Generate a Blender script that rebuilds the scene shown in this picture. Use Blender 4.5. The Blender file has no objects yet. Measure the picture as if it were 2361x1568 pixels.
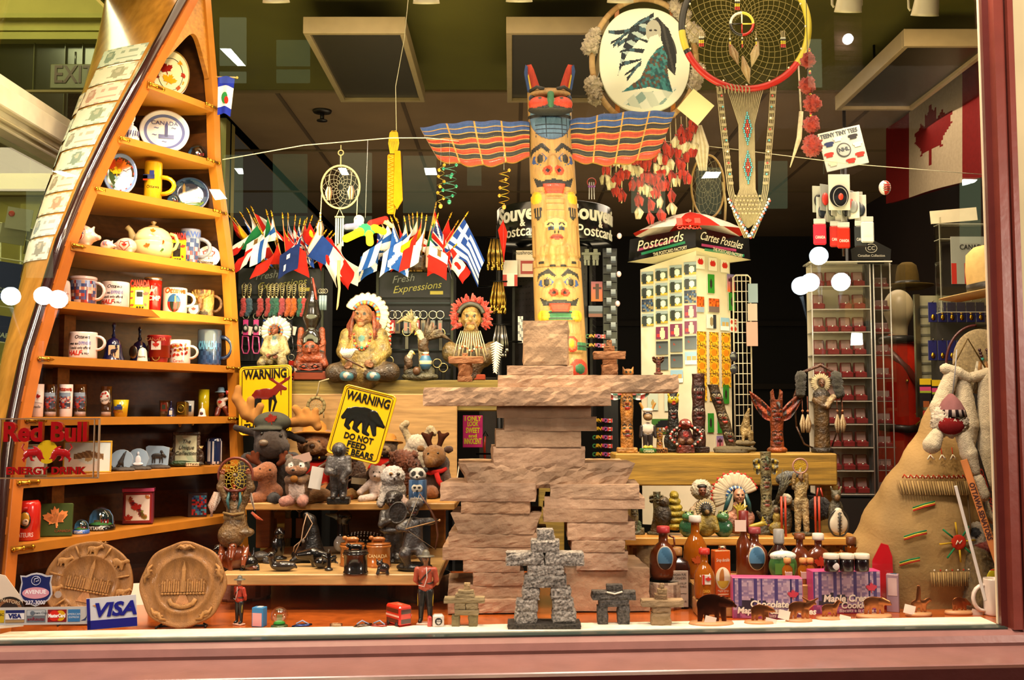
import bpy, math, random
import numpy as np
from mathutils import Vector, Matrix, Euler
RG=range;SN,CN=math.sin,math.cos;MR,MT=Matrix.Rotation,Matrix.Translation;R=math.radians;PI=math.pi;TAU=2*PI
sc=bpy.context.scene;COL=sc.collection
rnd=random.Random(7)
F=2400.0;PITCH=math.atan(168/2400.0);CZ=1.5
cp,sp=CN(PITCH),SN(PITCH)
cam_d=bpy.data.cameras.new('camera');cam=bpy.data.objects.new('camera',cam_d);COL.objects.link(cam)
cam.location=(0,0,CZ);cam.rotation_euler=(PI/2+PITCH,0,0)
cam_d.sensor_width=36;cam_d.lens=36*F/2361;cam_d.clip_start=.05;cam_d.clip_end=100
sc.camera=cam
w=bpy.data.worlds.new('night');sc.world=w;w.use_nodes=True
w.node_tree.nodes['Background'].inputs[0].default_value=(1.0,.78,.5,1);w.node_tree.nodes['Background'].inputs[1].default_value=.035
sc.view_settings.view_transform='Standard';sc.view_settings.look='None';sc.view_settings.gamma=1;sc.view_settings.exposure=0.0
sc.cycles.max_bounces=7;sc.cycles.diffuse_bounces=2;sc.cycles.glossy_bounces=3;sc.cycles.transmission_bounces=5;sc.cycles.transparent_max_bounces=12
sc.cycles.caustics_reflective=False;sc.cycles.caustics_refractive=False;sc.cycles.sample_clamp_indirect=4
WARM=(1,.76,.47)
def lamp(kind,loc,target,power,color=WARM,size=.1,angle=70,blend=.6,sy=None):
 d=bpy.data.lights.new('light',kind);d.energy=power;d.color=color
 if kind=='SPOT': d.spot_size=R(angle);d.spot_blend=blend;d.shadow_soft_size=size
 elif kind=='AREA':
  d.size=size
  if sy: d.shape='RECTANGLE';d.size_y=sy
 else: d.shadow_soft_size=size
 o=bpy.data.objects.new('lamp_light',d);COL.objects.link(o);o.location=loc
 o.rotation_euler=(Vector(target)-Vector(loc)).to_track_quat('-Z','Y').to_euler();return o
for x in (-3.4,3.4): lamp('AREA',(x,.9,2.1),(0,3.1,1.25),75,color=(1,.83,.66),size=.6)  # added side fill lamps, out of view, to brighten things under the shelves
for x in (-1.15,-.55,.05,.65,1.2):      # halogen spots of the window track, just inside the glass
 lamp('SPOT',(x,2.84,2.98),(x*.9,3.15,1.0),60,size=.04,angle=95,blend=.9)
for x in (-.9,-.1,.75):
 lamp('SPOT',(x,2.88,2.95),(x,3.75,1.7),34,size=.05,angle=80,blend=.9)
lamp('SPOT',(-.2,2.95,2.85),(-1.2,3.2,1.5),22,size=.05,angle=70,blend=.9)
lamp('AREA',(0,3.6,3.1),(0,3.9,0),16,size=2.6,sy=.5)
for x in (-1.0,.9): lamp('AREA',(x,1.2,4.3),(x*.8,3.1,1.1),140,color=(1,.83,.66),size=.8)     # canopy lights outside, over the shop front;     # street light on the front
lamp('AREA',(0,6.6,3.05),(0,6.6,0),26,color=(1,.78,.5),size=2.2,sy=1.2)
lamp('SPOT',(-.9,3.1,2.9),(-1.66,4.0,2.4),18,size=.05,angle=75,blend=.9)
lamp('AREA',(.2,6.4,1.2),(.2,6.6,3.2),22,color=(1,.8,.5),size=2.5,sy=1.5)  # added uplight to brighten the beige shop ceiling
lamp('AREA',(1.7,4.9,3.0),(1.7,4.9,0),15,color=(1,.82,.6),size=1)
lamp('AREA',(-2.8,4.3,4.5),(-2.6,5.9,2.2),100,color=(1,.85,.5),size=1.2)
lamp('AREA',(1.5,3.7,2.9),(1.7,4.4,1.4),14,size=.4)  # added lamp to brighten the red uniform on the mannequin
lamp('AREA',(.9,5.4,3.1),(.9,5.0,0),12,color=(1,.82,.6),size=1)
lamp('AREA',(0,3.3,1.9),(0,4.4,3.4),34,color=(1,.88,.42),size=2.4,sy=.6)  # added uplight standing in for bounce from the displays onto the ceiling
def ray(px,py):
 x=(px-1180.5)/F;v=(784-py)/F
 return (x, cp-v*sp, sp+v*cp)
def P(px,py,Y):
 d=ray(px,py);t=Y/d[1];return Vector((d[0]*t,Y,CZ+d[2]*t))
def onz(px,py,z):
 d=ray(px,py);t=(z-CZ)/d[2];return Vector((d[0]*t,d[1]*t,z))
def onx(px,py,X):
 d=ray(px,py);t=X/d[0];return Vector((X,d[1]*t,CZ+d[2]*t))
def col(px,Y,z):
 t=Y*cp+(z-CZ)*sp;return Vector(((px-1180.5)/F*t,Y,z))
def S(p): return (p[1]*cp+(p[2]-CZ)*sp)/F
def proj(p):
 t=p[1]*cp+(p[2]-CZ)*sp;return 1180.5+F*p[0]/t, 784-F*(-p[1]*sp+(p[2]-CZ)*cp)/t
def lin(c):
 if not isinstance(c,str): return tuple(c)[:3]
 c=c.lstrip('#')
 if len(c)==3: c=''.join(k*2 for k in c)
 r=[]
 for i in (0,2,4):
  v=int(c[i:i+2],16)/255;r.append(v/12.92 if v<=.04045 else ((v+.055)/1.055)**2.4)
 return tuple(r)
_L={}
def L(c):
 if isinstance(c,str):
  if c not in _L: _L[c]=lin(c)
  return _L[c]
 return tuple(c)[:3]
def mixc(a,b,t):
 a=L(a);b=L(b);return tuple(a[i]*(1-t)+b[i]*t for i in RG(3))
FIN={ # rough, metallic, coat, noise scale, noise amount, bump scale, bump strength, stretch
'matte':(.75,0,0,30,.15,200,.08,None),'satin':(.42,0,.1,25,.08,200,.03,None),'print':(.38,0,0,20,.04,0,0,None),'paper':(.7,0,0,10,.04,0,0,None),
'gloss':(.2,0,.6,20,.06,0,0,None),'cloth':(.95,0,0,60,.12,900,.35,None),'fur':(1,0,0,140,.35,700,.9,None),'fluff':(1,0,0,60,.18,350,.8,None),
'wood':(.42,0,.15,9,.32,60,.05,(1,9,9)),'woodx':(.6,0,0,11,.45,50,.15,(.6,9,9)),'varnish':(.25,0,.5,8,.3,30,.04,(4,4,1)),'stone':(.9,0,0,7,.5,45,.8,None),
'granite':(.8,0,0,170,1.1,90,.7,None),'carved':(.45,0,.15,38,.75,120,1,None),'cedar':(.5,0,.1,14,.25,90,.5,(6,6,1)),'soap':(.35,0,.2,60,.6,150,.5,None),'metal':(.28,1,0,20,.1,0,0,None),
'rubber':(.5,0,0,0,0,0,0,None),'paint':(.35,0,.25,15,.12,40,.12,None),'wall':(.85,0,0,3,.15,60,.04,None),'leather':(.8,0,0,6,.3,120,.3,None),'ceiling':(.9,0,0,1.5,.25,20,.02,None)}
MATS={}
def mat(k):
 if k in MATS: return MATS[k]
 m=bpy.data.materials.new(k);m.use_nodes=True;n=m.node_tree.nodes;l=m.node_tree.links
 b=n['Principled BSDF'];out=n['Material Output']
 at=n.new('ShaderNodeAttribute');at.attribute_name='Col'
 if k.startswith('emit'):
  n.remove(b);e=n.new('ShaderNodeEmission');l.new(at.outputs['Color'],e.inputs[0]);e.inputs[1].default_value=float(k[4:]);l.new(e.outputs[0],out.inputs[0])
  if float(k[4:])<20: m.cycles.emission_sampling='NONE'
  MATS[k]=m;return m
 if k in ('pane','clear','lens'):
  n.remove(b);tr=n.new('ShaderNodeBsdfTransparent');gl=n.new('ShaderNodeBsdfGlossy');gl.inputs['Roughness'].default_value=.0 if k!='lens' else .03
  mx=n.new('ShaderNodeMixShader');fr=n.new('ShaderNodeLayerWeight');fr.inputs[0].default_value=.12
  mr=n.new('ShaderNodeMath');mr.operation='MULTIPLY_ADD';mr.inputs[1].default_value=.6;mr.inputs[2].default_value={'pane':.05,'clear':.06,'lens':.10}[k]
  l.new(fr.outputs['Facing'],mr.inputs[0]);l.new(mr.outputs[0],mx.inputs[0]);l.new(tr.outputs[0],mx.inputs[1]);l.new(gl.outputs[0],mx.inputs[2])
  l.new(at.outputs['Color'],tr.inputs[0]);l.new(mx.outputs[0],out.inputs[0]);MATS[k]=m;return m
 if k=='syrup':
  l.new(at.outputs['Color'],b.inputs['Base Color']);b.inputs['Roughness'].default_value=.06
  tr=n.new('ShaderNodeBsdfTransparent');mx=n.new('ShaderNodeMixShader');mx.inputs[0].default_value=.72
  l.new(at.outputs['Color'],tr.inputs[0]);l.new(tr.outputs[0],mx.inputs[1]);l.new(b.outputs[0],mx.inputs[2]);l.new(mx.outputs[0],out.inputs[0])
  b.inputs['Coat Weight'].default_value=.6;b.inputs['Coat Roughness'].default_value=.03;MATS[k]=m;return m
 ro,me,co,ns,na,bs,bst,stretch=FIN[k]
 b.inputs['Roughness'].default_value=ro;b.inputs['Metallic'].default_value=me;b.inputs['Coat Weight'].default_value=co;b.inputs['Coat Roughness'].default_value=.12
 if k in('fur','fluff'): b.inputs['Sheen Weight'].default_value=.25;b.inputs['Specular IOR Level'].default_value=.1
 if k=='cloth': b.inputs['Specular IOR Level'].default_value=.1
 g=n.new('ShaderNodeNewGeometry');vec=g.outputs['Position']
 if stretch:
  mp=n.new('ShaderNodeMapping');mp.inputs['Scale'].default_value=stretch;l.new(vec,mp.inputs[0]);vec=mp.outputs[0]
 src=at.outputs['Color']
 if ns:
  no=n.new('ShaderNodeTexNoise');no.inputs['Scale'].default_value=ns;no.inputs['Detail'].default_value=5;l.new(vec,no.inputs['Vector'])
  ma=n.new('ShaderNodeMapRange');ma.inputs[1].default_value=.3;ma.inputs[2].default_value=.7;ma.inputs[3].default_value=max(.15,1-na);ma.inputs[4].default_value=1+na*.5
  l.new(no.outputs[0],ma.inputs[0])
  mu=n.new('ShaderNodeVectorMath');mu.operation='SCALE';l.new(src,mu.inputs[0]);l.new(ma.outputs[0],mu.inputs['Scale']);src=mu.outputs[0]
 l.new(src,b.inputs['Base Color'])
 if bs:
  nb=n.new('ShaderNodeTexNoise');nb.inputs['Scale'].default_value=bs;nb.inputs['Detail'].default_value=4;l.new(vec,nb.inputs['Vector'])
  bu=n.new('ShaderNodeBump');bu.inputs['Strength'].default_value=bst;bu.inputs['Distance'].default_value=.006;l.new(nb.outputs[0],bu.inputs['Height']);l.new(bu.outputs[0],b.inputs['Normal'])
 MATS[k]=m;return m
_txt={}
def text_geo(s,bold=0,shear=0,depth=.02):
 k=(s,bold,shear,depth)
 if k not in _txt:
  c=bpy.data.curves.new('t','FONT');c.body=s;c.align_x='CENTER';c.align_y='CENTER';c.offset=bold;c.shear=shear;c.extrude=depth;c.resolution_u=3
  o=bpy.data.objects.new('t',c);COL.objects.link(o);dg=bpy.context.evaluated_depsgraph_get();dg.update()
  me=bpy.data.meshes.new_from_object(o.evaluated_get(dg))
  _txt[k]=([tuple(v.co) for v in me.vertices],[tuple(p.vertices) for p in me.polygons])
  bpy.data.objects.remove(o);bpy.data.meshes.remove(me);bpy.data.curves.remove(c)
 return _txt[k]
SUB=set('lettering print label label_print eye pupil nose badge leaf_print blue_print leaf_badge border_line painted_lines animal_silhouette card_emblems satin_lining flag_print team_badge lacing white_spots lit_window fluorescent_panel gold_finial steel_rim hat_band banknote parliament_relief shell_ornament ribbon rim_divider animal_relief leaf_relief embossing crest pewter_badge moose_plaque white_square cut_face lid_knob emblem name_plate button'.split())
class MB:
 def __init__(s,c='#ffffff'): s.v=[];s.f=[];s.c=[];s.s=[];s.col=c
 def add(s,vs,fs,c=None,smooth=True):
  o=len(s.v);s.v.extend(tuple(p) for p in vs)
  c=s.col if c is None else c
  for i,f in enumerate(fs):
   s.f.append(tuple(o+j for j in f))
   s.c.append(L(c[i]) if isinstance(c,list) else L(c));s.s.append(smooth)
  return s
 def box(s,x,y,z,sx,sy,sz,c=None,ch=0,m=None):
  hx,hy,hz=sx/2,sy/2,sz/2
  if ch<=0:
   vs=[(x+a*hx,y+b*hy,z+d*hz) for a in(-1,1) for b in(-1,1) for d in(-1,1)]
   fs=[(0,1,3,2),(4,6,7,5),(0,4,5,1),(2,3,7,6),(0,2,6,4),(1,5,7,3)]
  else:
   ch=min(ch,hx*.9,hy*.9,hz*.9);vs=[];ix={}
   for a in(-1,1):
    for b in(-1,1):
     for d in(-1,1):
      for k in RG(3):
       q=[hx*a,hy*b,hz*d]
       for j in RG(3):
        if j!=k: q[j]-=ch*(a,b,d)[j]
       ix[(a,b,d,k)]=len(vs);vs.append((x+q[0],y+q[1],z+q[2]))
   fs=[];R2=((-1,-1),(1,-1),(1,1),(-1,1))
   def key(k,sg,p,q):
    t=[0,0,0];o=[j for j in RG(3) if j!=k];t[k]=sg;t[o[0]]=p;t[o[1]]=q;return tuple(t)
   for k in RG(3):
    for sg in(-1,1):
     f=[ix[key(k,sg,p,q)+(k,)] for p,q in R2];fs.append(tuple(f if sg*(1,-1,1)[k]>0 else f[::-1]))
   for k in RG(3):
    o=[j for j in RG(3) if j!=k]
    for p,q in R2:
     A=key(k,-1,p,q);B=key(k,1,p,q)
     f=(ix[A+(o[0],)],ix[B+(o[0],)],ix[B+(o[1],)],ix[A+(o[1],)])
     fs.append(f if p*q*(1,-1,1)[k]<0 else f[::-1])
   for a in(-1,1):
    for b in(-1,1):
     for d in(-1,1):
      f=(ix[(a,b,d,0)],ix[(a,b,d,1)],ix[(a,b,d,2)]);fs.append(f if a*b*d>0 else f[::-1])
  if m is not None: vs=[tuple(m@Vector(p)) for p in vs]
  return s.add(vs,fs,c,0)
 def la(s,prof,x=0,y=0,z=0,c=None,n=24,cf=None,m=None,a0=0,a1=TAU,sq=None):
  full=abs(a1-a0-TAU)<1e-6;N=n if full else n+1;vs=[];fs=[];cs=[]
  for (r,h) in prof:
   for i in RG(N):
    a=a0+(a1-a0)*i/n;ca,sa=CN(a),SN(a);k=1
    if sq: k=1/((abs(ca)**sq+abs(sa)**sq)**(1/sq))
    vs.append((x+r*k*ca,y+r*k*sa,z+h))
  for j in RG(len(prof)-1):
   for i in RG(n):
    i2=(i+1)%N;fs.append((j*N+i,j*N+i2,(j+1)*N+i2,(j+1)*N+i))
    if cf: cs.append(cf(((i+.5)/n),(prof[j][1]+prof[j+1][1])/2,(prof[j][0]+prof[j+1][0])/2))
  for j,fl in((0,1),(len(prof)-1,0)):
   if prof[j][0]>1e-6 and full:
    f=tuple(j*N+i for i in RG(N));fs.append(f[::-1] if fl else f)
    if cf: cs.append(cf(.75,prof[j][1],prof[j][0]*.5))
  if m is not None: vs=[tuple(m@Vector(p)) for p in vs]
  return s.add(vs,fs,cs if cf else c)
 def ba(s,x,y,z,rx,ry=None,rz=None,c=None,n=14,cf=None,m=None,t0=0,t1=1):
  ry=rx if ry is None else ry;rz=rx if rz is None else rz
  vs=[];fs=[];cs=[];M=max(5,n*2//3)
  for j in RG(M+1):
   t=-PI/2+PI*(t0+(t1-t0)*j/M)
   for i in RG(n):
    a=TAU*i/n;vs.append((x+rx*CN(t)*CN(a),y+ry*CN(t)*SN(a),z+rz*SN(t)))
  for j in RG(M):
   for i in RG(n):
    fs.append((j*n+i,j*n+(i+1)%n,(j+1)*n+(i+1)%n,(j+1)*n+i))
    if cf: cs.append(cf(((i+.5)/n),(j+.5)/M,0))
  if m is not None: vs=[tuple(m@Vector(p)) for p in vs]
  return s.add(vs,fs,cs if cf else c)
 def tu(s,pts,r,c=None,n=8,cl=0,flat=None,cf=None):
  pts=[Vector(p) for p in pts];K=len(pts)
  if not hasattr(r,'__len__'): r=[r]*K
  vs=[];fs=[];cs=[];up=Vector((0,0,1));prev=None
  for i,p in enumerate(pts):
   if cl: t=pts[(i+1)%K]-pts[i-1]
   else: t=pts[min(i+1,K-1)]-pts[max(i-1,0)]
   if t.length<1e-9: t=Vector((0,0,1))
   t.normalize()
   if prev is None: a=t.cross(Vector((0,1,0)) if abs(t.y)<.9 else up);a.normalize()
   else: a=prev-t*prev.dot(t);a=a.normalized() if a.length>1e-6 else t.orthogonal().normalized()
   prev=a;b=t.cross(a)
   for k in RG(n):
    q=TAU*k/n;vs.append(p+(a*CN(q)+b*SN(q)*(flat or 1))*r[i])
  for i in RG(K if cl else K-1):
   for k in RG(n):
    j=(i+1)%K;fs.append((i*n+k,i*n+(k+1)%n,j*n+(k+1)%n,j*n+k));
    if cf: cs.append(cf(i/K,k/n))
  if not cl:
   fs.append(tuple(RG(n))[::-1]);fs.append(tuple((K-1)*n+k for k in RG(n)))
   if cf: cs+= [cf(0,0),cf(1,0)]
  return s.add(vs,fs,cs if cf else c)
 def pr(s,o,y0,y1,c=None,cs=None,m=None,smooth=False):
  n=len(o);A=sum(o[i][0]*o[(i+1)%n][1]-o[(i+1)%n][0]*o[i][1] for i in RG(n))
  if A<0: o=o[::-1]
  vs=[(p[0],y0,p[1]) for p in o]+[(p[0],y1,p[1]) for p in o]
  fs=[tuple(RG(n)),tuple(n+i for i in RG(n))[::-1]]+[(i,n+i,n+(i+1)%n,(i+1)%n) for i in RG(n)]
  if m is not None: vs=[tuple(m@Vector(p)) for p in vs]
  cl=None if cs is None else [c,c]+[cs]*n
  return s.add(vs,fs,cl or c,smooth)
 def gr(s,fn,nu,nv,cf=None,c=None,smooth=True,th=None):
  vs=[fn(i/nu,j/nv) for j in RG(nv+1) for i in RG(nu+1)]
  fs=[(j*(nu+1)+i,j*(nu+1)+i+1,(j+1)*(nu+1)+i+1,(j+1)*(nu+1)+i) for j in RG(nv) for i in RG(nu)]
  cs=[cf((i+.5)/nu,(j+.5)/nv) for j in RG(nv) for i in RG(nu)] if cf else c
  return s.add(vs,fs,cs,smooth)
 def ca(s,x,y,z,wd,ht,th,cf=None,nu=1,nv=1,c=None,edge=None):   # upright card, printed front at y, origin = centre
  s.gr(lambda u,v:(x+(u-.5)*wd,y-.01*th,z+(v-.5)*ht),nu,nv,cf,c,0)
  return s.box(x,y+th/2,z,wd,th,ht,edge or c or '#ddd')
 def tx(s,t,x,z,y,size,c=None,bold=0,shear=0,depth=.02,w=None,rot=0,wrap=None,m=None):
  vs,fs=text_geo(t,bold,shear,depth)
  if not vs: return s
  k=size/.72;kx=k
  if w: ww=max(v[0] for v in vs)-min(v[0] for v in vs);kx=w/ww
  cr,sr=CN(rot),SN(rot);out=[]
  for a,b,d in vs:
   a*=kx;b*=k;a,b=a*cr-b*sr,a*sr+b*cr
   if wrap:    # wrap=(cylinder centre x, centre y, radius)
    cx,cy,r=wrap;th=(x+a-cx)/r;rr=r+d*k+.15;out.append((cx+rr*SN(th),cy-rr*CN(th),z+b))
   else: out.append((x+a,y-d*k,z+b))
  if m is not None: out=[tuple(m@Vector(p)) for p in out]
  return s.add(out,fs,c,0)
 def bl(s,prims,vox=None,k=None,fuzz=0,seed=1):
  vs,fs,cs=blob_geo(prims,vox,k,fuzz,seed);o=len(s.v);s.v.extend(vs)
  for f in fs: s.f.append(tuple(o+j for j in f));s.c.append([cs[j] for j in f]);s.s.append(True)
  return s
 def xf(s,m,start=0):
  for i in RG(start,len(s.v)): s.v[i]=tuple(m@Vector(s.v[i]))
  return s
 def bd(s,name,fin='matte',parent=None,label=None,stuff=False):
  me=bpy.data.meshes.new(name);me.from_pydata([tuple(map(float,v)) for v in s.v],[],s.f)
  ca=me.color_attributes.new('Col','FLOAT_COLOR','CORNER');arr=[]
  for f,c in zip(s.f,s.c):
   if isinstance(c,list):
    for q in c: arr.extend((q[0],q[1],q[2],1.0))
   else: arr.extend((c[0],c[1],c[2],1.0)*len(f))
  ca.data.foreach_set('color',arr);me.polygons.foreach_set('use_smooth',s.s);me.materials.append(mat(fin));me.update()
  o=bpy.data.objects.new(name,me);COL.objects.link(o)
  if parent:
   if name in SUB:
    ch=[q for q in parent.children if q.name.split('.')[0] not in SUB]
    if ch and ch[0].location.length==0: parent=ch[0]
   o.parent=parent
  if label: o['label']=label
  if stuff: o['kind']='stuff'
  return o
def C(x0,y0,z0,r0,x1,y1,z1,r1,c): return ('C',(x0,y0,z0,r0,x1,y1,z1,r1),c)
def E(x,y,z,rx,ry,rz,c,rot=0): return ('E',(x,y,z,rx,ry,rz,rot),c)
def PT(x,y,z,r,c): return ('P',(x,y,z,r),c)      # paint only
_bc={}
def blob_geo(prims,vox=None,k=None,fuzz=0,seed=1):
 key=repr((prims,vox,k,fuzz))
 if key in _bc: return _bc[key]
 lo=np.full(3,1e9);hi=-lo
 for t,a,c in prims:
  if t=='C':
   for q,r in((a[0:3],a[3]),(a[4:7],a[7])): lo=np.minimum(lo,np.array(q)-r);hi=np.maximum(hi,np.array(q)+r)
  elif t=='E': m=max(a[3],a[5]) if a[6] else 0;e=np.array([max(a[3],m),a[4],max(a[5],m)]);lo=np.minimum(lo,np.array(a[:3])-e);hi=np.maximum(hi,np.array(a[:3])+e)
 ext=(hi-lo).max();vox=vox or ext/54;k=k if k is not None else ext/45
 lo=lo-2*vox;dims=np.ceil((hi-lo)/vox).astype(int)+3
 ax=[lo[i]+vox*np.arange(dims[i]) for i in RG(3)]
 X,Y,Z=np.meshgrid(*ax,indexing='ij')
 def dist(t,a,X,Y,Z):
  if t=='C':
   p=np.array(a[0:3]);q=np.array(a[4:7]);d=q-p;dd=max((d*d).sum(),1e-9)
   h=np.clip(((X-p[0])*d[0]+(Y-p[1])*d[1]+(Z-p[2])*d[2])/dd,0,1)
   return np.sqrt((X-p[0]-d[0]*h)**2+(Y-p[1]-d[1]*h)**2+(Z-p[2]-d[2]*h)**2)-(a[3]+(a[7]-a[3])*h)
  if t=='E':
   x=X-a[0];y=Y-a[1];z=Z-a[2]
   if a[6]: cr,sr=CN(a[6]),SN(a[6]);x,z=x*cr+z*sr,-x*sr+z*cr
   q=np.sqrt((x/a[3])**2+(y/a[4])**2+(z/a[5])**2);g=np.sqrt((x/a[3]**2)**2+(y/a[4]**2)**2+(z/a[5]**2)**2)+1e-9
   return q*(q-1)/g
  return np.sqrt((X-a[0])**2+(Y-a[1])**2+(Z-a[2])**2)-a[3]
 D=None
 for t,a,c in prims:
  if t=='P': continue
  d=dist(t,a,X,Y,Z)
  if D is None: D=d
  else: h=np.clip(.5+.5*(D-d)/k,0,1);D=D+(d-D)*h-k*h*(1-h)
 I=D<0;nx,ny,nz=D.shape
 cnt=np.zeros((nx-1,ny-1,nz-1));acc=np.zeros((nx-1,ny-1,nz-1,3))
 corners=[(a,b,c) for a in(0,1) for b in(0,1) for c in(0,1)]
 for p in corners:
  for axx in RG(3):
   if p[axx]: continue
   q=list(p);q[axx]=1
   sa=D[p[0]:nx-1+p[0],p[1]:ny-1+p[1],p[2]:nz-1+p[2]];sb=D[q[0]:nx-1+q[0],q[1]:ny-1+q[1],q[2]:nz-1+q[2]]
   m=(sa<0)!=(sb<0);den=np.where(m,sa-sb,1);tt=np.where(m,sa/den,0)
   cnt+=m
   for j in RG(3): acc[...,j]+=m*(p[j]+(tt if j==axx else 0))
 act=cnt>0;idx=np.full(cnt.shape,-1);idx[act]=np.arange(act.sum())
 base=np.argwhere(act);V=(base+acc[act]/cnt[act][:,None])*vox+lo
 fs=[]
 for axx in RG(3):
  sl0=[slice(None)]*3;sl1=[slice(None)]*3;sl0[axx]=slice(0,-1);sl1[axx]=slice(1,None)
  a=I[tuple(sl0)];b=I[tuple(sl1)];e=np.argwhere(a!=b);u,v=[(1,2),(2,0),(0,1)][axx]
  if not len(e): continue
  ok=(e[:,u]>0)&(e[:,v]>0)&(e[:,u]<D.shape[u]-1)&(e[:,v]<D.shape[v]-1);e=e[ok]
  ins=a[tuple(e.T)]
  def gi(du,dv): q=e.copy();q[:,u]-=du;q[:,v]-=dv;return idx[tuple(q.T)]
  f=np.stack([gi(1,1),gi(0,1),gi(0,0),gi(1,0)],1);f[~ins]=f[~ins][:,::-1];fs.append(f)
 Fc=np.concatenate(fs)
 best=np.full(len(V),1e9);cc=np.zeros((len(V),3));paint=np.zeros(len(V),bool)
 for t,a,c in prims:
  if c is None: continue
  d=dist(t,a,V[:,0],V[:,1],V[:,2])
  if t=='P': m=d<0;cc[m]=L(c);paint|=m;
  else: m=(d<best)&~paint;cc[m]=L(c);best[m]=d[m]
 if fuzz:
  g=np.random.RandomState(seed);cen=np.zeros_like(V);nn=np.zeros_like(V)
  q=V[Fc];nr=np.cross(q[:,2]-q[:,0],q[:,3]-q[:,1]);
  for j in RG(4): np.add.at(nn,Fc[:,j],nr)
  nn/=np.linalg.norm(nn,axis=1)[:,None]+1e-9;V=V+nn*(g.rand(len(V))**2)[:,None]*fuzz
 res=([tuple(v) for v in V.tolist()],[tuple(f) for f in Fc.tolist()],[tuple(q) for q in cc.tolist()])
 _bc[key]=res;return res
def tag(o,label,cat,group=None,kind=None):
 if label: o['label']=label
 if cat: o['category']=cat
 if group: o['group']=group
 if kind: o['kind']=kind
 return o
def T(name,label,cat,loc,s=1,rz=0,group=None,rot=None):
 o=bpy.data.objects.new(name,None);COL.objects.link(o);o.empty_display_size=.01;o.location=loc;o.scale=(s,s,s);o.rotation_euler=rot or (0,0,rz)
 return tag(o,label,cat,group)
def TP(name,label,cat,px,py,Y,rz=0,group=None,rot=None):       # local units = photo pixels at that depth
 p=P(px,py,Y);return T(name,label,cat,p,S(p),rz,group,rot)
def TZ(name,label,cat,px,py,z,rz=0,group=None,rot=None):       # stands on the horizontal surface z
 p=onz(px,py,z);return T(name,label,cat,p,S(p),rz,group,rot)
def TC(name,label,cat,px,Y,z,rz=0,group=None,rot=None):
 p=col(px,Y,z);return T(name,label,cat,p,S(p),rz,group,rot)
def struct(name,mb,fin): o=mb.bd(name,fin);o['kind']='structure';return o
def one(mb,name,fin,label,cat,root_like,group=None):           # a thing that is a single mesh;root_like=(loc,scale,rot)
 o=mb.bd(name,fin);o.location=root_like[0];s=root_like[1];o.scale=(s,s,s)
 if len(root_like)>2: o.rotation_euler=root_like[2]
 return tag(o,label,cat,group)
def at(px,py,Y,rot=(0,0,0)): p=P(px,py,Y);return (p,S(p),rot)
def atz(px,py,z,rot=(0,0,0)): p=onz(px,py,z);return (p,S(p),rot)
def atc(px,Y,z,rot=(0,0,0)): p=col(px,Y,z);return (p,S(p),rot)
def copy_tree(o,parent=None):
 c=o.copy();COL.objects.link(c);c.parent=parent
 for ch in list(o.children): copy_tree(ch,c)
 return c
LEAF=[(0,1),(.12,.72),(.28,.8),(.24,.42),(.5,.62),(.56,.5),(.86,.48),(.76,.3),(.82,.2),(.46,-.12),(.5,-.26),(.05,-.2),(.05,-.6),(-.05,-.6),(-.05,-.2),(-.5,-.26),(-.46,-.12),(-.82,.2),(-.76,.3),(-.86,.48),(-.56,.5),(-.5,.62),(-.24,.42),(-.28,.8),(-.12,.72)]
def leaf(x,z,r,rot=0,sx=1):
 c,s=CN(rot),SN(rot);return [(x+sx*(a*c-b*s)*r,z+(a*s+b*c)*r) for a,b in LEAF]
def inpoly(x,y,po):
 r=False;n=len(po);j=n-1
 for i in RG(n):
  if (po[i][1]>y)!=(po[j][1]>y) and x<(po[j][0]-po[i][0])*(y-po[i][1])/(po[j][1]-po[i][1])+po[i][0]: r=not r
  j=i
 return r
def arc(cx,cz,r,a0,a1,n,y=0,rz=None):
 rz=rz or r;return [(cx+r*CN(R(a0+(a1-a0)*i/n)),y,cz+rz*SN(R(a0+(a1-a0)*i/n))) for i in RG(n+1)]
def circ(cx,cz,r,n=20,rz=None): rz=rz or r;return [(cx+r*CN(TAU*i/n),cz+rz*SN(TAU*i/n)) for i in RG(n)]
ZF=.934;ZL=P(700,1324,3.0).z;ZT=P(800,1160,3.3).z;ZB=P(700,876,3.7).z   # display floor, low shelf, toy shelf, beam top
GY=lambda X: 2.73+.076*X
# ================= STRUCTURE =================
def wp(X,d,z): return (X,GY(X)-d,z)      # point d in front of the glass line
def strip(mb,prof,x0,x1,c,n=1,smooth=False):   # extrude a (d,z) profile along the front
 vs=[wp(x0+(x1-x0)*i/n,d,z) for i in RG(n+1) for d,z in prof];k=len(prof)
 fs=[(i*k+j,i*k+(j+1)%k,(i+1)*k+(j+1)%k,(i+1)*k+j) for i in RG(n) for j in RG(k)]+[tuple(RG(k))[::-1],tuple(n*k+j for j in RG(k))]
 mb.add(vs,fs,c,smooth)
MAR='#6c2e24'
m=MB();strip(m,[(.0,.2),(.0,.93),(.03,.93),(.05,.918),(.055,.90),(.05,.888),(.06,.886),(.062,.893),(.225,.888),(.23,.882),(.23,.82),(.20,.81),(.20,.2)],-2.2,2.2,'#855c56',12)
struct('trim_1',m,'paint');m=MB();strip(m,[(.226,.886),(.236,.880),(.236,.2),(.226,.2)],-2.2,2.2,'#3c1410',4);struct('trim_8',m,'paint')  # front face: same paint as the sill top, shade put into a darker colour
m=MB();strip(m,[(.032,.9295),(.034,.9345),(-.012,.9345),(-.012,.9295)],-2.0,1.31,'#2a3a34');struct('trim_2',m,'paint')
JX=[P(2262,0,2.82).x,P(2303,1425,2.83).x];jx=(JX[0]+JX[1])/2
m=MB()
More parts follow.
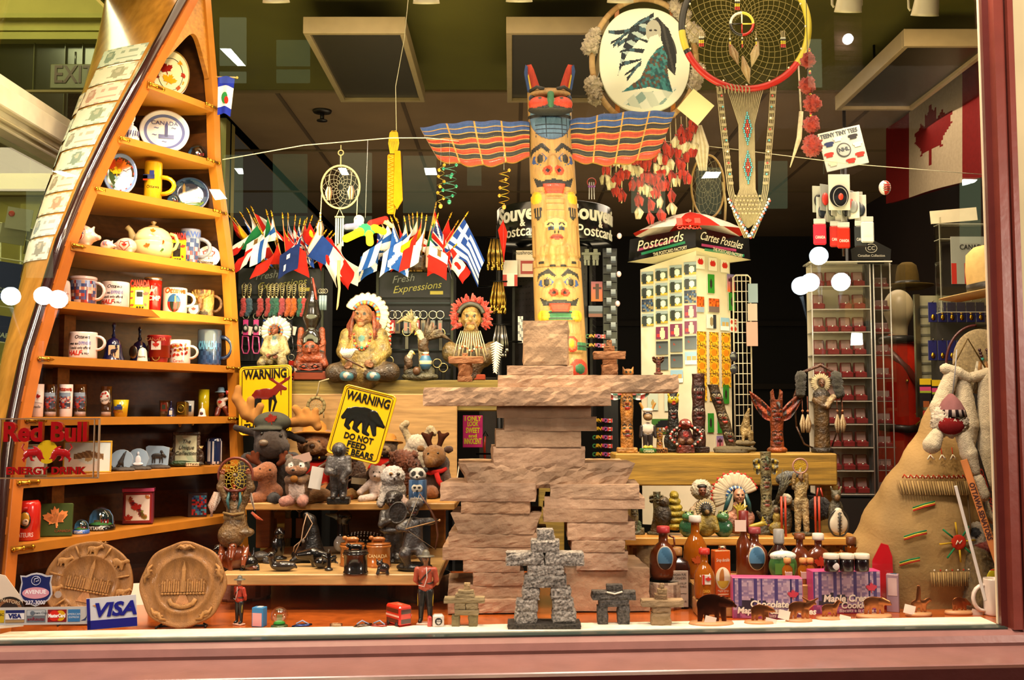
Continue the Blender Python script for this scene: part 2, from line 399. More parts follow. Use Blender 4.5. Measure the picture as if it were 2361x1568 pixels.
for (xa,xb,da,c) in((jx,jx+.018,.012,'#54201c'),(jx+.018,jx+.045,.045,MAR),(jx+.045,jx+.052,.03,'#3a1412'),(jx+.052,jx+.068,.055,MAR)):
 strip(m,[(-.003,.93),(-.003,3.4),(da,3.4),(da,.93)],xa,xb,c)
struct('trim_3',m,'paint')
m=MB();strip(m,[(-.06,.0),(-.06,3.4),(.02,3.4),(.02,.0)],jx+.068,2.6,'#b5a680');strip(m,[(.02,.6),(.02,.93),(.045,.93),(.05,.6)],jx+.07,2.6,'#b5a680');struct('wall_front',m,'wall')
m=MB();strip(m,[(-.004,.93),(-.004,3.4),(.002,3.4),(.002,.93)],-2.0,jx+.012,'#fff');struct('window_1',m,'pane')
m=MB();strip(m,[(-.014,.936),(-.014,3.3),(-.005,3.3),(-.005,.936)],jx-.002,jx+.004,'#e8d8b8');struct('trim_4',m,'wall')
m=MB();X0,X1=-2.0,1.9
m.add([wp(X0,-.004,ZF),wp(X1,-.004,ZF),(X1,3.78,ZF),(X0,3.78,ZF),wp(X0,-.004,.5),wp(X1,-.004,.5),(X1,3.78,.5),(X0,3.78,.5)],[(0,1,2,3),(4,7,6,5),(0,4,5,1),(1,5,6,2),(2,6,7,3),(3,7,4,0)],['#b4581f','#3a1a0c','#3a1a0c','#3a1a0c','#3a1a0c','#3a1a0c'],0)
struct('floor',m,'varnish')
m=MB();m.add([wp(X0,-.006,ZF+.003),wp(jx-.006,-.006,ZF+.003),wp(jx-.006,-.10,ZF+.003),wp(X0,-.10,ZF+.003),wp(X0,-.006,ZF+.0005),wp(jx-.006,-.006,ZF+.0005),wp(jx-.006,-.10,ZF+.0005),wp(X0,-.10,ZF+.0005)],[(0,1,2,3),(4,7,6,5),(0,4,5,1),(1,5,6,2),(2,6,7,3),(3,7,4,0)],'#efe6d0',0);struct('trim_5',m,'matte')  # pale strip: strong light at the floor's front edge put into the colour
m=MB();m.box(0,6.6,-.05,9,7.9,.1,'#3a3028');struct('floor_2',m,'wall')
ZC=3.2
YB=(ZC-1.5)/((P(700,208,1).z-1.5)/1)
m=MB();m.box(.65,(2.78+YB)/2,ZC+.05,4.7,YB-2.78,.1,'#5f5a14');struct('ceiling',m,'ceiling')
m=MB();m.box(.65,(YB+10)/2,ZC+.05,4.7,10-YB,.1,'#8a7050')
for X in (-1.25,-.6,.05,.7,1.35,2.0): m.box(X,(YB+8.6)/2,ZC-.002,.02,8.6-YB,.01,'#5a4630')
for Y in (YB+.01,YB+1.25,YB+2.5): m.box(.6,Y,ZC-.004,6.5,.025,.012,'#74603f')
struct('ceiling_2',m,'ceiling')
m=MB();m.box(.6,10,1.6,7,.1,3.4,'#191412')
for X in(-2.2,-.9,.4,1.7): m.box(X,9.93,1.6,.12,.06,3.2,'#2a221c')
for z,c in((.8,'#241a14'),(1.75,'#2a2018'),(2.35,'#1f1712')): m.box(.6,9.92,z,6.6,.08,.05,c)
struct('wall_back',m,'wall')
m=MB();m.box(2.95,6.4,1.6,.1,7.3,3.4,'#2b1d18');struct('wall_right',m,'wall')
m=MB();m.box(-3.2,4.4,4.85,3.0,3.3,.1,'#a0904c');struct('ceiling_3',m,'ceiling');m=MB();m.box(-1.66,6.6,3.9,.06,7.6,1.4,'#5f5a14');struct('wall_bulkhead',m,'wall')
m=MB();m.box(-4.6,6.4,2.4,.1,7.4,4.8,'#857a38');struct('wall_left',m,'wall')
def pq(mb,px0,py0,px1,py1,Y,dy,c): a=P(px0,py1,Y);b=P(px1,py0,Y);mb.box((a.x+b.x)/2,Y+dy/2,(a.z+b.z)/2,b.x-a.x,dy,b.z-a.z,c)
m=MB();YL=6.0
m.box(-3.1,YL+.05,2.4,2.9,.1,4.8,'#a0904c');m.box(-2.3,YL+.03,1.7,.6,.1,3.4,'#857a38')
for py,h,dy in((38,10,.05),(72,8,.07),(88,16,.1)): pq(m,-260,py,300,py+h,YL,-dy,'#958a48')
for py,h,dy in((418,26,.10),(446,8,.06),(404,12,.05)): pq(m,-260,py,240,py+h,YL,-dy,'#b3a66a')
struct('wall_lobby',m,'wall')
m=MB();pq(m,-240,97,290,405,YL-.02,.02,'#231f0e')
for px in(70,142,182,240): pq(m,px,97,px+8,405,YL-.04,.03,'#4c4826')
struct('window_2',m,'gloss')
m=MB();pq(m,-60,456,118,1300,YL-.02,.02,'#857a3c');pq(m,-50,470,-5,1300,YL-.03,.02,'#938848');pq(m,20,470,108,1300,YL-.03,.02,'#938848')
struct('door_1',m,'paint')
m=MB();pq(m,98,500,128,560,YL-.07,.02,'#c3b98a');pq(m,103,508,123,552,YL-.09,.02,'#6e7468');o=m.bd('framed_picture','matte');tag(o,'small cream framed picture on the olive lobby wall behind the wire rack','picture')
m=MB();XT=-1.66
for (dx0,dx1,z0,z1,c) in((-.10,0,2.46,2.60,'#fff4d4'),(0,.03,2.48,2.55,'#fff4d4'),(-.10,0,2.425,2.46,'#efe2bc'),(0,.018,2.44,2.452,'#c8b98e')):
 m.box(XT+(dx0+dx1)/2,4.45,(z0+z1)/2,dx1-dx0,3.0,z1-z0,c,.004)
struct('trim_6',m,'paint')
m=MB();m.box(XT-.05,4.45,1.68,.006,3.0,1.48,'#f4fff0');m.box(XT-.05,4.45,2.9,.006,3.0,.58,'#f4fff0');struct('window_3',m,'clear')
m=MB();m.box(XT-.05,5.97,1.6,.12,.12,3.3,'#8a7f42');struct('trim_7',m,'paint')
p=P(172,178,5.75);s=S(p)
t=T('exit_sign','unlit EXIT sign with dark red letters behind the side glass, above the cream bar','sign',p,s)
MB().box(0,0,0,108,14,58,'#57523a',2).bd('housing','satin',t)
MB().tx('EXIT',2,2,-8,42,'#3c1410',.01,w=92).bd('lettering','satin',t)
MB().tu([(0,2,28),(0,2,60)],2.5,'#666').bd('bracket','metal',t)
def lightbox(px0,px1,py0,py1,Y,label,back,gr='ceiling light boxes'):
 a=P(px0,py1,Y);b=P(px1,py0,Y);zb=a.z;Yb=(zb-CZ)/((P(1180,back,1).z-CZ));w_=b.x-a.x;hh=b.z-a.z
 t=T('ceiling_light_box',label,'ceiling box',((a.x+b.x)/2,Y,zb),1,group=gr);d=Yb-Y
 m=MB();
 for x,y,sx,sy in((0,.012,w_,.024),(0,d-.012,w_,.024),(-w_/2+.012,d/2,.024,d-.048),(w_/2-.012,d/2,.024,d-.048)): m.box(x,y,hh/2,sx,sy,hh,'#b09a70',.002)
 m.bd('wooden_frame','satin',t);MB().box(0,d/2,.02,w_-.05,d-.05,.008,'#39321f').bd('panel','satin',t)
 for x in(-w_*.4,w_*.4): MB().tu([(x,d/2,hh*.5),(x,d/2,ZC-zb)],.006,'#444',6).bd('hanger_rod','metal',t)
lightbox(698,935,38,76,4.1,'beige framed hanging light box left of the totem pole, above the flags',236)
lightbox(1167,1405,38,76,4.1,'beige framed hanging light box partly behind the oval wolf woman painting',237)
lightbox(2085,2300,66,106,4.25,'beige framed hanging light box at the upper right, above the hanging maple leaf flag',255)
p=P(753,255,5.9);p.z=ZC;t=T('sprinkler_head','small black fire sprinkler in the ceiling behind the left light box','sprinkler',(p.x,(ZC-CZ)/((P(753,255,1).z-CZ)),ZC),1)
MB().la([(.055,0),(.05,-.012),(.015,-.014)],c='#241c14').bd('cover','satin',t);m=MB();m.tu([(0,0,-.01),(0,0,-.055)],.012,'#1c1612');m.la([(.03,-.055),(.03,-.06)],c='#1c1612');m.bd('nozzle','satin',t)
nG=Vector((.076,-1,0)).normalized();pG=Vector((0,2.73,0))
def mir(p): p=Vector(p);return p-nG*2*((p-pG).dot(nG))
bt=T('street_building','dark office building across the street, mirrored in the shop glass','building',mir(P(1180,900,12.6)))
def mq(pts,Y,c,th=.03):
 v=[mir(P(x,y,Y))-bt.location for x,y in pts];b=[q+(mir((0,Y+th,0))-mir((0,Y,0))) for q in v];m=MB();m.add(v+b,[(0,1,2,3),(7,6,5,4),(0,4,5,1),(1,5,6,2),(2,6,7,3),(3,7,4,0)],c,0);return m
mq([(-200,1300),(2600,1300),(2600,-400),(-200,-400)],12.6,'#030304').bd('facade','wall',bt)
WC=[(629,355,708,490),(782,352,857,490),(929,359,1006,490),(637,92,714,151),(506,40,567,150),(516,357,559,490),(1077,383,1110,427),(1456,400,1534,490),(1606,386,1663,493),(1749,371,1816,480),(629,498,708,532),(782,498,857,532),(929,498,1006,532),(637,160,714,190),(506,165,567,190),(2215,410,2262,560),(1900,300,1960,400),(1865,90,1900,200),(60,440,120,640)]
for i,(a,b,c,d) in enumerate(WC): mq([(a,d),(c,d),(c,b),(a,b)],12.5,mixc('#5f7a5a','#a8b48c',(i*37%10)/10)).bd('lit_window','emit1.7',bt)
for i,q in enumerate([[(546,150),(565,150),(532,112),(507,112)],[(150,407),(175,405),(142,394),(119,394)],[(495,460),(522,457),(506,437),(482,436)],[(549,400),(560,400),(558,388),(540,388)],[(787,402),(804,402),(797,387),(779,387)],[(981,402),(1008,402),(1004,387),(978,387)],[(1618,410),(1655,409),(1663,396),(1628,396)],[(2222,427),(2248,420),(2254,414),(2221,413)],[(1963,796),(1990,795),(1988,768),(1965,767)],[(1953,94),(1969,94),(1966,80),(1949,82)]]):
 mq(q,12.3,'#f4fff0').bd('fluorescent_panel','emit26',bt)
bc=T('street_building','brick pillar lit by a downlight across the street, mirrored beside the red pompoms','pillar',mir(P(1945,300,9)))
m=MB()
for r in RG(30): m.box(0,0,-.35+r*.045,.26,.25,.038,mixc('#a87860','#7a5040',(r*7%5)/5));m.box(0,0,-.33+r*.045,.25,.24,.012,'#b09080')
m.bd('brickwork','stone',bc);q=mir(P(1955,90,8.78));MB().ba(q.x-bc.location.x,q.y-bc.location.y,q.z-bc.location.z,.045,c='#fff',n=12).bd('lamp','emit22',bc);lamp('SPOT',q,mir(P(1945,260,9)),240,color=(1,.85,.8),size=.03,angle=70)
lt=T('street_lamp','street lamp cluster of white globes, mirrored in the left part of the glass','street lamp',mir(P(100,700,8.7))*1)
l2=T('street_lamp','street lamp cluster of white globes, mirrored in the right part of the glass','street lamp',mir(P(1895,620,8.7)))
for tt,L_ in((lt,[(25,683),(100,682),(134,690)]),(l2,[(1888,590),(1847,659),(1868,651),(1939,650)])):
 tt.location.z=0;cx=sum(a for a,b in L_)/len(L_)
 m=MB();m.la([(.1,0),(.09,.3),(.04,.4),(.035,2.1)],c='#111',n=12);m.bd('post','paint',tt)
 for a,b in L_:
  q=mir(P(a,b,8.7))-tt.location
  MB().tu([(0,0,2.05),(q.x*.5,q.y*.5,2.0),(q.x,q.y,q.z-.09)],.02,'#111').bd('arm','paint',tt)
  MB().ba(q.x,q.y,q.z,.078,c='#e6f6ff').bd('globe','emit24',tt)
# ================= SHELVES AND BEAMS =================
a=col(575,3.3,ZT);b=col(1050,3.3,ZT)
def board(name,label,cat,x0,x1,y0,y1,zt,th,c,fin='wood',ch=.003):
 t=tag(MB().box(0,0,-th/2,x1-x0,y1-y0,th,c,ch).bd(name,fin),label,cat);t.location=((x0+x1)/2,(y0+y1)/2,zt);return t
PLY='#b98a4c'
board('display_shelf','upper plywood shelf full of plush animals under the warning signs','shelf',a.x-.05,b.x,3.3,3.68,ZT,.022,PLY)
board('back_panel','large light plywood panel standing behind the plush animals','panel',col(585,3.69,1.3).x,col(1054,3.69,1.5).x,3.69,3.705,P(700,908,3.69).z,P(700,908,3.69).z-ZT+.02,'#b08c58')
a=col(505,3.0,ZL);b=col(1012,3.0,ZL)
board('display_shelf','lower plywood shelf with black carved birds and whales','shelf',a.x,b.x,3.0,3.62,ZL,.032,'#c09a62')
a=P(470,900,3.7);b=P(1395,900,3.7)
bh=P(700,876,3.7).z-P(700,948,3.7).z
board('wooden_beam','left green-tinged timber beam carrying the seated chief figures','beam',col(560,3.72,1.6).x,col(1300,3.72,1.6).x,3.71,3.85,ZB,bh,'#7c6a28','woodx',.004)
ZR=P(1700,1046,3.45).z;YR0=3.45
a=col(1418,YR0,ZR);b=col(1930,YR0,ZR);hr=ZR-P(1700,1120,YR0).z
board('wooden_beam','right timber beam carrying the row of small totem poles','beam',a.x,b.x,YR0,YR0+.17,ZR,hr,'#a07c2c','woodx',.004)
ZS=P(1800,1240,3.28).z
board('display_shelf','short light wooden shelf at the right under the bird and totem statuettes','shelf',col(1440,3.28,ZS).x,col(1992,3.28,ZS).x,3.28,3.42,ZS,P(1800,1240,3.28).z-P(1800,1258,3.28).z,'#c98f3f')
def logat(label,px,Y,zb,zt_,wpx,**k):
 p=col(px,Y,zb);
 s=S(p);q=T('birch_log',label,'log',p,s);r=wpx/2;h=(zt_-zb)/s;c=k.get('c','#a07a5a')
 MB().la([(r*.97,0),(r,h*.12),(r*.98,h*.9),(r*.95,h-1)],cf=lambda u,hh,rr:mixc(c,'#4a3020',.65 if SN(u*47+math.floor(hh/5)*2.1)>.8 else .1+.1*SN(u*90)),n=60).bd('bark','stone',q)
 m=MB()
 for j in RG(6): m.la([(r*.93*(6-j)/6,h-.9+j*.12),(max(.01,r*.93*(5-j)/6),h-.9+j*.12)],c=mixc('#c79a68','#8a5a30',.3*(j%2)),n=36)
 m.bd('cut_face','satin',q)
 return q
logat('birch log under the left end of the lower plywood shelf',556,3.25,ZF,ZL-.032,135,c='#b08a78')
logat('wide birch log round under the right end of the lower plywood shelf',968,3.25,ZF,ZL-.032,150,c='#7a5a3a')
logat('birch log round under the left end of the short right shelf',1500,3.36,ZF,ZS-.02,110,c='#a58a60')
logat('birch log round hidden under the right end of the short right shelf',1900,3.37,ZF,ZS-.02,90,c='#a58a60')
logat('pale birch log standing under the dark round syrup bottle',1530,3.08,ZF,ZF+.08,86,c='#b8a088')
for px,lab in((610,'left'),(1010,'right')):
 q=col(px,3.6,ZL);t=tag(MB().box(0,0,(ZT-.023-ZL)/2,.05,.05,ZT-.023-ZL,'#8c5f2c',.003).bd('wooden_post','wood'),lab+' square wooden post between the two plywood shelves','post');t.location=(q.x,3.6,ZL)
for px,lab in((900,'wide dark board behind the two standing stone carvings'),):
 q=col(px,3.64,ZL);t=tag(MB().box(0,0,(ZT-.023-ZL)/2,.20,.02,ZT-.023-ZL,'#6b4420',.002).bd('support_board','wood'),lab,'board');t.location=(q.x-.08,3.64,ZL)
for px,Y,z0,z1,lab in((640,3.78,0,ZB-bh,'left'),(1270,3.78,0,ZB-bh,'right')):
 q=col(px,Y,z1);t=tag(MB().box(0,0,(z1-z0)/2,.09,.09,z1-z0,'#7c6a28',.003).bd('wooden_post','woodx'),lab+' timber post carrying the left beam, behind the shelves','post');t.location=(q.x,Y,z0)
for px,Y,lab in((1445,3.53,'left'),(1905,3.53,'right')):
 q=col(px,Y,ZR);z1=ZR-hr;t=tag(MB().box(0,0,(z1-ZF)/2,.06,.06,z1-ZF,'#80662a',.003).bd('wooden_post','woodx'),lab+' timber post under the right beam','post');t.location=(q.x,Y,ZF)
# ================= CANOE BOOKCASE =================
CYR=[250,375,490,620,735,845,960,1070,1182];CXR=[500,503,518,535,542,548,552,556,562]
CXL=[330,262,205,152,112,72,42,24,10];CYL=[3.40,3.34,3.27,3.13,3.08,3.0,2.92,2.84,2.78]
CZS=[P(CXR[i],CYR[i],3.72).z for i in RG(9)]
CLp=[col(CXL[i],CYL[i],CZS[i]) for i in RG(9)];CRp=[col(CXR[i],3.72,CZS[i]) for i in RG(9)]
def cint(z,Ps):
 zs=[p.z for p in Ps]
 if z>=zs[0]: a,b=0,1
 elif z<=zs[-1]: a,b=7,8
 else: a=max(i for i in RG(9) if zs[i]>=z);a=min(a,7);b=a+1
 t=(z-zs[a])/(zs[b]-zs[a]);return Ps[a].lerp(Ps[b],t)
APZ=P(470,-70,3.7).z;AP=col(474,3.68,APZ)
def gun(z,side):
 Ps=CLp if side==0 else CRp
 if z>CZS[0]:
  t=(z-CZS[0])/(APZ-CZS[0]);q=Ps[0].lerp(AP,t);q.z=z;return q
 return cint(z,Ps)
tv=Vector((.33,.93,0)).normalized();nb=Vector((-tv.y,tv.x,0))
def hullp(z,u,off=0,D=.34):
 l=gun(z,0);r=gun(z,1);d=r-l;d.z=0;wd=max(d.length,.02);th=PI*u
 D=.24+.20*(z-ZF)/(APZ-ZF)
 q=l+d*((1-CN(th))/2*(1-2*off/wd)+off/wd)+nb*max(0,(D-off))*SN(th)**.8;q.z=z;return q
ct=T('canoe_bookcase','upright half canoe of varnished cedar fitted with nine shelves of mugs and plates','bookcase',(0,0,0))
HZ=[ZF+.002+(APZ-.01-ZF)*i/44 for i in RG(45)]
nU=36
def hullc(u,v):
 k=(u*18)%1;c='#bd8232' if k>.08 else '#8a5518';return mixc(c,'#e0a850',.25*((int(u*18)*7)%5)/5)
m=MB();m.gr(lambda u,v:hullp(HZ[min(44,int(round(v*44)))],u),nU*2,44,hullc);
m.bd('hull_outside','varnish',ct)
m=MB();m.gr(lambda u,v:hullp(HZ[min(44,int(round(v*44)))],1-u,.012),nU*2,44,lambda u,v:mixc('#5a3412','#2c1808',.9 if (v*34)%1<.18 else .25*((int(v*34)*7)%3)));m.bd('hull_lining','wood',ct)
for sd,nm in((0,'left'),(1,'right')):
 pts=[gun(z,sd)+nb*.0 for z in HZ];
 o=-tv if sd==0 else tv
 MB().tu([p+nb*.012+o*.010 for p in pts],.016,'#2c1210',10).bd('outer_gunwale','gloss',ct,label='dark reddish brown outer gunwale rail, '+nm+' side')
 m=MB()
 for i in RG(44):
  p,q=pts[i],pts[i+1];i_=-o
  vs=[]
  for b_ in(p,q):
   for du,dn in((0,-.012),(.036,-.012),(.036,.02),(0,.02)): vs.append(b_+i_*du+nb*dn)
  m.add(vs,[(0,4,5,1),(1,5,6,2),(2,6,7,3),(3,7,4,0),(0,1,2,3),(4,7,6,5)],'#b9641c' if sd==0 else '#b87420',0)
 m.bd('inner_frame','satin',ct)
 z=CZS[8]+.03
 while z<APZ-.35:
  p=gun(z,sd);q=gun(z+.045,sd);m=MB();vs=[]
  for b_ in(p,q):
   for du,dn in((-.0,-.002),(.014,-.002),(.014,.02),(0,.02)): vs.append(b_+o*du*1.0+nb*dn)
  m.add(vs,[(0,4,5,1),(1,5,6,2),(2,6,7,3),(3,7,4,0),(0,1,2,3),(4,7,6,5)],'#b5692a',0);m.bd('spacer_block','satin',ct);z+=.118
for i in RG(9):
 z=CZS[i];l=gun(z,0)+tv*.008;r=gun(z,1)-tv*.008;n_=18;vs=[];W=(r-l).length
 for th_ in(0,-.024):
  for k in RG(n_+1):
   f=k/n_;q=l.lerp(r,f)-nb*.013;q.z=z+th_;vs.append(q)
  for k in RG(n_+1):
   f=k/n_;q=l.lerp(r,f);dd=(.215+.20*(z-ZF)/(APZ-ZF))*SN(PI*min(max(f,.02),.98))**.8;q=q+nb*dd;q.z=z+th_;vs.append(q)
 N=2*(n_+1);fs=[]
 for k in RG(n_):
  fs+=[(k,k+1,n_+2+k,n_+1+k),(N+k+1,N+k,N+n_+1+k,N+n_+2+k),(N+k,N+k+1,k+1,k)]
 m=MB();m.add(vs,fs,'#bd7824',0);m.bd('shelf','satin',ct)
 for side in(0,1):
  p=l if side==0 else r-tv*.085;zc=z-.010
  m=MB();m.tu([p+tv*.005-nb*.019+Vector((0,0,-.008)),p+tv*.07-nb*.019+Vector((0,0,-.010))],.0045,'#c89838',8)
  for k in(0,.033,.066): q=p+tv*(.005+k)-nb*.019+Vector((0,0,-.009));m.ba(q.x,q.y,q.z,.007,c='#b88828',n=8)
  m.bd('brass_latch','metal',ct)
m=MB();rows=20;vs=[];fs=[]
zt0=P(430,75,3.6).z
for k in RG(rows+1):      # arch along the bottom edge
 f=.04+.92*k/rows
 for top in(0,1):
  if top:
   z=APZ-.05
  else: z=zt0-.17*(abs(2*f-1)**2.2)
  l=gun(z,0)+tv*.03;r=gun(z,1)-tv*.03
  q=l.lerp(r,f)-nb*.004;q.z=z;vs.append(q)
fs=[(2*k,2*k+2,2*k+3,2*k+1) for k in RG(rows)]
m.add(vs,fs,'#b87a2a',0);m.add([v+nb*.018 for v in vs],[f[::-1] for f in fs],'#8a5518',0)
m.add([vs[2*k] for k in RG(rows+1)]+[vs[2*k]+nb*.018 for k in RG(rows+1)],[(k,rows+1+k,rows+2+k,k+1) for k in RG(rows)],'#a86a20',0)
m.bd('bow_deck','wood',ct)
for zi in RG(1,9):
 za,zb=CZS[zi]-.0,CZS[zi-1]-.025
 if zi>=5 :
  l=gun(za,0);r=gun(za,1);q=l.lerp(r,.33)+nb*.18;m=MB();m.add([q+tv*.0,q+tv*.05,q+tv*.05+Vector((0,0,zb-za)),q+Vector((0,0,zb-za)),q+nb*.02,q+tv*.05+nb*.02,q+tv*.05+nb*.02+Vector((0,0,zb-za)),q+nb*.02+Vector((0,0,zb-za))],[(0,1,2,3),(7,6,5,4),(0,4,5,1),(1,5,6,2),(2,6,7,3),(3,7,4,0)],'#8a5218',0);m.bd('inner_post','wood',ct)
def note(u0,u1,z0,z1,c1,c2,face):
 m=MB()
 def cf(u,v):
  e=(u<.06 or u>.94 or v<.1 or v>.9);x=(u-face)/.13;y=(v-.52)/.34
  c2_=c2
  if x*x+y*y<1: return mixc(mixc(c1,c2,.75),'#e8dcb8',.35 if x*x*4+(y-.3)**2*6<1 else 0)
  if e and (int(u*40)+int(v*20))%2: return mixc(c1,c2,.55)
  if .25<v<.32 and .08<u<.5: return mixc(c1,c2,.55)
  if .6<v<.75 and .1<u<.45 and (int(u*60))%3: return mixc(c1,c2,.55)
  return c1
 m.gr(lambda u,v:hullp(z0+(z1-z0)*v+.02*(u-.5)*0,u0+(u1-u0)*u*1.0)+(-nb*-.003)+(hullp(z0,u0+(u1-u0)*u)-hullp(z0,.5)).normalized()*.0 ,24,12,cf)
 ctr=gun((z0+z1)/2,0).lerp(gun((z0+z1)/2,1),.5)
 m.v=[tuple(Vector(v)+((Vector(v)-Vector((ctr.x,ctr.y,v[2]))).normalized()*.002)) for v in m.v]
 m.bd('banknote','paper',ct)
NC=[('#d9dcc0','#4d6a4c'),('#e6dcb8','#7a7a52'),('#e8d6b4','#b06a50'),('#e2dfc0','#5f7a56'),('#e6dfc4','#6e6a58'),('#d8dcc0','#4a6a5c'),('#e8e0c0','#857050'),('#e4dcb8','#9a6a4a'),('#dcdcc8','#5a6a7c'),('#e6e0c8','#5a5a50')]
zz=P(300,104,3.55).z
for i in RG(10):
 z1=zz-i*.082;note(.03,.21 if i<5 else .18,z1-.076,z1-.002,NC[i][0],NC[i][1],.72 if i%2==0 else .3)
for i in RG(7):
 z1=zz-.17-i*.1;note(.215,.33,z1-.085,z1-.004,NC[(i*3+2)%10][0],NC[(i*3+5)%10][1],.5)
def cs(i,px,inset=.09):       # point on canoe shelf i seen at pixel column px
 z=CZS[i];l=gun(z,0)+nb*inset;r=gun(z,1)+nb*inset;a_=(px-1180.5)/F
 d=r-l;k=lambda q:q.y*cp+(z-CZ)*sp;t=(a_*k(l)-l.x)/(d.x-a_*d.y*cp);q=l+d*t;q.z=z;return q
# ================= THINGS ON THE CANOE SHELVES =================
RZS=R(14)
def hs_(i,j,n=7): return int((SN(i*12.9898+j*78.233)*43758.5453)%1*n)
def TS(name,label,cat,i,px,inset=.07,rz=0,group=None):
 p=cs(i,px,inset);return T(name,label,cat,p,S(p),rz,group)
def mug_(t,r,h,c,r2=None,cf=None,hs=1,hc=None,fin='gloss',hh=.55,inner='#e8d8c8',hz=.5,handle=True):
 r2=r2 or r
 pr=[(r*.8,0),(r*.97,h*.015),(r,h*.06)]+[(r+(r2-r)*k/8,h*(.06+.9*k/8)) for k in RG(1,9)]+[(r2*.97,h),(r2*.9,h*.985),(r2*.88,h*.2),(0.01,h*.16)]
 m=MB();m.la(pr,cf=(lambda u,z,rr:(inner if rr<r*.9 and z>h*.1 and rr<min(r,r2)*.93 else (cf(u,z/h) if cf else L(c)))),n=48 if cf else 28);m.bd('cup',fin,t)
 if handle:
  m=MB();m.tu([(hs*(r*.93),0,h*(hz+hh/2))]+[(hs*(r+h*.30*SN(PI*k/8)),0,h*(hz+hh/2*CN(PI*k/8))) for k in RG(1,8)]+[(hs*r*.93,0,h*(hz-hh/2))],h*.055,hc or c,10,flat=1.25);m.bd('handle',fin,t)
def stand(t,w,h,d=14):
 m=MB()
 for s in(-1,1): m.tu([(s*w*.5,-d,0),(s*w*.5,-d,5),(s*w*.5,-d*.6,3),(s*w*.5,d,2),(s*w*.42,d*.9,h*.6)],2.2,'#140d0a',8)
 m.tu([(-w*.5,d,2),(w*.5,d,2)],2,'#140d0a');m.bd('plate_stand','satin',t)
def plate(t,rx,rz,zc,tilt,cf,edge='#e8e4dc',wide=1,yaw=0,fin='gloss'):
 m=MB();n=44;rings=[0,.12,.24,.36,.48,.58,.66,.7,.76,.82,.88,.94,1]
 M_=MT((0,0,zc))@MR(yaw,4,'Z')@MR(-tilt,4,'X')
 vs=[];fs=[];cs_=[]
 for j,q in enumerate(rings):
  dy=-(max(0,q-.66)/.34)**1.2*rx*.12
  for i in RG(n): a=TAU*i/n;vs.append((rx*q*CN(a),dy,rz*q*SN(a)))
 for j in RG(len(rings)-1):
  for i in RG(n):
   fs.append((j*n+i,j*n+(i+1)%n,(j+1)*n+(i+1)%n,(j+1)*n+i)[::-1]);a=TAU*(i+.5)/n;q=(rings[j]+rings[j+1])/2
   cs_.append(L(cf(q*CN(a),q*SN(a),q,a)))
 k=len(vs);vs+=[(x*.97,3.5,z*.97) for x,y,z in vs[-n:]];
 for i in RG(n): fs.append(((len(rings)-1)*n+i,(len(rings)-1)*n+(i+1)%n,k+(i+1)%n,k+i)[::-1]);cs_.append(L(edge))
 fs.append(tuple(k+i for i in RG(n)));cs_.append(L(edge))
 m.add(vs,fs,cs_);m.xf(M_);m.bd('dish',fin,t);return M_
def leaves(m,lst,y,M_=None,th=.5):
 for x,z,r,rot,c in lst: m.pr(leaf(x,z,r,rot),y,y-th,c,m=M_)
def bell(t,r,h,c,hc=None,fin='gloss',top='knob'):
 m=MB();m.la([(r,0),(r*.97,h*.02),(r*.8,h*.14),(r*.72,h*.3),(r*.66,h*.42),(r*.5,h*.54),(r*.2,h*.6),(r*.14,h*.62)],c=c);m.bd('bell_body',fin,t)
 m=MB()
 if top=='ring': m.la([(r*.14,h*.6),(r*.2,h*.66),(r*.12,h*.72)],c=hc or c,n=12);m.tu([(r*.26*CN(TAU*k/14),0,h*.84+h*.13*SN(TAU*k/14)) for k in RG(14)],r*.09,hc or c,8,cl=1)
 else: m.la([(r*.14,h*.6),(r*.2,h*.66),(r*.11,h*.73),(r*.13,h*.86),(r*.2,h*.93),(r*.1,h),(.01,h)],c=hc or c,n=14)
 m.bd('handle',fin,t)
def globe(t,r,bh,bc,txt=None,inside=None):
 m=MB();m.la([(r*1.02,0),(r*1.06,bh*.2),(r*.98,bh)],c=bc,n=28)
 m.bd('base','gloss',t)
 if txt: MB().tx(txt,0,bh*.5,0,bh*.62,'#f4f0e6',.02,wrap=(0,0,r*1.04),w=r*1.15).bd('lettering','satin',t)
 m=MB();m.ba(0,0,bh,r*.97,r*.97,r*1.3,c='#e8f2fa',n=22,t0=.5);m.bd('glass_dome','lens',t)
 m=MB();m.la([(r*.9,bh+.2),(r*.6,bh+r*.12),(0.01,bh+r*.2)],c='#4f8a34')
 m.la([(r*.88,bh),(r*.84,bh+r*.6),(r*.6,bh+r*1.0),(.1,bh+r*1.2)],c='#7ab0dc',a0=R(0),a1=R(180),n=14)
 m.box(0,0,bh+r*.35,r*.12,r*.12,r*.7,'#c8a070');m.box(-r*.3,0,bh+r*.2,r*.4,r*.15,r*.2,'#b08a5a')
 for k in RG(3): m.box(r*(.2+.22*k),-r*.35,bh+r*.25,r*.12,r*.1,r*.28,'#b8281c');m.ba(r*(.2+.22*k),-r*.35,bh+r*.46,r*.08,c='#101010',n=8)
 m.bd('miniature_scene','matte',t)
t=TS('leaf_plate','plate','plate',0,392,.07,RZS);tag(t,'cream plate with yellow and red maple leaves on the topmost canoe shelf','plate')
M_=plate(t,42,62,58,R(14),lambda x,z,q,a:'#e9dcae' if q<.95 else '#8a6a2a',yaw=R(5));stand(t,40,50)
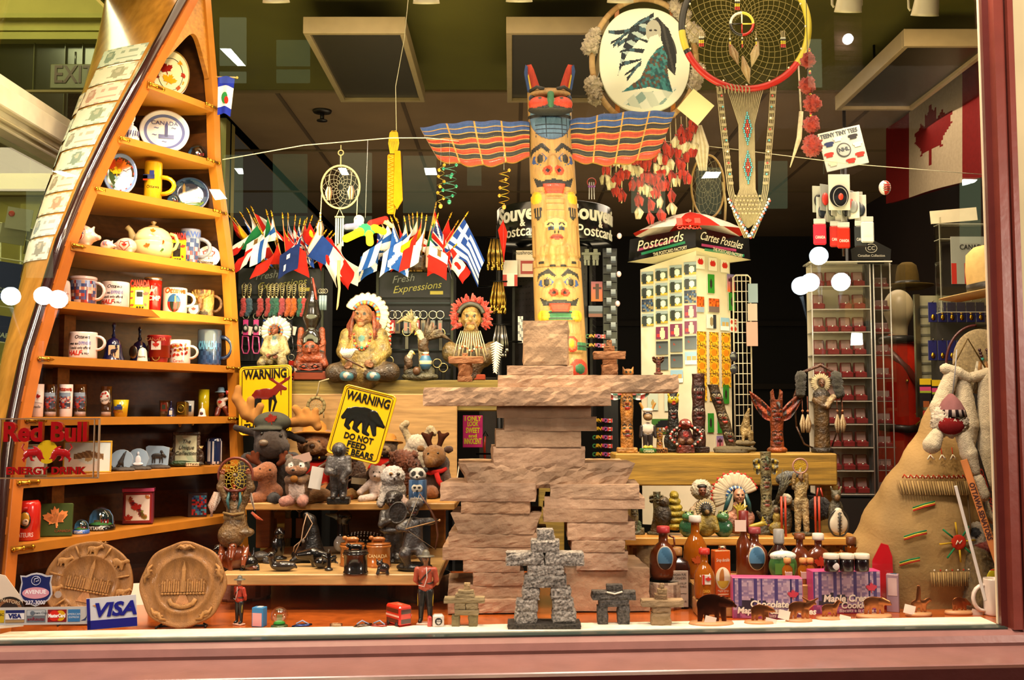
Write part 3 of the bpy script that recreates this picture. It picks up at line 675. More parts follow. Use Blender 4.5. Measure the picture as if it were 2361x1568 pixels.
m=MB();leaves(m,[(-10,10,20,.3,'#8a1a10'),(-4,-18,20,-.4,'#e0a010'),(-18,28,12,1,'#d0a018'),(24,30,10,.5,'#c88a18'),(30,0,9,2,'#9a2a14'),(20,-36,9,1.4,'#a04a1a'),(8,50,8,.2,'#b88a20'),(-32,-10,9,-.6,'#7a2418'),(2,-46,9,2.5,'#982a18'),(32,-22,8,.8,'#c08a20')],-1,M_);
m.tu([M_@Vector((27*CN(TAU*k/40),-.8,42*SN(TAU*k/40))) for k in RG(40)],.7,'#2c3a20',5,cl=1);m.bd('leaf_print','gloss',t)
t=TS('ceramic_bell','white ceramic bell with blue print and ring handle, left on the second canoe shelf','bell',1,303,.06);bell(t,22,76,'#ece4e4',top='ring')
m=MB();
for a in RG(10): m.tu([(18*SN(a*.3-1.3),-18*CN(a*.3-1.3)-.5,18+3*SN(a*9)),(17*SN(a*.3-1.2),-17*CN(a*.3-1.2)-.5,30)],1.1,'#3a4480',5)
m.bd('blue_print','gloss',t)
t=TS('porcelain_plate','white plate with blue wreath and parliament print on a black stand','plate',1,378,.07,RZS)
def pc(x,z,q,a):
 if .70<q<.84 and SN(a*31)*SN(a*13+1)>-.55: return '#6a74a8'
 if .55<q<.62 and SN(a*22)>0: return '#2c3266'
 return '#ece8e6'
M_=plate(t,55,54,52,R(14),pc,yaw=R(5));stand(t,70,50)
m=MB();m.tx('CANADA',0,22,-1,10,'#44508c',m=M_);m.box(4,-1,2,7,1,30,'#3c4680',m=M_);m.box(4,-1,-12,34,1,10,'#5a659c',m=M_);m.pr([(1,17),(7,17),(4,24)],-.5,-1.5,'#3c4680',m=M_)
for x,z in((-18,10),(20,12),(-22,-8),(0,-24)): m.tx('~',x,z,-1,14,'#5a659c',m=M_)
m.bd('blue_print','gloss',t)
t=TS('snow_globe','clear snow globe with black base reading OTTAWA on the second canoe shelf','snow globe',1,455,.07);globe(t,25,11,'#0e0c0c','OTTAWA')
t=TP('hand_flag','blue and white provincial style hand flag sticking out of the right canoe rail','flag',522,270,3.6);
m=MB();m.tu([(-26,2,95),(22,0,93)],1.8,'#c8a060');m.ba(23,0,93,3,c='#d8a838',n=8);m.bd('stick','satin',t)
m=MB();m.gr(lambda u,v:(-20+38*u-(1-v)*(u*9),-3+5*SN(u*7)*(1-v*.5),92-88*(1-v)+4*SN(u*4)),14,20,lambda u,v:'#22309a' if (v<.2 or v>.76) else '#ece2da');m.bd('cloth','cloth',t)
m=MB();m.ba(-3,-6,44,8,1.5,14,'#2a7a3a',10);m.ba(1,-8,38,5,1.5,9,'#c8281c',10);m.bd('emblem','cloth',t)
t=TS('leaf_plate','blue rimmed plate painted with a red and yellow maple leaf over a river','plate',2,276,.06,RZS)
M_=plate(t,37,52,50,R(14),lambda x,z,q,a:('#7a94c4' if q>.82 else '#b84434' if q>.78 and SN(a*16)>.6 else '#3f5a2e' if x<-.3 else '#4a3a28' if z>-.1 else '#8fb4d0' if SN(x*9+z*14)>-.2 else '#dfe6ea'),yaw=R(5));stand(t,34,44)
m=MB();leaves(m,[(-10,18,26,.5,'#c03a14'),(4,16,22,-.2,'#d86a14'),(-8,4,17,.1,'#f0c81c')],-1.2,M_);m.bd('leaf_print','gloss',t)
t=TS('yellow_mug','tall yellow mug with a small train picture on the third canoe shelf','mug',2,352,.07);mug_(t,20,95,'#dca818',inner='#b88a10',hh=.42,hz=.42)
m=MB();m.box(-3,-20.6,57,26,2,10,'#28366c');m.box(4,-20.8,66,10,2,10,'#2e4088');m.box(-11,-20.6,54,10,2,12,'#b83a20');m.tx('Ottawa',6,34,-20.6,7,'#2a2418',wrap=(0,0,20.2));m.bd('print','gloss',t)
t=TS('snow_globe','tiny clear snow globe beside the yellow mug','snow globe',2,400,.055);globe(t,17,6,'#7aa8cc')
t=TS('picture_plate','dark blue plate picturing a clock tower, right on the third canoe shelf','plate',2,438,.09,RZS)
M_=plate(t,42,41,40,R(14),lambda x,z,q,a:('#34507c' if q>.86 else '#6a8a3a' if z<-.45 else '#20304c' if SN(x*5+z*8)<.3 else '#4a6078'),yaw=R(5));stand(t,50,36)
m=MB();m.box(-14,-1,-2,6,1,40,'#c0a060',m=M_);m.pr([(-17,18),(-11,18),(-14,27)],-.5,-1.5,'#b89858',m=M_);m.box(6,-1,-14,34,1,12,'#b8945a',m=M_)
for k in RG(6): m.pr([(-8+6*k,-9),(-4+6*k,-9),(-6+6*k,-4)],-.5,-1.5,'#a8844a',m=M_)
m.ba(8,-1,-26,20,1,4,'#4a7a34',10,m=M_);m.bd('print','gloss',t)
for k,(px,label,sz,c) in enumerate(((193,'pink ceramic piggy bank with an oval picture, leftmost on the fourth canoe shelf',1.15,'#e0b8a4'),(247,'small pink ceramic pig lying on its side, between the two larger banks',.62,'#e2bda8'),(290,'grey-pink round ceramic pig with a red heart and leaf','.8',"#d2b2a0"))):
 t=TS('pig_bank',label,'piggy bank',3,px,.06);z=float(sz)
 if k<2: m=MB();m.bl([E(-2*z,0,24*z,23*z,20*z,23*z,c),E(20*z,-2,22*z,9*z,8*z,9*z,c),C(16*z,-4*z,33*z,5*z,21*z,-4*z,42*z,2*z,c),C(-12*z,-6*z,6*z,5*z,-12*z,-6*z,2*z,4*z,c),C(8*z,-6*z,6*z,5*z,8*z,-6*z,2*z,4*z,c),C(26*z,-4*z,22*z,4.6*z,31*z,-4*z,21*z,5*z,'#d09a88')],k=5*z)
 else: m=MB();m.bl([E(0,0,20,24,20,20,c),C(-18,-8,8,5,-18,-8,3,4,c),C(12,-8,6,5,12,-8,3,4,c),E(-22,-2,20,8,7,8,'#d8a898')],k=5)
 m.bd('body','gloss',t)
 m=MB()
 if k==0: m.ba(-4,-22,27,13,2.5,12,cf=lambda u,v,w:'#2a3a5c' if (v>.55) else '#a8281c' if SN(u*40)>-.3 else '#e8e0d0',n=18);m.tx('Ottawa',-4,42,-22.5,7,'#b83018')
 elif k==1:
  for a,cc in((0,'#c83028'),(1,'#3a5cb8'),(2,'#e0a018'),(3,'#b84ab8')): m.tu([(3*a-4,-12.6,14),(2*a-6,-13,20),(3*a-3,-12.5,24)],.8,cc,5)
 else:
  m.pr(leaf(3,20,7),-19.6,-20.6,'#c8281c');m.tu([(3,-19.6,8),(-9,-18.8,20),(-6,-18,30),(3,-19,27),(12,-18,30),(15,-18.2,20)],1.1,'#b83a2c',5,cl=1)
 m.bd('print','gloss',t)
t=TS('teapot','round cream teapot with autumn leaves and a knobbed lid on the fourth canoe shelf','teapot',3,352,.08)
m=MB();m.la([(26,0),(38,8),(44,22),(45,38),(44,41),(42.5,42),(44,43),(42,52),(34,66),(22,74),(10,76)],c='#e3cf94',n=40);m.bd('body','gloss',t)
m=MB();m.la([(14,76),(12,79),(8,80),(3,82),(6,86),(7,89),(0.1,92)],c='#8a6a3a');m.bd('lid_knob','gloss',t)
m=MB();m.tu([(-36,-4,42),(-46,-6,56),(-50,-7,68),(-58,-8,76)],[12,9,6,7],'#e3cf94',12);m.bd('spout','gloss',t)
m=MB();m.tu([(38,4,62),(50,4,58),(56,4,42),(50,4,28),(40,3,22)],4,'#c8b070',8);m.bd('handle','gloss',t)
m=MB();leaves(m,[(2,26,9,.3,'#c05a18'),(14,60,8,-.2,'#d06a18')],-44.5);leaves(m,[(30,18,8,.2,'#4a6a2a'),(34,36,7,1,'#b84a18')],-31);m.bd('leaf_print','gloss',t)
def canframe(t,w,h,win='#241c18'):
 m=MB();M_=MR(R(-8),4,'X')
 m.box(0,0,h*.42,w,4,h*.84,'#e0c818',1,m=M_);m.bd('frame','gloss',t)
 m=MB();m.box(-1,-2.2,h*.44,w*.42,1,h*.5,win,m=M_);m.bd('photo_window','gloss',t)
 m=MB();m.tx('CANADA',0,h*.9,-2,h*.24,'#c82818',.04,w=w*1.02,depth=.2,m=M_);leaves(m,[(w*.33,h*.55,w*.2,.2,'#c03014'),(-w*.4,h*.62,w*.1,.2,'#c83018'),(-w*.4,h*.4,w*.1,.6,'#c83018'),(-w*.38,h*.15,w*.12,.1,'#c84418'),(w*.34,h*.2,w*.12,2,'#a83018')],-2.4,M_)
 for k in RG(3): m.ba(w*(-.1+.14*k),-3,h*.1,w*.06,c='#1a1a14',n=8)
 m.bd('decoration','gloss',t)
 m=MB();m.box(0,10,h*.3,w*.3,1.5,h*.62,'#222',m=MR(R(14),4,'X'));m.bd('easel_back','satin',t)
t=TS('photo_frame','yellow souvenir picture frame topped with red CANADA letters, beside the teapot','picture frame',3,408,.04,RZS);canframe(t,38,66)
t=TS('glass_mug','tall frosted glass mug with blue and pink print behind the mini frame','mug',3,438,.09);mug_(t,20,86,'#6a7490',r2=23,cf=lambda u,v:('#8a90a8' if v>.7 else '#b05a5a' if SN(u*60)*CN(v*30)>.45 else '#a8a4b4' if SN(u*34+v*20)>.2 else '#4c5a84'),hc='#8a8c98',inner='#5a6078',hh=.5)
MB().tx('OTTAWA',-2,72,-23,13,'#5a70b8',.02,wrap=(0,0,23)).bd('lettering','gloss',t)
t=TS('souvenir_saucer','small white saucer with a red outlined leaf on a black holder','saucer',3,481,.05,RZS);M_=plate(t,25,25,26,R(12),lambda x,z,q,a:'#eee6de',yaw=R(5));stand(t,30,20,10)
m=MB();m.pr(leaf(0,4,17),-1,-1.6,'#b8342a',m=M_);m.pr(leaf(0,4,13),-1.5,-2.1,'#efe2dc',m=M_);m.bd('leaf_print','gloss',t)
m=MB();m.la([(6,-0),(12,5),(15,12),(13,12),(8,4)],x=-2,y=-16,z=2,c='#ece4dc');m.tx('Ottawa',-2,9,-31,7,'#222',wrap=(-2,-16,14));m.bd('tiny_cup','gloss',t)
t=TS('salt_shaker','small white ceramic shaker at the left end of the fifth canoe shelf','shaker',4,146,.05);MB().la([(15,0),(16.5,3),(14,44),(12,50),(5,53),(.1,53.5)],c='#e6c8bc').bd('body','gloss',t);MB().tx('Ottawa',6,20,-15.5,6,'#a83a20',wrap=(0,0,15.2)).bd('print','gloss',t)
def city(u,v):
 if v>.86 or v<.08: return '#eacfc2'
 if .5<u<1:
  k=(u-.5)*2
  if v>.6 and SN(k*30+v*6)>-.2: return '#8f9cc0'
  return ['#7a3428','#b8745a','#5a4a6a','#c8a088','#a83a2c','#3f4a74','#d8c0a8'][hs_(int(k*17),int(v*14))]
 return '#d8c0b8'
t=TS('travel_mug','large insulated mug wrapped in town pictures, left on the fifth canoe shelf','mug',4,190,.075);mug_(t,30,66,'#e6c8bc',cf=city,hs=1,handle=True,hh=.6)
MB().la([(30.6,58),(31.5,60),(31,65),(28,66.5),(.1,66.5)],c='#e6c4b8').bd('lid','gloss',t)
def joke(t,r,h,mir_=0):
 m=MB();m.tx('Ottawa',r*.28,h*.80,-r,h*.13,'#2a2420',.012,shear=.3,wrap=(0,0,r));m.tx('was so',-r*.34,h*.56,-r,h*.1,'#1c1a18',.02,wrap=(0,0,r));m.tx('EXPENSIVE',r*.5,h*.57,-r,h*.12,'#3a50b0',.0,wrap=(0,0,r),w=r*.85)
 m.tx('I could only afford',r*.12,h*.40,-r,h*.095,'#1c1a18',.02,wrap=(0,0,r),w=r*1.55);m.tx('HALF',-r*.28,h*.21,-r,h*.17,'#c03020',.03,shear=.2,wrap=(0,0,r));m.tx('a mug',r*.55,h*.2,-r,h*.1,'#1c1a18',.02,wrap=(0,0,r),w=r*.5);m.bd('lettering','gloss',t)
t=TS('white_mug','white joke mug with HALF in red letters, beside the leaning picture frame','mug',4,265,.06);mug_(t,31,60,'#e8cfc4',handle=False);joke(t,31,60)
t=TS('photo_frame','yellow souvenir picture frame topped with red CANADA letters, leaning by the red tumbler','picture frame',4,321,.04,RZS);canframe(t,42,68,'#d8cdb8')
t=TS('red_tumbler','shiny red metal tumbler with a rider emblem behind the yellow frame','tumbler',4,352,.10);MB().la([(15,0),(17,4),(19,60),(20,78)],c='#b81410').bd('body','gloss',t);MB().la([(20.4,76),(21,80),(20,83),(17,83),(16,60)],c='#c8c4bc').bd('steel_rim','metal',t)
m=MB();m.tx('RCMP',4,34,-19,11,'#e8dcd0',.03,wrap=(0,0,19));m.bl([E(4,-20,52,6,2,3.4,'#e8dcd0'),C(0,-20,50,1.4,-1,-20,44,1,'#e8dcd0'),C(8,-20,50,1.4,9,-20,44,1,'#e8dcd0'),C(3,-20,54,1.6,3,-20,62,1.5,'#e8dcd0'),C(9,-20,54,1.6,12,-20,58,1.2,'#e8dcd0')],vox=.9);m.bd('emblem','satin',t)
t=TS('white_mug','white mug with an oval picture of guards under curly orange lettering','mug',4,403,.055);mug_(t,27,60,'#e8cfc4',hh=.5,hz=.55)
m=MB();m.ba(6,-26.5,24,15,2.5,21,cf=lambda u,v,w:('#2c5a8c' if v>.5 else '#a8281c' if SN(u*34)>0 else '#1c2418'),n=20);m.tx('Ottawa',8,52,-26,12,'#b8501c',.05,shear=.2,wrap=(0,0,27));m.box(10,-29.5,32,3,1,16,'#c0a068');m.bd('print','gloss',t)
t=TS('moose_mug','sculpted golden brown moose mug with a rope handle, right on the fifth canoe shelf','mug',4,466,.06);mug_(t,25,62,'#a8823c',r2=27,cf=lambda u,v:'#8a4a1c' if v>.86 and SN(u*90)>0 else '#c09850' if v>.3 else '#a8885a',hc='#6a4420',fin='carved',hh=.6)
m=MB();m.bl([E(4,-30,34,7,7,12,'#8a5a24'),C(4,-32,26,6,6,-36,18,5,'#7a4a1c'),C(-2,-30,42,3,-16,-32,50,3,'#b88a3c'),C(-10,-32,46,2.5,-14,-33,56,1.5,'#b88a3c'),C(10,-30,42,3,22,-32,48,3,'#b88a3c'),C(16,-32,46,2.5,22,-33,55,1.5,'#b88a3c')],vox=1.3);m.bd('moose_head','carved',t)
MB().tx('Canada',0,9,-27,10,'#3a2410',.03,wrap=(0,0,26)).bd('lettering','satin',t)
t=TS('shield_magnet','small silver shield magnet with a red leaf leaning on the moose mug','magnet',4,446,.02,RZS)
m=MB();m.pr([(-13,26),(13,26),(14,10),(8,0),(0,-1),(-8,0),(-14,10)],-1,1.5,'#4a3a34');m.pr([(-10,23),(10,23),(11,10),(6,3),(0,1),(-6,3),(-11,10)],-2,0,'#d8ccc0');m.pr(leaf(0,13,6),-2,-2.8,'#b82a1c');m.bd('shield','satin',t)
t=TS('white_mug','white joke mug with HALF in red letters, left of the blue bells','mug',5,191,.06);mug_(t,31,62,'#e8cfc4',hh=.5,hz=.6);joke(t,31,62)
t=TS('bell_souvenir','dark blue glazed bell with a cream moose square','bell',5,261,.06);bell(t,26,88,'#0e1038')
m=MB();m.box(8,-19.5,20,25,2,30,'#d8b890',1);m.bl([E(8,-21,22,7,1.4,4.5,'#141830'),C(12,-21,24,2.4,16,-21,27,2,'#141830'),C(3,-21,20,1.5,2,-21,10,1,'#141830'),C(6,-21,20,1.5,6,-21,10,1,'#141830'),C(11,-21,20,1.5,12,-21,10,1,'#141830'),C(16,-21,28,1,14,-21,33,2.6,'#141830')],vox=.8);m.bd('moose_plaque','gloss',t)
t=TS('bell_souvenir','dark blue glazed bell with an oval pewter badge behind the small white bell','bell',5,321,.10);bell(t,24,84,'#101234')
m=MB();m.ba(-7,-20,24,10,2.5,15,'#8a7a68',16);m.bd('pewter_badge','metal',t)
t=TS('ceramic_bell','little white thimble bell in front of the blue bells','bell',5,328,.03);MB().la([(13,0),(12,3),(9,26),(6,31),(3,32),(.1,34)],c='#e4d4c0').bd('bell_body','gloss',t);MB().tx('Ottawa',0,12,-11.5,5,'#2a241c',wrap=(0,0,11.5)).bd('lettering','gloss',t)
t=TS('red_cup','flared red cup with a leaf badge and gold crest','cup',5,366,.06);mug_(t,19,64,'#a01a14',r2=27,fin='satin',handle=False,inner='#501008')
m=MB();m.box(1,-24,40,22,1.5,20,'#d8c8b8');m.pr(leaf(1,40,9),-24.6,-25.4,'#b82a1c');m.tx('CANADA',0,54,-25.4,8,'#c88a5a');m.tu([(8*CN(a*TAU/14),-21,13+8*SN(a*TAU/14)) for a in RG(14)],1.6,'#8a6428',5,cl=1);m.ba(-18,-16,34,7,3,8,'#3a2010',8);m.bd('print','satin',t)
t=TS('white_mug','white mug scattered with red and yellow leaves on the sixth canoe shelf','mug',5,413,.06);mug_(t,25,56,'#e8d4c8',hh=.5)
m=MB()
for k in RG(26):
 a=R(-62+(k*37)%124);z=16+((k*23)%30);MM=MR(a,4,'Z');m.pr(leaf(0,z,4.6,k*1.3),-25.2,-25.8,['#b82a1c','#c8441c','#c8901c','#8a2418'][k%4],m=MM)
m.tx('Canada',6,7,-25,6,'#b83a2c',wrap=(0,0,25));m.bd('leaf_print','gloss',t)
t=TS('glass_stein','large dark blue glass stein lettered CANADA at the right of the sixth canoe shelf','stein',5,482,.07);mug_(t,27,84,'#20365c',cf=lambda u,v:'#56607a' if v>.62 else mixc('#16264a','#3a5a8c',.5+.5*SN(u*80)*SN(v*30)),hc='#1a2c50',inner='#7a8088',hh=.6)
MB().tx('CANADA',2,46,-27,19,'#5a9ad0',.03,shear=.2,depth=.05,wrap=(0,0,27),w=44).bd('lettering','gloss',t)
def shooter(label,px,r,h,cup,cf=None,ins=.06,r2=None,name='shot_glass',tint='#e8dcd4'):
 t=TS(name,label,'shot glass',6,px,ins,group=None);r2=r2 or r*1.05
 MB().la([(r*.95,0),(r,2),(r2,h),(r2*.93,h),(r*.88,h*.2),(.1,h*.17)],c=tint,n=22).bd('glass','lens' if not cup else 'satin',t)
 if not cup: MB().la([(r*.86,1.5),(r*.9,h*.16),(.1,h*.17)],c='#c8b4ac',n=18).bd('thick_base','gloss',t)
 return t
t=shooter('frosted tall shot glass with a maple leaf flag, leftmost on its canoe shelf',84,14,76,1,tint='#d0b0a4')
m=MB();m.gr(lambda u,v:((14.9)*SN((u-.5)*2.6),-14.9*CN((u-.5)*2.6),38+26*v-u*6),16,8,lambda u,v:'#c0201c' if u<.42 else '#e8d8d0');
m.pr(leaf(7.5,46,8),-13.6,-14.2,'#c0281c');m.tx('Canada',2,24,-14.6,6,'#3a3030',wrap=(0,0,14.6));m.bd('print','satin',t)
for px,lab,tc,rim in((115,'clear tall shot glass with dark town print, second from the left',0,'#3a2a34'),(151,'frosted tall shot glass with guards under red lettering',1,'#c8a898'),(184,'clear tall shot glass with small red guards, fourth on the seventh canoe shelf',0,'#4a4a54')):
 t=shooter(lab,px,14,75,tc,tint='#d8c0b8' if tc else '#e8e0e0')
 m=MB();m.gr(lambda u,v:(14.9*SN((u-.5)*2.2),-14.9*CN((u-.5)*2.2),20+36*v),12,12,lambda u,v:[rim,'#8a1c18','#2a2430','#586a84','#a83a2c'][hs_(int(u*9),int(v*10),5)] if v<.75 else '#8a98a8')
 if tc: m.tx('Ottawa',0,64,-15,9,'#b83a1c',.04,wrap=(0,0,15))
 m.bd('print','satin',t)
t=shooter('clear tall shot glass with an oval red leaf label, mid canoe shelf',244,12,70,0)
m=MB();m.ba(1,-11.4,44,11.5,2.5,16,'#e0d4c8',16);leaves(m,[(-3,52,4,.3,'#b8281c'),(4,54,4,1,'#b8281c'),(8,47,3.5,0,'#b8281c'),(-6,46,3.5,.5,'#b8281c')],-13.6);m.tx('Canada',1,39,-13.8,7,'#3a2a20',shear=.3,rot=.3);m.bd('label','satin',t)
def yshot(t,r,h,r2):
 MB().la([(r,0),(r2,h),(r2*.9,h),(r*.85,h*.15),(.1,h*.12)],c='#c8a814',n=24).bd('glass','gloss',t)
 m=MB();m.box(0,-(r+r2)/2,h*.52,r*1.3,2,h*.2,'#2c3868');m.box(2,-(r+r2)/2-.6,h*.64,r*.7,2,h*.16,'#38508c');m.tx('Ottawa',0,h*.3,-(r+r2)/2-1,h*.14,'#8a2a14');m.bd('print','gloss',t)
t=TS('shot_glass','short flared yellow shot glass with a train picture','shot glass',6,278,.06);yshot(t,14,39,17.5)
t=TS('shot_glass','short clear shot glass with a small red crest beside the tiny blue bell','shot glass',6,379,.08);MB().la([(10,0),(12.5,37),(11.5,37),(9,6),(.1,5)],c='#e4dcd8').bd('glass','lens',t);m=MB();m.box(2,-11,22,14,1.5,20,'#7a2a18');m.box(2,-12,22,8,1,10,'#2a3a2c');m.bd('crest','satin',t)
t=TS('bell_souvenir','tiny dark blue bell with a white square on the seventh canoe shelf','bell',6,394,.04);bell(t,10,36,'#10143c');MB().box(2,-8,9,7,1.5,10,'#c8c4b8').bd('white_square','gloss',t)
t=TS('shot_glass','golden square shot glass with an embossed leaf','shot glass',6,420,.05);MB().box(0,0,17,24,22,34,'#8a6c24',3).bd('glass','metal',t);m=MB();m.pr(leaf(0,19,6),-11,-12,'#c8a848');m.tu([(8*CN(a*TAU/16),-11.5,18+9*SN(a*TAU/16)) for a in RG(16)],.8,'#c8a848',5,cl=1);m.bd('embossing','metal',t)
t=TS('shot_glass','white shot glass with blue print behind the golden one','shot glass',6,436,.09);MB().la([(10,0),(11,36),(10,36),(9,8),(.1,7)],c='#ccd0cc').bd('glass','gloss',t);MB().box(3,-10,18,10,1.5,14,'#2c4058').bd('print','gloss',t)
t=TS('shot_glass','tall yellow and clear shot glass behind the small white bell','shot glass',6,469,.08);MB().la([(12,0),(12.5,62),(11.5,62),(10,10),(.1,9)],cf=lambda u,z,r:'#d8c818' if z>20 else '#a8a060').bd('glass','gloss',t)
t=TS('ceramic_bell','little white handled bell in front of the tall yellow shot glass','bell',6,466,.03);bell(t,10,32,'#e4dcd0');m=MB();m.ba(1,-8.6,7,4,1.5,4,'#4a3038',8);m.bd('print','gloss',t)
t=TS('moose_figurine','little brown moose figurine in a blue hat and white maple leaf shirt, drinking','figurine',6,512,.05)
m=MB();BR='#6a2a1c';m.bl([E(-2,0,32,11,9,13,'#e8ddd0'),C(-8,-3,16,6.5,-9,-8,6,5.5,BR),C(8,-2,18,7,12,3,6,5,BR),C(-9,-8,5,4.5,-10,-12,3,4,BR),C(12,3,5,4,16,0,3,4,BR),C(6,-4,38,4.5,15,-6,42,4,'#e8ddd0'),C(15,-6,42,3.5,14,-9,52,3,BR),E(-2,-3,50,8,8,8,BR),C(-2,-8,50,5,4,-12,50,4,BR)],k=3);m.bd('body','satin',t)
m=MB();m.la([(14,0),(13,2),(8,3),(7,10),(5,12),(.1,12)],x=-3,y=-2,z=55,c='#9ac0d8',n=18);m.bd('hat','satin',t)
m=MB();m.la([(4,0),(4,9),(.1,9)],x=14,y=-10,z=50,c='#b8342c',n=12);m.bd('can','gloss',t);m=MB();m.pr(leaf(-3,32,6),-9.4,-10.2,'#c0281c');m.bd('leaf_badge','satin',t)
def framebox(t,w,h,th,fc,inner,cf=None,tilt=8,border=.1,nu=24,nv=18,finf='satin',zb=0):
 M_=MT((0,0,zb))@MR(R(-tilt),4,'X');b=w*border
 m=MB()
 for x,z,sx,sz in((0,b/2,w,b),(0,h-b/2,w,b),(-w/2+b/2,h/2,b,h-2*b),(w/2-b/2,h/2,b,h-2*b)): m.box(x,0,z,sx,th,sz,fc,th*.25,m=M_)
 m.bd('frame',finf,t);m=MB();s0=0
 m.ca(0,-th*.1,h/2,w-2*b+1,h-2*b+1,1.5,cf,nu,nv,inner,'#888');m.xf(M_);m.bd('picture','print',t)
t=TS('photo_frame','small frame with a pale snowy bird picture behind the left of the acrylic sign','picture frame',7,72,.05,RZS);framebox(t,66,76,4,'#7a6a50',None,lambda u,v:'#5a4a3c' if (u-.5)**2*8+(v-.75)**2*9<.25 else '#d8ccc0' if v<.7 else '#a8b8b8')
t=TS('painting_plaque','gold edged picture of an eagle landing on snow, on the eighth canoe shelf','picture',7,200,.07,RZS)
def eag(u,v):
 x,y=u-.52,v-.55
 if (abs(x)<.32 and abs(y-.05+abs(x)*.3)<.12-.08*abs(x) ): return '#6a4a2c' if SN(u*60+v*30)>-.3 else '#8a6a44'
 if x*x*20+(y+.12)**2*14<.12: return '#a88a5c'
 return '#e0d0c4' if v<.35+.1*SN(u*9) else '#c8d0cc'
framebox(t,106,74,4,'#c8982c',None,eag,border=.035,nu=40,nv=28)
def dome(label,px,kind,w=25):
 t=TS('painted_stone',label,'stone',7,px,.05,RZS)
 if kind<2: o=[(w*CN(a*PI/9-.35)*(1 if kind==0 else .9+.06*(a%2)),26+w*SN(a*PI/9-.35)*.95) for a in RG(0,12)];o+=[(-w*.7,8),(w*.7,8)]
 else: o=[(-24,8),(24,8),(27,48),(12,52),(-20,53),(-25,50)]
 m=MB();m.pr(o,-3,4,'#8fa4b8','#c8d0d8');m.bd('painted_slab','satin',t);m=MB()
 c='#2a2624'
 if kind==0: m.bl([C(-2,-4,20,6,2,-4,30,4,c),C(2,-4,30,4,6,-4,40,2.5,c),C(6,-4,40,2,10,-4,46,1,c),C(-6,-4,14,4,-9,-4,11,3,c),C(3,-4,20,2,4,-4,10,1.6,c)],vox=1.1)
 elif kind==1: m.bl([E(0,-4,22,7,2,12,'#d8d8dc'),E(0,-4,38,3,2,5,'#c8ccd4'),E(0,-4,14,12,2,4,'#e8e8ec')],vox=1.1)
 else: m.bl([E(0,-4,30,13,2,6,c),C(12,-4,33,3.5,18,-4,28,2.5,c),C(-9,-4,28,2,-10,-4,14,1.4,c),C(-5,-4,28,2,-5,-4,14,1.4,c),C(7,-4,28,2,6,-4,14,1.4,c),C(11,-4,28,2,12,-4,14,1.4,c),C(12,-4,36,2,9,-4,40,3,c)],vox=1.1)
 m.bd('animal_painting','satin',t)
 m=MB();m.bl([E(0,0,5,w*1.1,10,5,'#4a423c'),E(8,-4,3,w*.9,9,4,'#5a5048'),E(-10,2,4,14,8,5,'#3a342e')],vox=1.8,fuzz=1.2);m.bd('rock_base','stone',t)
dome('round blue slab with a howling wolf on a slate base',280,0);dome('pale jagged slab with a white bird on a slate base, right of the wolf slab',318,1);dome('squared pale slab with a standing moose silhouette on a slate base',362,2)
t=TS('rustic_frame','rustic bark picture frame with moose, trees and the words The Unique Collection','picture frame',7,428,.05,RZS);framebox(t,62,76,8,'#4a3420',None,lambda u,v:'#c8c4a0' if SN(u*6+v*4)>-.6 else '#a8b090',border=.12,finf='carved',zb=4)
m=MB();M_=MR(R(-8),4,'X')
for s_,z in(('The',58),('Unique',44),('Collection',31)): m.tx(s_,0,z,-3,8.5,'#2a2418',.01,shear=.3,m=M_)
m.bd('lettering','satin',t)
m=MB();m.bl([E(-10,-8,8,28,9,7,'#2a4a24'),E(18,-8,6,24,8,5,'#3a3020'),E(-32,-6,18,7,6,12,'#3a2618'),E(34,-6,20,7,6,14,'#3a2618'),C(-32,-6,30,5,-36,-10,34,4,'#3a2618'),C(34,-6,32,5,30,-10,38,4,'#3a2618')],vox=1.8,k=3)
for x,z in((-34,36),(34,40),(-14,92),(14,96)):
 for k in(-1,0,1): m.tu([(x,-6,z),(x+4*k,-8,z+8)],[2,.8],'#b89a5c',6)
m.bd('moose_carving','carved',t);m=MB();m.box(16,-18,6,30,3,9,'#d8c49c',1);m.tx('OTTAWA',16,6,-20,6,'#3a2a18');m.bd('name_plate','satin',t)
t=TS('patterned_tin','dark blue tin covered with white hockey players','tin',7,492,.06);MB().la([(17,0),(18.5,2),(19,8),(19,54),(17,60),(14,62),(.1,62)],cf=lambda u,z,r:'#16223c' if r<17.5 and z>50 else ('#d8d4d4' if SN(u*47+z*.3)*SN(z*.45+u*23)>.15 else '#1c2a50'),n=60).bd('can','gloss',t)
t=TS('red_tin','red hockey team tin with a blue and white oval badge','tin',7,533,.06);MB().la([(20,0),(21,2),(21,62),(19,68),(15,70),(.1,70)],c='#a8201c',n=40).bd('can','gloss',t)
m=MB();m.ba(2,-19.5,28,15,4,11,'#d8d0d0',20);m.ba(2,-20.5,28,13,4,9,'#a8201c',20);m.ba(2,-21.5,28,10,4,6.5,'#1c3a8c',20);m.tx('H',2,28,-25.4,8,'#e8e4e4',.04);m.bd('team_badge','gloss',t)
t=TS('red_tin','bright red hockey team tin lettered SENATEUR at the bottom left canoe shelf','tin',8,62,.06);MB().la([(25,0),(28,3),(28,78),(26,86),(22,91),(.1,91)],c='#d0241a',n=40).bd('can','gloss',t)
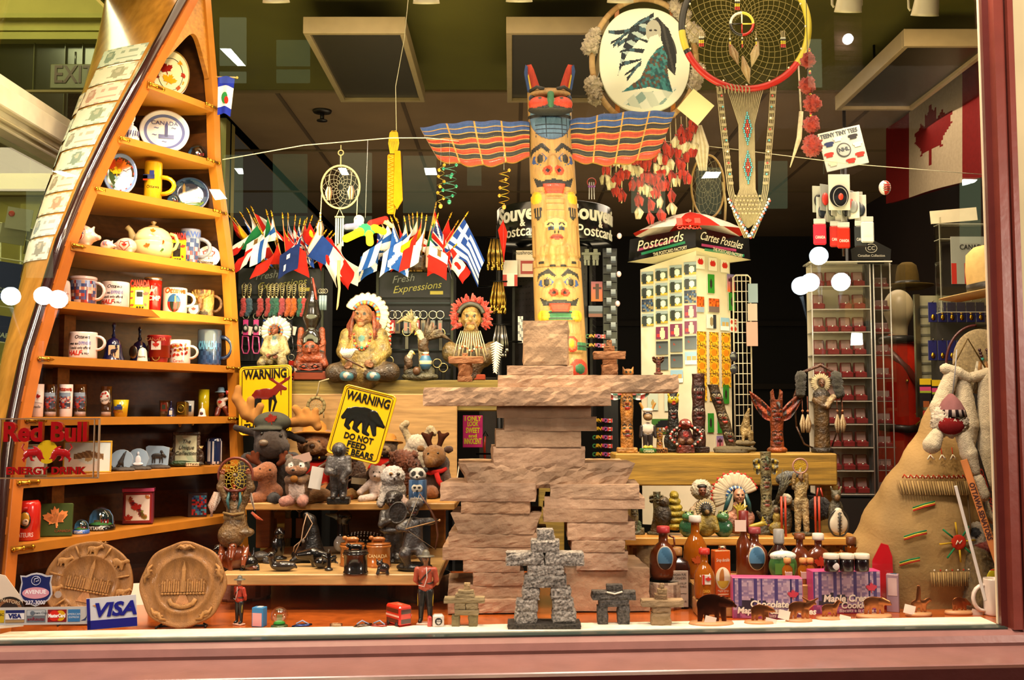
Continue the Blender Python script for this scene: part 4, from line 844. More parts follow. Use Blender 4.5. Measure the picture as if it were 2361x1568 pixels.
m=MB();m.ba(5,-27,48,15,4,20,'#1a1210',16);m.ba(6,-28.5,50,12,4,16,'#c88a2c',16);m.ba(9,-30.5,44,8,3,9,'#d8b090',12);m.tu([(-4,-28,44),(-8,-28,62),(0,-29,74),(12,-28,76)],[3,4,4,3],'#b01c14',8);m.box(12,-33.2,47,5,1,1.6,'#1a1210');m.box(10,-33,38,6,1,1.2,'#3a1a10');m.tx('SENATEURS',0,14,-28,10,'#e8c0b8',.02,wrap=(0,0,28),w=50);m.bd('team_badge','gloss',t)
t=TS('leaf_box','flat green box picturing an orange maple leaf','box',8,128,.05,RZS);m=MB();M_=MR(R(-10),4,'X');m.box(0,0,38,70,14,76,'#3c4a18',2,m=M_);m.bd('box','satin',t);m=MB();leaves(m,[(0,38,32,.15,'#e88a48'),(2,36,22,.2,'#f0a860')],-8,M_,1);m.tx('CANADA',16,12,-8,6,'#8a3a1c',m=M_);m.bd('leaf_print','satin',t)
t=TS('snow_globe','small blue snow globe with two figures, bottom canoe shelf','snow globe',8,187,.04);globe(t,18,10,'#2c58a8','OTTAWA')
t=TS('snow_globe','large snow globe with guards and black OTTAWA base on the bottom canoe shelf','snow globe',8,232,.06);globe(t,31,13,'#120e0c','OTTAWA')
t=TS('boxed_cards','clear boxed set of maple leaf cards with a pink lid','box',8,318,.07,RZS);MB().box(0,6,38,66,36,72,'#7a2a38',1).bd('box','satin',t);m=MB();m.box(0,-13,39,60,2,68,'#8a2424');m.box(0,-14.2,39,52,1,58,'#e8d8c8')
for k in RG(22): m.pr(leaf(-20+((k*17)%41),14+((k*29)%50),7 if k else 12,k),-14.9,-15.5,['#a8281c','#7a2028','#b86a2c','#5a2a34','#8a8a3a'][k%5])
m.pr(leaf(-2,38,14,.2),-15.6,-16.2,'#b02a20');m.bd('leaf_print','print',t);MB().box(0,5,79,70,42,8,'#b8486c',1).bd('lid','gloss',t)
t=TS('gift_box','dark gift box with red and blue pattern at the right of the bottom canoe shelf','box',8,455,.06,RZS);MB().box(0,0,27,42,30,54,'#2c1c20',1).bd('box','satin',t);m=MB();m.ca(4,-15.6,27,32,44,1,lambda u,v:['#a82424','#2c4a7c','#3a7a8c','#5a1a20','#1c1c2c'][hs_(int(u*8),int(v*10),5)],8,10);m.bd('print','print',t)
# ================= STICKERS AND SIGNS ON THE GLASS =================
from mathutils import noise as NZ
def gp(px,py,back=.006): # point just inside the glass at a pixel
 d=ray(px,py);t=(2.73+back)/(d[1]-.076*d[0]);return Vector((d[0]*t,d[1]*t,CZ+d[2]*t))
GR=math.atan(.076)
def TG(name,label,cat,px,py,back=.006): p=gp(px,py,back);return T(name,label,cat,p,S(p),GR)
t=TG('energy_drink_sign','clear acrylic energy drink sign reading Red Bull with two charging bulls','sign',113,1034,.02)
m=MB()
m.box(0,4,0,224,3,138,'#e8e4e0',1);m.bd('acrylic_plate','clear',t)
m=MB()
for x,z,sx,sz in((0,68,224,3),(0,-68,224,3),(-111,0,3,138),(111,0,3,138),(100,0,1.5,138)): m.box(x,3,z,sx,7,sz,'#8a6a50' if z else '#a88a70')
m.bd('bevelled_edge','gloss',t)
m=MB();m.tx('Red Bull',-8,36,2,44,'#9c0c10',.035,w=186,depth=.12);m.tx('ENERGY DRINK',-6,-52,2,17,'#9c0c10',.03,w=178,depth=.15);m.bd('lettering','gloss',t)
m=MB();m.pr(circ(-4,-8,24,28,rz=27),-1,1.5,'#d0a818');m.bd('sun_disc','gloss',t)
m=MB()
def bull(sx):
 c='#a8181a';X=-4+0
 f=lambda x,z:(X+sx*x,-3,z)
 def c_(a,ra,b,rb): return C(*f(*a),ra,*f(*b),rb,c)
 return [c_((22,-8),9,(40,-10),8),c_((40,-10),8,(46,-14),7),c_((16,-12),6,(12,-20),4),c_((12,-20),3,(6,-24),1.5),c_((20,-14),5,(14,-28),2),c_((36,-16),4,(34,-26),2.5),c_((34,-26),2,(28,-28),1.5),c_((46,-18),4,(52,-24),3),c_((52,-24),3,(50,-31),1.5),c_((48,-8),2,(56,2),1.5),c_((56,2),1.5,(52,10),2),c_((22,0),3,(30,4),2)]
for sx in(-1,1): m.bl(bull(sx),vox=1.3,k=1.5)
m.v=[(x,y*.35,z) for x,y,z in m.v];m.bd('charging_bulls','gloss',t)
t=TG('shield_sticker','blue shield sticker with white rim and phone number 237-3000','sticker',83,1361);
def shield(k): return [(k*x,k*z) for x,z in((-36,34),(-24,33),(-12,38),(0,40),(12,38),(24,33),(36,34),(33,18),(36,2),(37,-10),(30,-22),(18,-30),(0,-37),(-18,-30),(-30,-22),(-37,-10),(-36,2),(-33,18))]
m=MB();m.pr(shield(1),-.5,.5,'#c8c4c8');m.pr(shield(.9),-1.1,-.4,'#1c2460');m.bd('shield','print',t)
m=MB();m.pr(circ(0,-6,30,28,rz=13),-1.9,-1,'#c88a98');m.tx('AVENUE',0,-4,-2,9,'#e8dce0',.03);m.tx('237-3000',0,-28,-1.6,9,'#d8d0d8',.02,w=44);m.tu([(10*CN(a*TAU/18),-1.6,22+10*SN(a*TAU/18)) for a in RG(18)],.8,'#b8b8d0',5,cl=1);m.tu([(-4,-1.6,17),(-3,-1.6,26),(4,-1.6,28),(6,-1.6,22),(0,-1.6,20)],1.2,'#b8b8d0',5);m.bd('print','print',t)
t=TG('round_sticker','tiny round white sticker beside the blue shield sticker','sticker',134,1371);MB().pr(circ(0,0,8,16),-.5,.5,'#b8a090').bd('disc','print',t)
t=TG('card_sticker_strip','long grey sticker strip showing small credit card emblems','sticker',100,1420);
m=MB();m.box(0,0,0,202,1,40,'#c4c0bc');m.bd('strip','print',t)
m=MB()
for x,c,c2,wd in((-96,'#c8a818','#c8a818',18),(-63,'#e8e4e4','#1c2460',42),(-16,'#9a9aa0','#6a7078',42),(31,'#1c2468','#8a1818',42),(69,'#3a78b0','#3a78b0',27)):
 m.box(x,-1,0,wd,.6,28,c2)
 if x==-63: m.box(x,-1.5,0,42,.4,14,'#e8e4e4');m.box(x,-1.5,-11,42,.4,6,'#a88858');m.tx('VISA',x,0,-1.9,10,'#1c2460',.05)
 if x==-16: m.box(x,-1.5,7,40,.4,12,'#b8bcc0');m.tx('enRoute',x,-7,-1.9,8,'#8a2a3a');m.pr(circ(-24,7,5,12),-2.4,-1.8,'#5a6470');m.tx('Diners Club',-8,7,-2,5,'#4a5460')
 if x==31: m.pr(circ(25,0,12,18),-2,-1.4,'#c82418');m.pr(circ(38,0,12,18),-1.8,-1.3,'#e0a818');m.tx('MasterCard',31,0,-2.4,8,'#f4f0ec',.04,w=38)
 if x==69: m.tx('AMERICAN',69,3,-1.5,4.5,'#d8e4f0');m.tx('EXPRESS',69,-4,-1.5,4.5,'#d8e4f0')
 if x==-96: m.tx('NBC',x,4,-1.5,6,'#111')
for k in RG(3): m.add([(84+k*4,-1,-12),(87+k*4,-1,-12),(98,-1,-3+k*3),(98,-1,-5+k*3)],[(0,1,2,3)],'#2a3a70',0)
m.bd('card_emblems','print',t)
t=TG('card_sticker','white and blue VISA sticker tilted at the bottom of the glass','sticker',258,1412,.004);t.rotation_euler=(0,R(-4),GR)
m=MB();m.box(0,0,0,112,1,72,'#c8c8cc',.2);m.box(0,-.8,-25,112,.8,20,'#1a1a78');m.box(-52,-.8,0,7,.8,70,'#1a1a78');m.bd('backing','print',t)
m=MB();m.tx('VISA',6,6,-1.4,31,'#1a1c80',.035,shear=.25,w=92);m.pr([(-42,20),(-32,20),(-26,4),(-32,14)],-2,-1.2,'#c87a28');m.bd('lettering','print',t)
def cplate(t,r,rz,lob,M_,segs=None):
 n=120;m=MB();vs=[];fs=[]
 prof=[(0,0),(.3,0),(.58,0),(.62,-4),(.66,-5),(.7,-1),(.8,1),(.9,-2),(.96,-5),(1,-3),(1,2)]
 for q,y in prof:
  for i in RG(n):
   a=TAU*i/n;k=1+(lob*CN(8*a) if q>.75 else 0);vs.append((r*q*k*CN(a),y,rz*q*k*SN(a)))
 for j in RG(len(prof)-1):
  for i in RG(n): fs.append((j*n+i,(j+1)*n+i,(j+1)*n+(i+1)%n,j*n+(i+1)%n))
 m.add(vs,fs,'#9c6a34');m.pr([(v[0],v[2]) for v in vs[-n:]],2,6,'#8a5228');m.xf(M_);m.bd('dish','cedar',t)
 m=MB();c='#b07c40'
 k=r*.58
 m.box(0,-3,k*.15,k*.16,4,k*.9,c,1,m=M_);m.pr([(-k*.09,k*.58),(k*.09,k*.58),(0,k*.95)],-4,-1,c,m=M_)
 for i in RG(-9,10):
  if i==0: continue
  hh=k*(.34+.09*((i*7)%3));m.box(i*k*.092,-2.5,-k*.3+hh/2,k*.075,3,hh,mixc(c,'#8a5228',.3*(i%2)),.8,m=M_)
  if i%3==0: m.pr([(i*k*.092-k*.05,-k*.3+hh),(i*k*.092+k*.05,-k*.3+hh),(i*k*.092,-k*.3+hh+k*.14)],-4,-1,c,m=M_)
 for i in RG(14): m.ba((i-6.5)*k*.125,-2,-k*.36,k*.07,3,k*.05,c,8,m=M_)
 m.pr([(-k*.1,-k*.35),(k*.1,-k*.35),(k*.3,-k*.8),(-k*.3,-k*.8)],-1.5,0,'#c08450',m=M_)
 m.bd('parliament_relief','cedar',t)
 return c
t=TZ('carved_plate','large round carved wooden plate of a clock tower with shells on the rim','plate',419,1447,ZF,R(6))
M_=MT((0,8,96))@MR(R(-12),4,'X');c=cplate(t,97,98,.018,M_)
m=MB()
for a in(90,18,162,-52,-128):
 x,z=82*CN(R(a)),82*SN(R(a))
 for k in RG(-3,4): q=R(a+k*26);m.ba(x+7*CN(q),-4,z+7*SN(q),7,4,3.4,c,8,m=M_@MT((0,0,0)))
 m.tu([(x+22*CN(R(a+90)),-4,z+22*SN(R(a+90))),(x+12*CN(R(a+60)),-6,z+12*SN(R(a+60))),(x,-7,z),(x+12*CN(R(a-60)),-6,z+12*SN(R(a-60))),(x+22*CN(R(a-90)),-4,z+22*SN(R(a-90)))],[2,4,5,4,2],c,8);m.xf(M_,len(m.v)-40)
m.bd('shell_ornament','cedar',t)
m=MB();m.tu([M_@Vector((x,-3,-40-10*abs(SN((x+30)/60*PI))+ (8 if abs(x)>24 else 0))) for x in RG(-30,31,6)],5,c,8,flat=.5);m.tx('National Gallery',0,-47,-5,6,'#6a3a18',m=M_,w=46);m.bd('ribbon','cedar',t);stand(t,110,12,12)
t=TZ('carved_plate','large carved wooden plate with animal panels around a clock tower, behind the blue stickers','plate',200,1440,ZF,R(10))
M_=MT((0,10,94))@MR(R(-12),4,'X')@MR(R(12),4,'Y');c=cplate(t,98,94,.006,M_)
m=MB()
for a in(20,72,124,176,228,280,332): x0,z0=60*CN(R(a)),60*SN(R(a));m.tu([M_@Vector((x0,-3,z0)),M_@Vector((x0*1.5,-3,z0*1.5))],2.4,c,8)
m.bd('rim_divider','cedar',t)
m=MB()
for a,kind in((98,0),(150,1),(46,2),(-6,3),(202,1),(-60,3)):
 x,z=78*CN(R(a)),76*SN(R(a));q=M_@MT((x,-3,z))@Matrix.Scale(1.15,4);pr=[E(0,0,0,12,3,6,c),C(8,0,3,4,14,0,7,3,c),C(14,0,8,2.6,18,0,6,2,c),C(-8,0,-4,2,-8,0,-12,1.6,c),C(-3,0,-4,2,-3,0,-12,1.6,c),C(5,0,-4,2,5,0,-12,1.6,c),C(9,0,-4,2,9,0,-12,1.6,c)]
 if kind==0: pr+=[C(14,0,10,1.2,10,0,20,1,c),C(10,0,16,1,4,0,20,.8,c),C(15,0,10,1.2,20,0,20,1,c),C(19,0,16,1,26,0,19,.8,c)]
 if kind==1: pr+=[C(14,0,10,1.2,8,0,14,1,c)]
 if kind==2: pr+=[E(-6,0,3,8,3,6,c),E(15,0,6,5,3,5,c)]
 st=len(m.v);m.bl(pr,vox=1.5,k=2);m.xf(q,st)
m.bd('animal_relief','cedar',t)
m=MB();m.pr(leaf(-34,-66,14),-4,0,c,m=M_);m.pr([(-10,-58),(14,-58),(12,-76),(2,-82),(-8,-76)],-4,0,c,m=M_);m.bd('leaf_relief','cedar',t);stand(t,120,12,12)
t=TG('paper_tag','folded white paper tag with a round team badge, cut off at the lower left','tag',14,1392,.05);m=MB();m.pr([(-30,70),(-4,64),(36,10),(40,-52),(-34,-58)],0,2,'#e0ccb8');m.bd('paper','paper',t);m=MB();m.pr(circ(8,-16,34,28,rz=32),-1.2,0,'#241a18');m.pr(circ(8,-16,29,28,rz=27),-1.8,-1,'#8a5a3a');m.pr(circ(8,-16,22,28,rz=20),-2.4,-1.6,'#2a1a18');m.tx('SENATORS',6,6,-2.6,8,'#e0c8a8',rot=-.2);m.bd('badge','print',t)
t=TZ('notice_card','white card with printing lying between the two carved plates','card',318,1395,ZF,R(20));m=MB();m.box(0,0,25,44,2,52,'#d8c8b4',m=MR(R(-25),4,'X'));m.bd('card','paper',t)
# ================= THE BIG STONE FIGURE =================
def rock_mesh(m,w,d,h,seed,c,amp=.05,x=0,y=0,z=0,skew=0,taper=0,c2=None,n=(14,6,6),front_c=None):
 vs=[];ix={};fs=[];cs_=[];nx,ny,nz=n;A=amp*max(min(w,h)*1.2,6)
 def vid(i,j,k):
  if (i,j,k) not in ix:
   u,v,q=i/nx-.5,j/ny-.5,k/nz-.5
   px_,py_,pz_=u*w*(1-taper*(q+.5)),v*d,q*h
   s_=Vector((px_*2.6/max(w,1)*w/max(h,10),py_*.05,pz_*2.6/max(h,10)))+Vector((seed*13.7,seed*3.1,0))
   nn=NZ.noise_vector(s_)*A+NZ.noise_vector(s_*3.3)*A*.4
   e=(1 if i in(0,nx) else 0)+(1 if j in(0,ny) else 0)+(1 if k in(0,nz) else 0)
   if e>1: nn=nn-Vector((u,v,q))*A*1.0
   if k in(0,nz): nn.z*=.25
   ix[(i,j,k)]=len(vs);vs.append((x+px_+nn.x+skew*q*h,y+py_+nn.y,z+h/2+pz_+nn.z))
  return ix[(i,j,k)]
 for i in RG(nx):
  for k in RG(nz):
   for j,f in((0,0),(ny,1)):
    q=(vid(i,j,k),vid(i+1,j,k),vid(i+1,j,k+1),vid(i,j,k+1));fs.append(q[::-1] if f else q)
  for j in RG(ny):
   for k,f in((0,1),(nz,0)):
    q=(vid(i,j,k),vid(i+1,j,k),vid(i+1,j+1,k),vid(i,j+1,k));fs.append(q[::-1] if f else q)
 for j in RG(ny):
  for k in RG(nz):
   for i,f in((0,1),(nx,0)):
    q=(vid(i,j,k),vid(i,j+1,k),vid(i,j+1,k+1),vid(i,j,k+1));fs.append(q[::-1] if f else q)
 for f in fs:
  q=vs[f[0]];cs_.append(mixc(c,c2 or mixc(c,'#8a6444',.5),.5+.5*NZ.noise(Vector((q[0]*.03+seed,q[1]*.02,q[2]*.09)))))
 m.add(vs,fs,cs_,0)
ST=[ # x0,x1,ytop,ybot, depth(px), colour, label, kw
(1205,1310,738,842,100,'#9a7c58','squarish sandstone block that is the head of the big stone figure',dict(amp=.03,n=(10,6,10))),
(1168,1322,842,866,130,'#a88468','thin flat slab just under the square head block',{}),
(1147,1565,864,905,150,'#a88a70','long slab forming the right arm of the big stone figure',dict(amp=.07,n=(30,6,5))),
(977,1407,893,936,130,'#a88266','long slab forming the left arm of the big stone figure',dict(amp=.07,n=(30,6,5),yo=-34)),
(1145,1364,934,964,170,'#8a6650','slab directly beneath the two arm slabs',{}),
(1163,1377,960,994,170,'#94705a','slab with a dark crack, second below the arms of the stone figure',{}),
(1143,1341,990,1031,170,'#7c5c46','dark smooth slab, third below the arms of the stone figure',dict(amp=.02)),
(1137,1352,1029,1082,180,'#9a7460','thick rough slab, lowest of the torso stack',dict(n=(16,6,7))),
(1085,1448,1068,1128,260,'#a8846a','wide pointed boulder slab forming the hips of the stone figure',dict(taper=-.15,amp=.10,n=(26,8,6))),
(1014,1236,1113,1156,200,'#a4806c','top slab of the left leg stack',{}),
(1062,1222,1152,1184,180,'#94684a','second slab of the left leg stack',{}),
(1056,1232,1182,1232,180,'#7a5a48','tapering dark slab, third of the left leg stack',dict(taper=-.2)),
(1033,1262,1228,1262,200,'#8f6850','wide slab, fourth of the left leg stack',{}),
(1019,1256,1261,1292,210,'#98725a','widest slab, fifth of the left leg stack',{}),
(1067,1200,1291,1320,160,'#94705c','short slab, sixth of the left leg stack',{}),
(1090,1210,1318,1352,150,'#8a6654','angled slab, seventh of the left leg stack',{}),
(1033,1206,1350,1382,190,'#8a6450','slab second from the bottom of the left leg stack',{}),
(1033,1212,1381,1416,190,'#96705c','bottom slab of the left leg stack on the display floor',{}),
(1268,1475,1116,1150,200,'#b08e76','top slab of the right leg stack',{}),
(1255,1486,1146,1173,170,'#c09a80','pale sawn slab, second of the right leg stack',dict(amp=.015)),
(1252,1448,1170,1204,190,'#7a5846','dark slab, third of the right leg stack',dict(amp=.03)),
(1308,1466,1202,1246,190,'#a4806a','thick pink slab, fourth of the right leg stack',{}),
(1318,1442,1244,1274,170,'#8a6856','thin slab, fifth of the right leg stack',{}),
(1328,1450,1272,1316,170,'#a08070','slanted slab, sixth of the right leg stack',{}),
(1303,1503,1312,1402,230,'#7c5a42','massive squared boulder at the foot of the right leg',dict(amp=.025,n=(14,8,9),yo=10)),
]
YSF=2.98
for i,(x0,x1,ya,yb_,d,c,lab,kw) in enumerate(ST):
 yo=kw.pop('yo',0) if 'yo' in kw else 0
 p=P((x0+x1)/2,yb_,YSF);
 if yb_>1400: p.z=ZF+.004
 s=S(p);m=MB();yo+=(i*53%17)-8;q=P((x0+x1)/2,ya,YSF);h=(q.z-p.z)/s-.6
 rock_mesh(m,x1-x0,d,h,i+1,mixc(c,'#e8c49c',.42),y=d/2+yo+ (8 if i<2 else 0),**kw)
 one(m,'sandstone','stone',lab,'stone',(p,s,(0,0,R(((i*37)%9-4)*.9))))
def gran(t,blocks,fin,nm='stone'):
 for i,(x0,x1,z0,z1,d,c,yo) in enumerate(blocks):
  m=MB();rock_mesh(m,x1-x0,d,z1-z0,i*3.1+x0,c,amp=.10,x=(x0+x1)/2,y=yo,z=z0,n=(7,5,5),c2=mixc(c,'#2a2622',.3));m.bd(nm,fin,t)
t=TZ('granite_inukshuk','speckled grey granite inukshuk in front of the big stone figure','inukshuk',1256,1447,ZF)
SPK='#aaa196'
gran(t,[(-86,82,0,14,70,'#3a342e',0),(-70,-18,14,40,50,SPK,0),(-66,-16,40,66,50,SPK,0),(-52,-12,66,94,48,SPK,0),(16,72,14,42,50,SPK,0),(18,66,42,68,50,SPK,0),(14,60,68,94,48,SPK,0),(-48,50,94,122,52,'#9c948a',0),(-40,44,120,144,50,SPK,0),(-90,0,143,174,50,SPK,0),(0,90,143,174,50,SPK,0),(-32,34,173,202,48,SPK,0),(-18,22,201,226,40,SPK,0)],'granite')
t=TZ('stone_inukshuk','small tan inukshuk of flat pebbles beside the toy guard','inukshuk',1078,1445,ZF)
TN='#b09a70'
gran(t,[(-36,-18,0,28,26,'#9a8a5c',0),(2,24,0,28,26,'#9a8a5c',0),(-30,26,28,40,30,TN,0),(-30,-4,40,56,26,TN,0),(-4,24,40,56,26,TN,0),(-54,40,55,68,28,TN,0),(-28,16,67,76,26,TN,0),(-22,14,76,84,22,TN,0),(-8,6,84,100,14,'#c8a878',0)],'stone')
t=TZ('stone_inukshuk','small dark grey inukshuk in front of the massive squared boulder','inukshuk',1416,1440,ZF)
gran(t,[(-40,-14,0,44,28,'#56504c',0),(8,36,0,44,28,'#56504c',0),(-36,34,42,58,28,'#56504c',0),(-52,50,57,78,28,'#5c5650',0),(-18,20,78,92,24,'#4c4640',0)],'granite')
MB().tu([(-18,-15,76),(0,-16,72),(18,-15,77)],2,'#e8dcc8').bd('string','cloth',t)
t=TZ('stone_inukshuk','small brown inukshuk of rough stones with a wide flat arm stone','inukshuk',1526,1442,ZF)
gran(t,[(-26,20,0,30,32,'#a08460',0),(-22,20,30,44,30,'#9a7c5a',0),(-48,50,44,60,34,'#a88c68',0),(-16,12,60,72,24,'#8a6c4a',0),(-10,12,72,84,20,'#a0845c',0),(-4,6,84,96,12,'#a88c68',0)],'stone')
# ================= TOTEM POLES =================
def shp_eval(shapes,x,z):
 d=0;c=None
 for s_ in shapes:
  k=s_[0];
  for sx in ((1,-1) if s_[-1] else (1,)):
   X=x*sx
   if k=='e':
    _,cx,cz,rx,rz,dp,cc,_m=s_;q=((X-cx)/rx)**2+((z-cz)/rz)**2
    if q<1: d+=dp*math.sqrt(1-q) if dp>0 else dp;c=cc or c
   elif k=='r':
    _,a,b,z0,z1,dp,cc,_m=s_
    if a<=X<=b and z0<=z<=z1: d+=dp;c=cc or c
   elif k=='p':
    _,po,dp,cc,_m=s_
    if inpoly(X,z,po): d+=dp;c=cc or c
   if cx_done(s_,sx): break
 return d,c
def cx_done(s_,sx): return False
def relief(t,H,wf,shapes,base,nx=44,nz=120,dep=.8,lean=0,fin='cedar',name='carved_pole',curve=0,back=1):
 m=MB();vs=[];W=[]
 for j in RG(nz+1):
  z=H*j/nz;w_=wf(z)
  for i in RG(nx+1):
   a=PI*(i/nx)-PI/2;x=w_*SN(a);d,c=shp_eval(shapes,x,z);d*=max(0,CN(a))**.35
   vs.append((x+lean*z+curve*(z/H)**2*H,-(w_*dep*CN(a)+d),z))
 fs=[];cs_=[];N=nx+1
 for j in RG(nz):
  z=H*(j+.5)/nz;w_=wf(z)
  for i in RG(nx):
   x=w_*SN(PI*((i+.5)/nx)-PI/2);fs.append((j*N+i,j*N+i+1,(j+1)*N+i+1,(j+1)*N+i));cs_.append(L(shp_eval(shapes,x,z)[1] or base))
 for j in RG(nz): fs.append((j*N+N-1,j*N,(j+1)*N,(j+1)*N+N-1));cs_.append(L(base))
 fs.append(tuple(RG(N))[::-1]);fs.append(tuple(nz*N+i for i in RG(N)));cs_+=[L(base)]*2
 m.add(vs,fs,cs_);return m.bd(name,fin,t)
def face(z,w,o='#c8995a',red='#c03a18',blk='#1e1c18',blu='#3a5a94',tongue=True,brow=None,white=None,h=1.0,teeth=False,mouth=None):
 """a carved face about 2w wide centred at height z (eye line)"""
 m_=mouth or blk
 L_=[('p',[(w*.10,z+w*.32*h),(w*.4,z+w*.62*h),(w*.85,z+w*.42*h),(w*.9,z+w*.1*h),(w*.78,z+w*.28*h),(w*.45,z+w*.42*h),(w*.16,z+w*.22*h)],w*.03,brow or blk,1),
 ('p',[(w*.2,z),(w*.45,z+w*.24*h),(w*.8,z+w*.12*h),(w*.86,z-w*.1*h),(w*.5,z-w*.2*h),(w*.3,z-w*.06*h)],w*.04,white or blu,1),
 ('e',w*.52,z+w*.02*h,w*.2,w*.2*h,w*.06,white or o,1),('e',w*.52,z+w*.02*h,w*.13,w*.16*h,w*.06,blk,1),
 ('e',0,z-w*.22*h,w*.24,w*.4*h,w*.26,None,0),('e',w*.24,z-w*.42*h,w*.2,w*.16*h,w*.12,red,1),('e',w*.24,z-w*.42*h,w*.08,w*.07*h,-w*.06,blk,1),
 ('e',w*.62,z-w*.5*h,w*.3,w*.25*h,w*.08,None,1),
 ('p',[(-w*.82,z-w*.62*h),(-w*.5,z-w*.78*h),(0,z-w*.7*h),(w*.5,z-w*.78*h),(w*.82,z-w*.62*h),(w*.7,z-w*.98*h),(0,z-w*.95*h),(-w*.7,z-w*.98*h)],-w*.02,m_,0)]
 if tongue: L_.append(('p',[(-w*.48,z-w*.88*h),(w*.48,z-w*.88*h),(w*.36,z-w*1.26*h),(-w*.36,z-w*1.26*h)],w*.14,red,0))
 if teeth: L_.append(('r',-w*.5,w*.5,z-w*.88*h,z-w*.78*h,w*.03,'#e8dcc0',0))
 return L_
t=TC('totem_pole','tall carved yellow cedar totem pole with spread blue, orange and black wings','totem pole',1297,3.78,ZB+.001)
BW='#a27c46';H0=655;t.scale=t.scale*1.03
wf=lambda z:58-9*(z/H0)-(3 if 415<z<423 or 268<z<276 else 0)
RD='#b8361a';BK='#1c1a18';BL='#24427a';YE='#c8a01c';GN='#2c6a44'
sh=[]
sh+=[('e',34,26,24,26,5,None,0),('e',36,25,20,21,3,RD,0),('e',38,24,11,11,4,GN,0),('r',2,46,58,100,4,None,0),('e',22,79,15,18,2,RD,0),('e',22,79,10,13,1,BW,0),('e',22,79,6,9,2,YE,0),('r',34,56,66,82,2,GN,0),('r',34,56,72,76,2,BK,0),('e',-10,50,14,10,6,YE,0),('e',-10,50,8,7,3,BK,0),('e',-8,28,14,7,4,BK,0),('p',[(10,100),(44,100),(46,134),(18,134)],5,None,0)]
sh+=[('r',-40,40,130,152,8,GN,0),('r',-40,40,134,136,-4,BK,0),('r',-40,40,140,142,-4,BK,0),('r',-40,40,146,148,-4,BK,0),('e',37,141,13,13,7,YE,0),('e',-37,141,13,13,7,YE,0)]
sh+=face(214,52,BW,RD,BK,BL,h=1.0)
sh+=[('r',-60,60,249,251,-3,'#7a5a2c',0)]
sh+=[('e',0,322,24,30,12,None,0),('e',0,345,26,12,6,'#c8a468',0),('e',0,288,30,24,8,None,0),('e',12,334,7,5,3,BL,1),('e',12,334,4,4,2,BK,1),('p',[(5,340),(12,345),(20,342),(20,346),(12,349),(5,345)],2,BK,1),('e',0,328,6,9,7,None,0),('e',4,324,2.5,2.5,-2,BK,1),('e',0,314,15,6,4,RD,0),('r',-13,13,313,315,-1,'#5a1a10',0)]
sh+=[('e',12,276,9,28,9,None,1),('p',[(22,300),(36,294),(42,262),(30,258),(26,280)],6,None,1),('r',5,19,249,254,5,BK,1),('r',30,42,256,262,4,BK,1),('r',46,50,250,345,-2,'#8a6430',1)]
sh+=[('r',-21,21,352,402,6,None,0),('r',-21,21,362,364,-2,'#8a6430',0),('r',-21,21,376,378,-2,'#8a6430',0),('r',-21,21,390,392,-2,'#8a6430',0),('p',[(30,384),(46,384),(46,362),(38,354),(31,362)],6,BK,1),('r',36,37.5,362,382,1,BW,1),('r',41,42.5,362,382,1,BW,1),('e',41,407,12,15,8,YE,1),('p',[(26,420),(52,420),(54,350),(26,350)],3,None,1)]
sh+=face(492,54,BW,RD,BK,BL,h=1.16)
sh+=[('e',0,590,46,52,-6,'#54708c',0),('r',-70,70,592,600,-4,BK,0)]
sh+=[('r',x,x+1.2,545,592,-1,'#1c2c3c',0) for x in RG(-36,40,12)]+[('r',-36,36,z,z+1.2,-1,'#1c2c3c',0) for z in (552,562,572,582)]
relief(t,655,wf,sh,BW,64,260,.85,lean=-.045)
m=MB();ox=-27.5
m.bl([E(ox,-52,600,50,26,10,BK),E(ox-24,-58,612,25,20,17,RD),E(ox+24,-58,612,25,20,17,RD),C(ox,-66,632,8,ox,-76,604,5,GN),E(ox,-40,640,46,22,12,BW),PT(ox-24,-74,622,4,BK),PT(ox+24,-74,622,4,BK)],vox=2,k=4)
for sx in(-1,1):
 m.ba(ox+sx*39,-42,630,9,6,9,BL,12);m.ba(ox+sx*40,-46,630,6,4,6,BK,10);m.tu([(ox+sx*14,-58,647),(ox+sx*30,-56,652),(ox+sx*46,-42,646)],4,BK,8)
m.bd('beak','cedar',t)
for sx in(-1,1):
 m=MB();o=[(ox+sx*a,z) for a,z in((14,652),(44,652),(55,700),(52,716),(42,718),(36,706),(22,664))];m.pr(o,-14,0,RD);o=[(ox+sx*a,z) for a,z in((40,654),(49,652),(58,700),(55,716),(50,712),(50,695))];m.pr(o,-17,3,BL);o=[(ox+sx*a,z) for a,z in((40,654),(44,654),(50,690),(48,694))];m.pr(o,-18,-12,YE);m.bd('crest_horn','cedar',t)
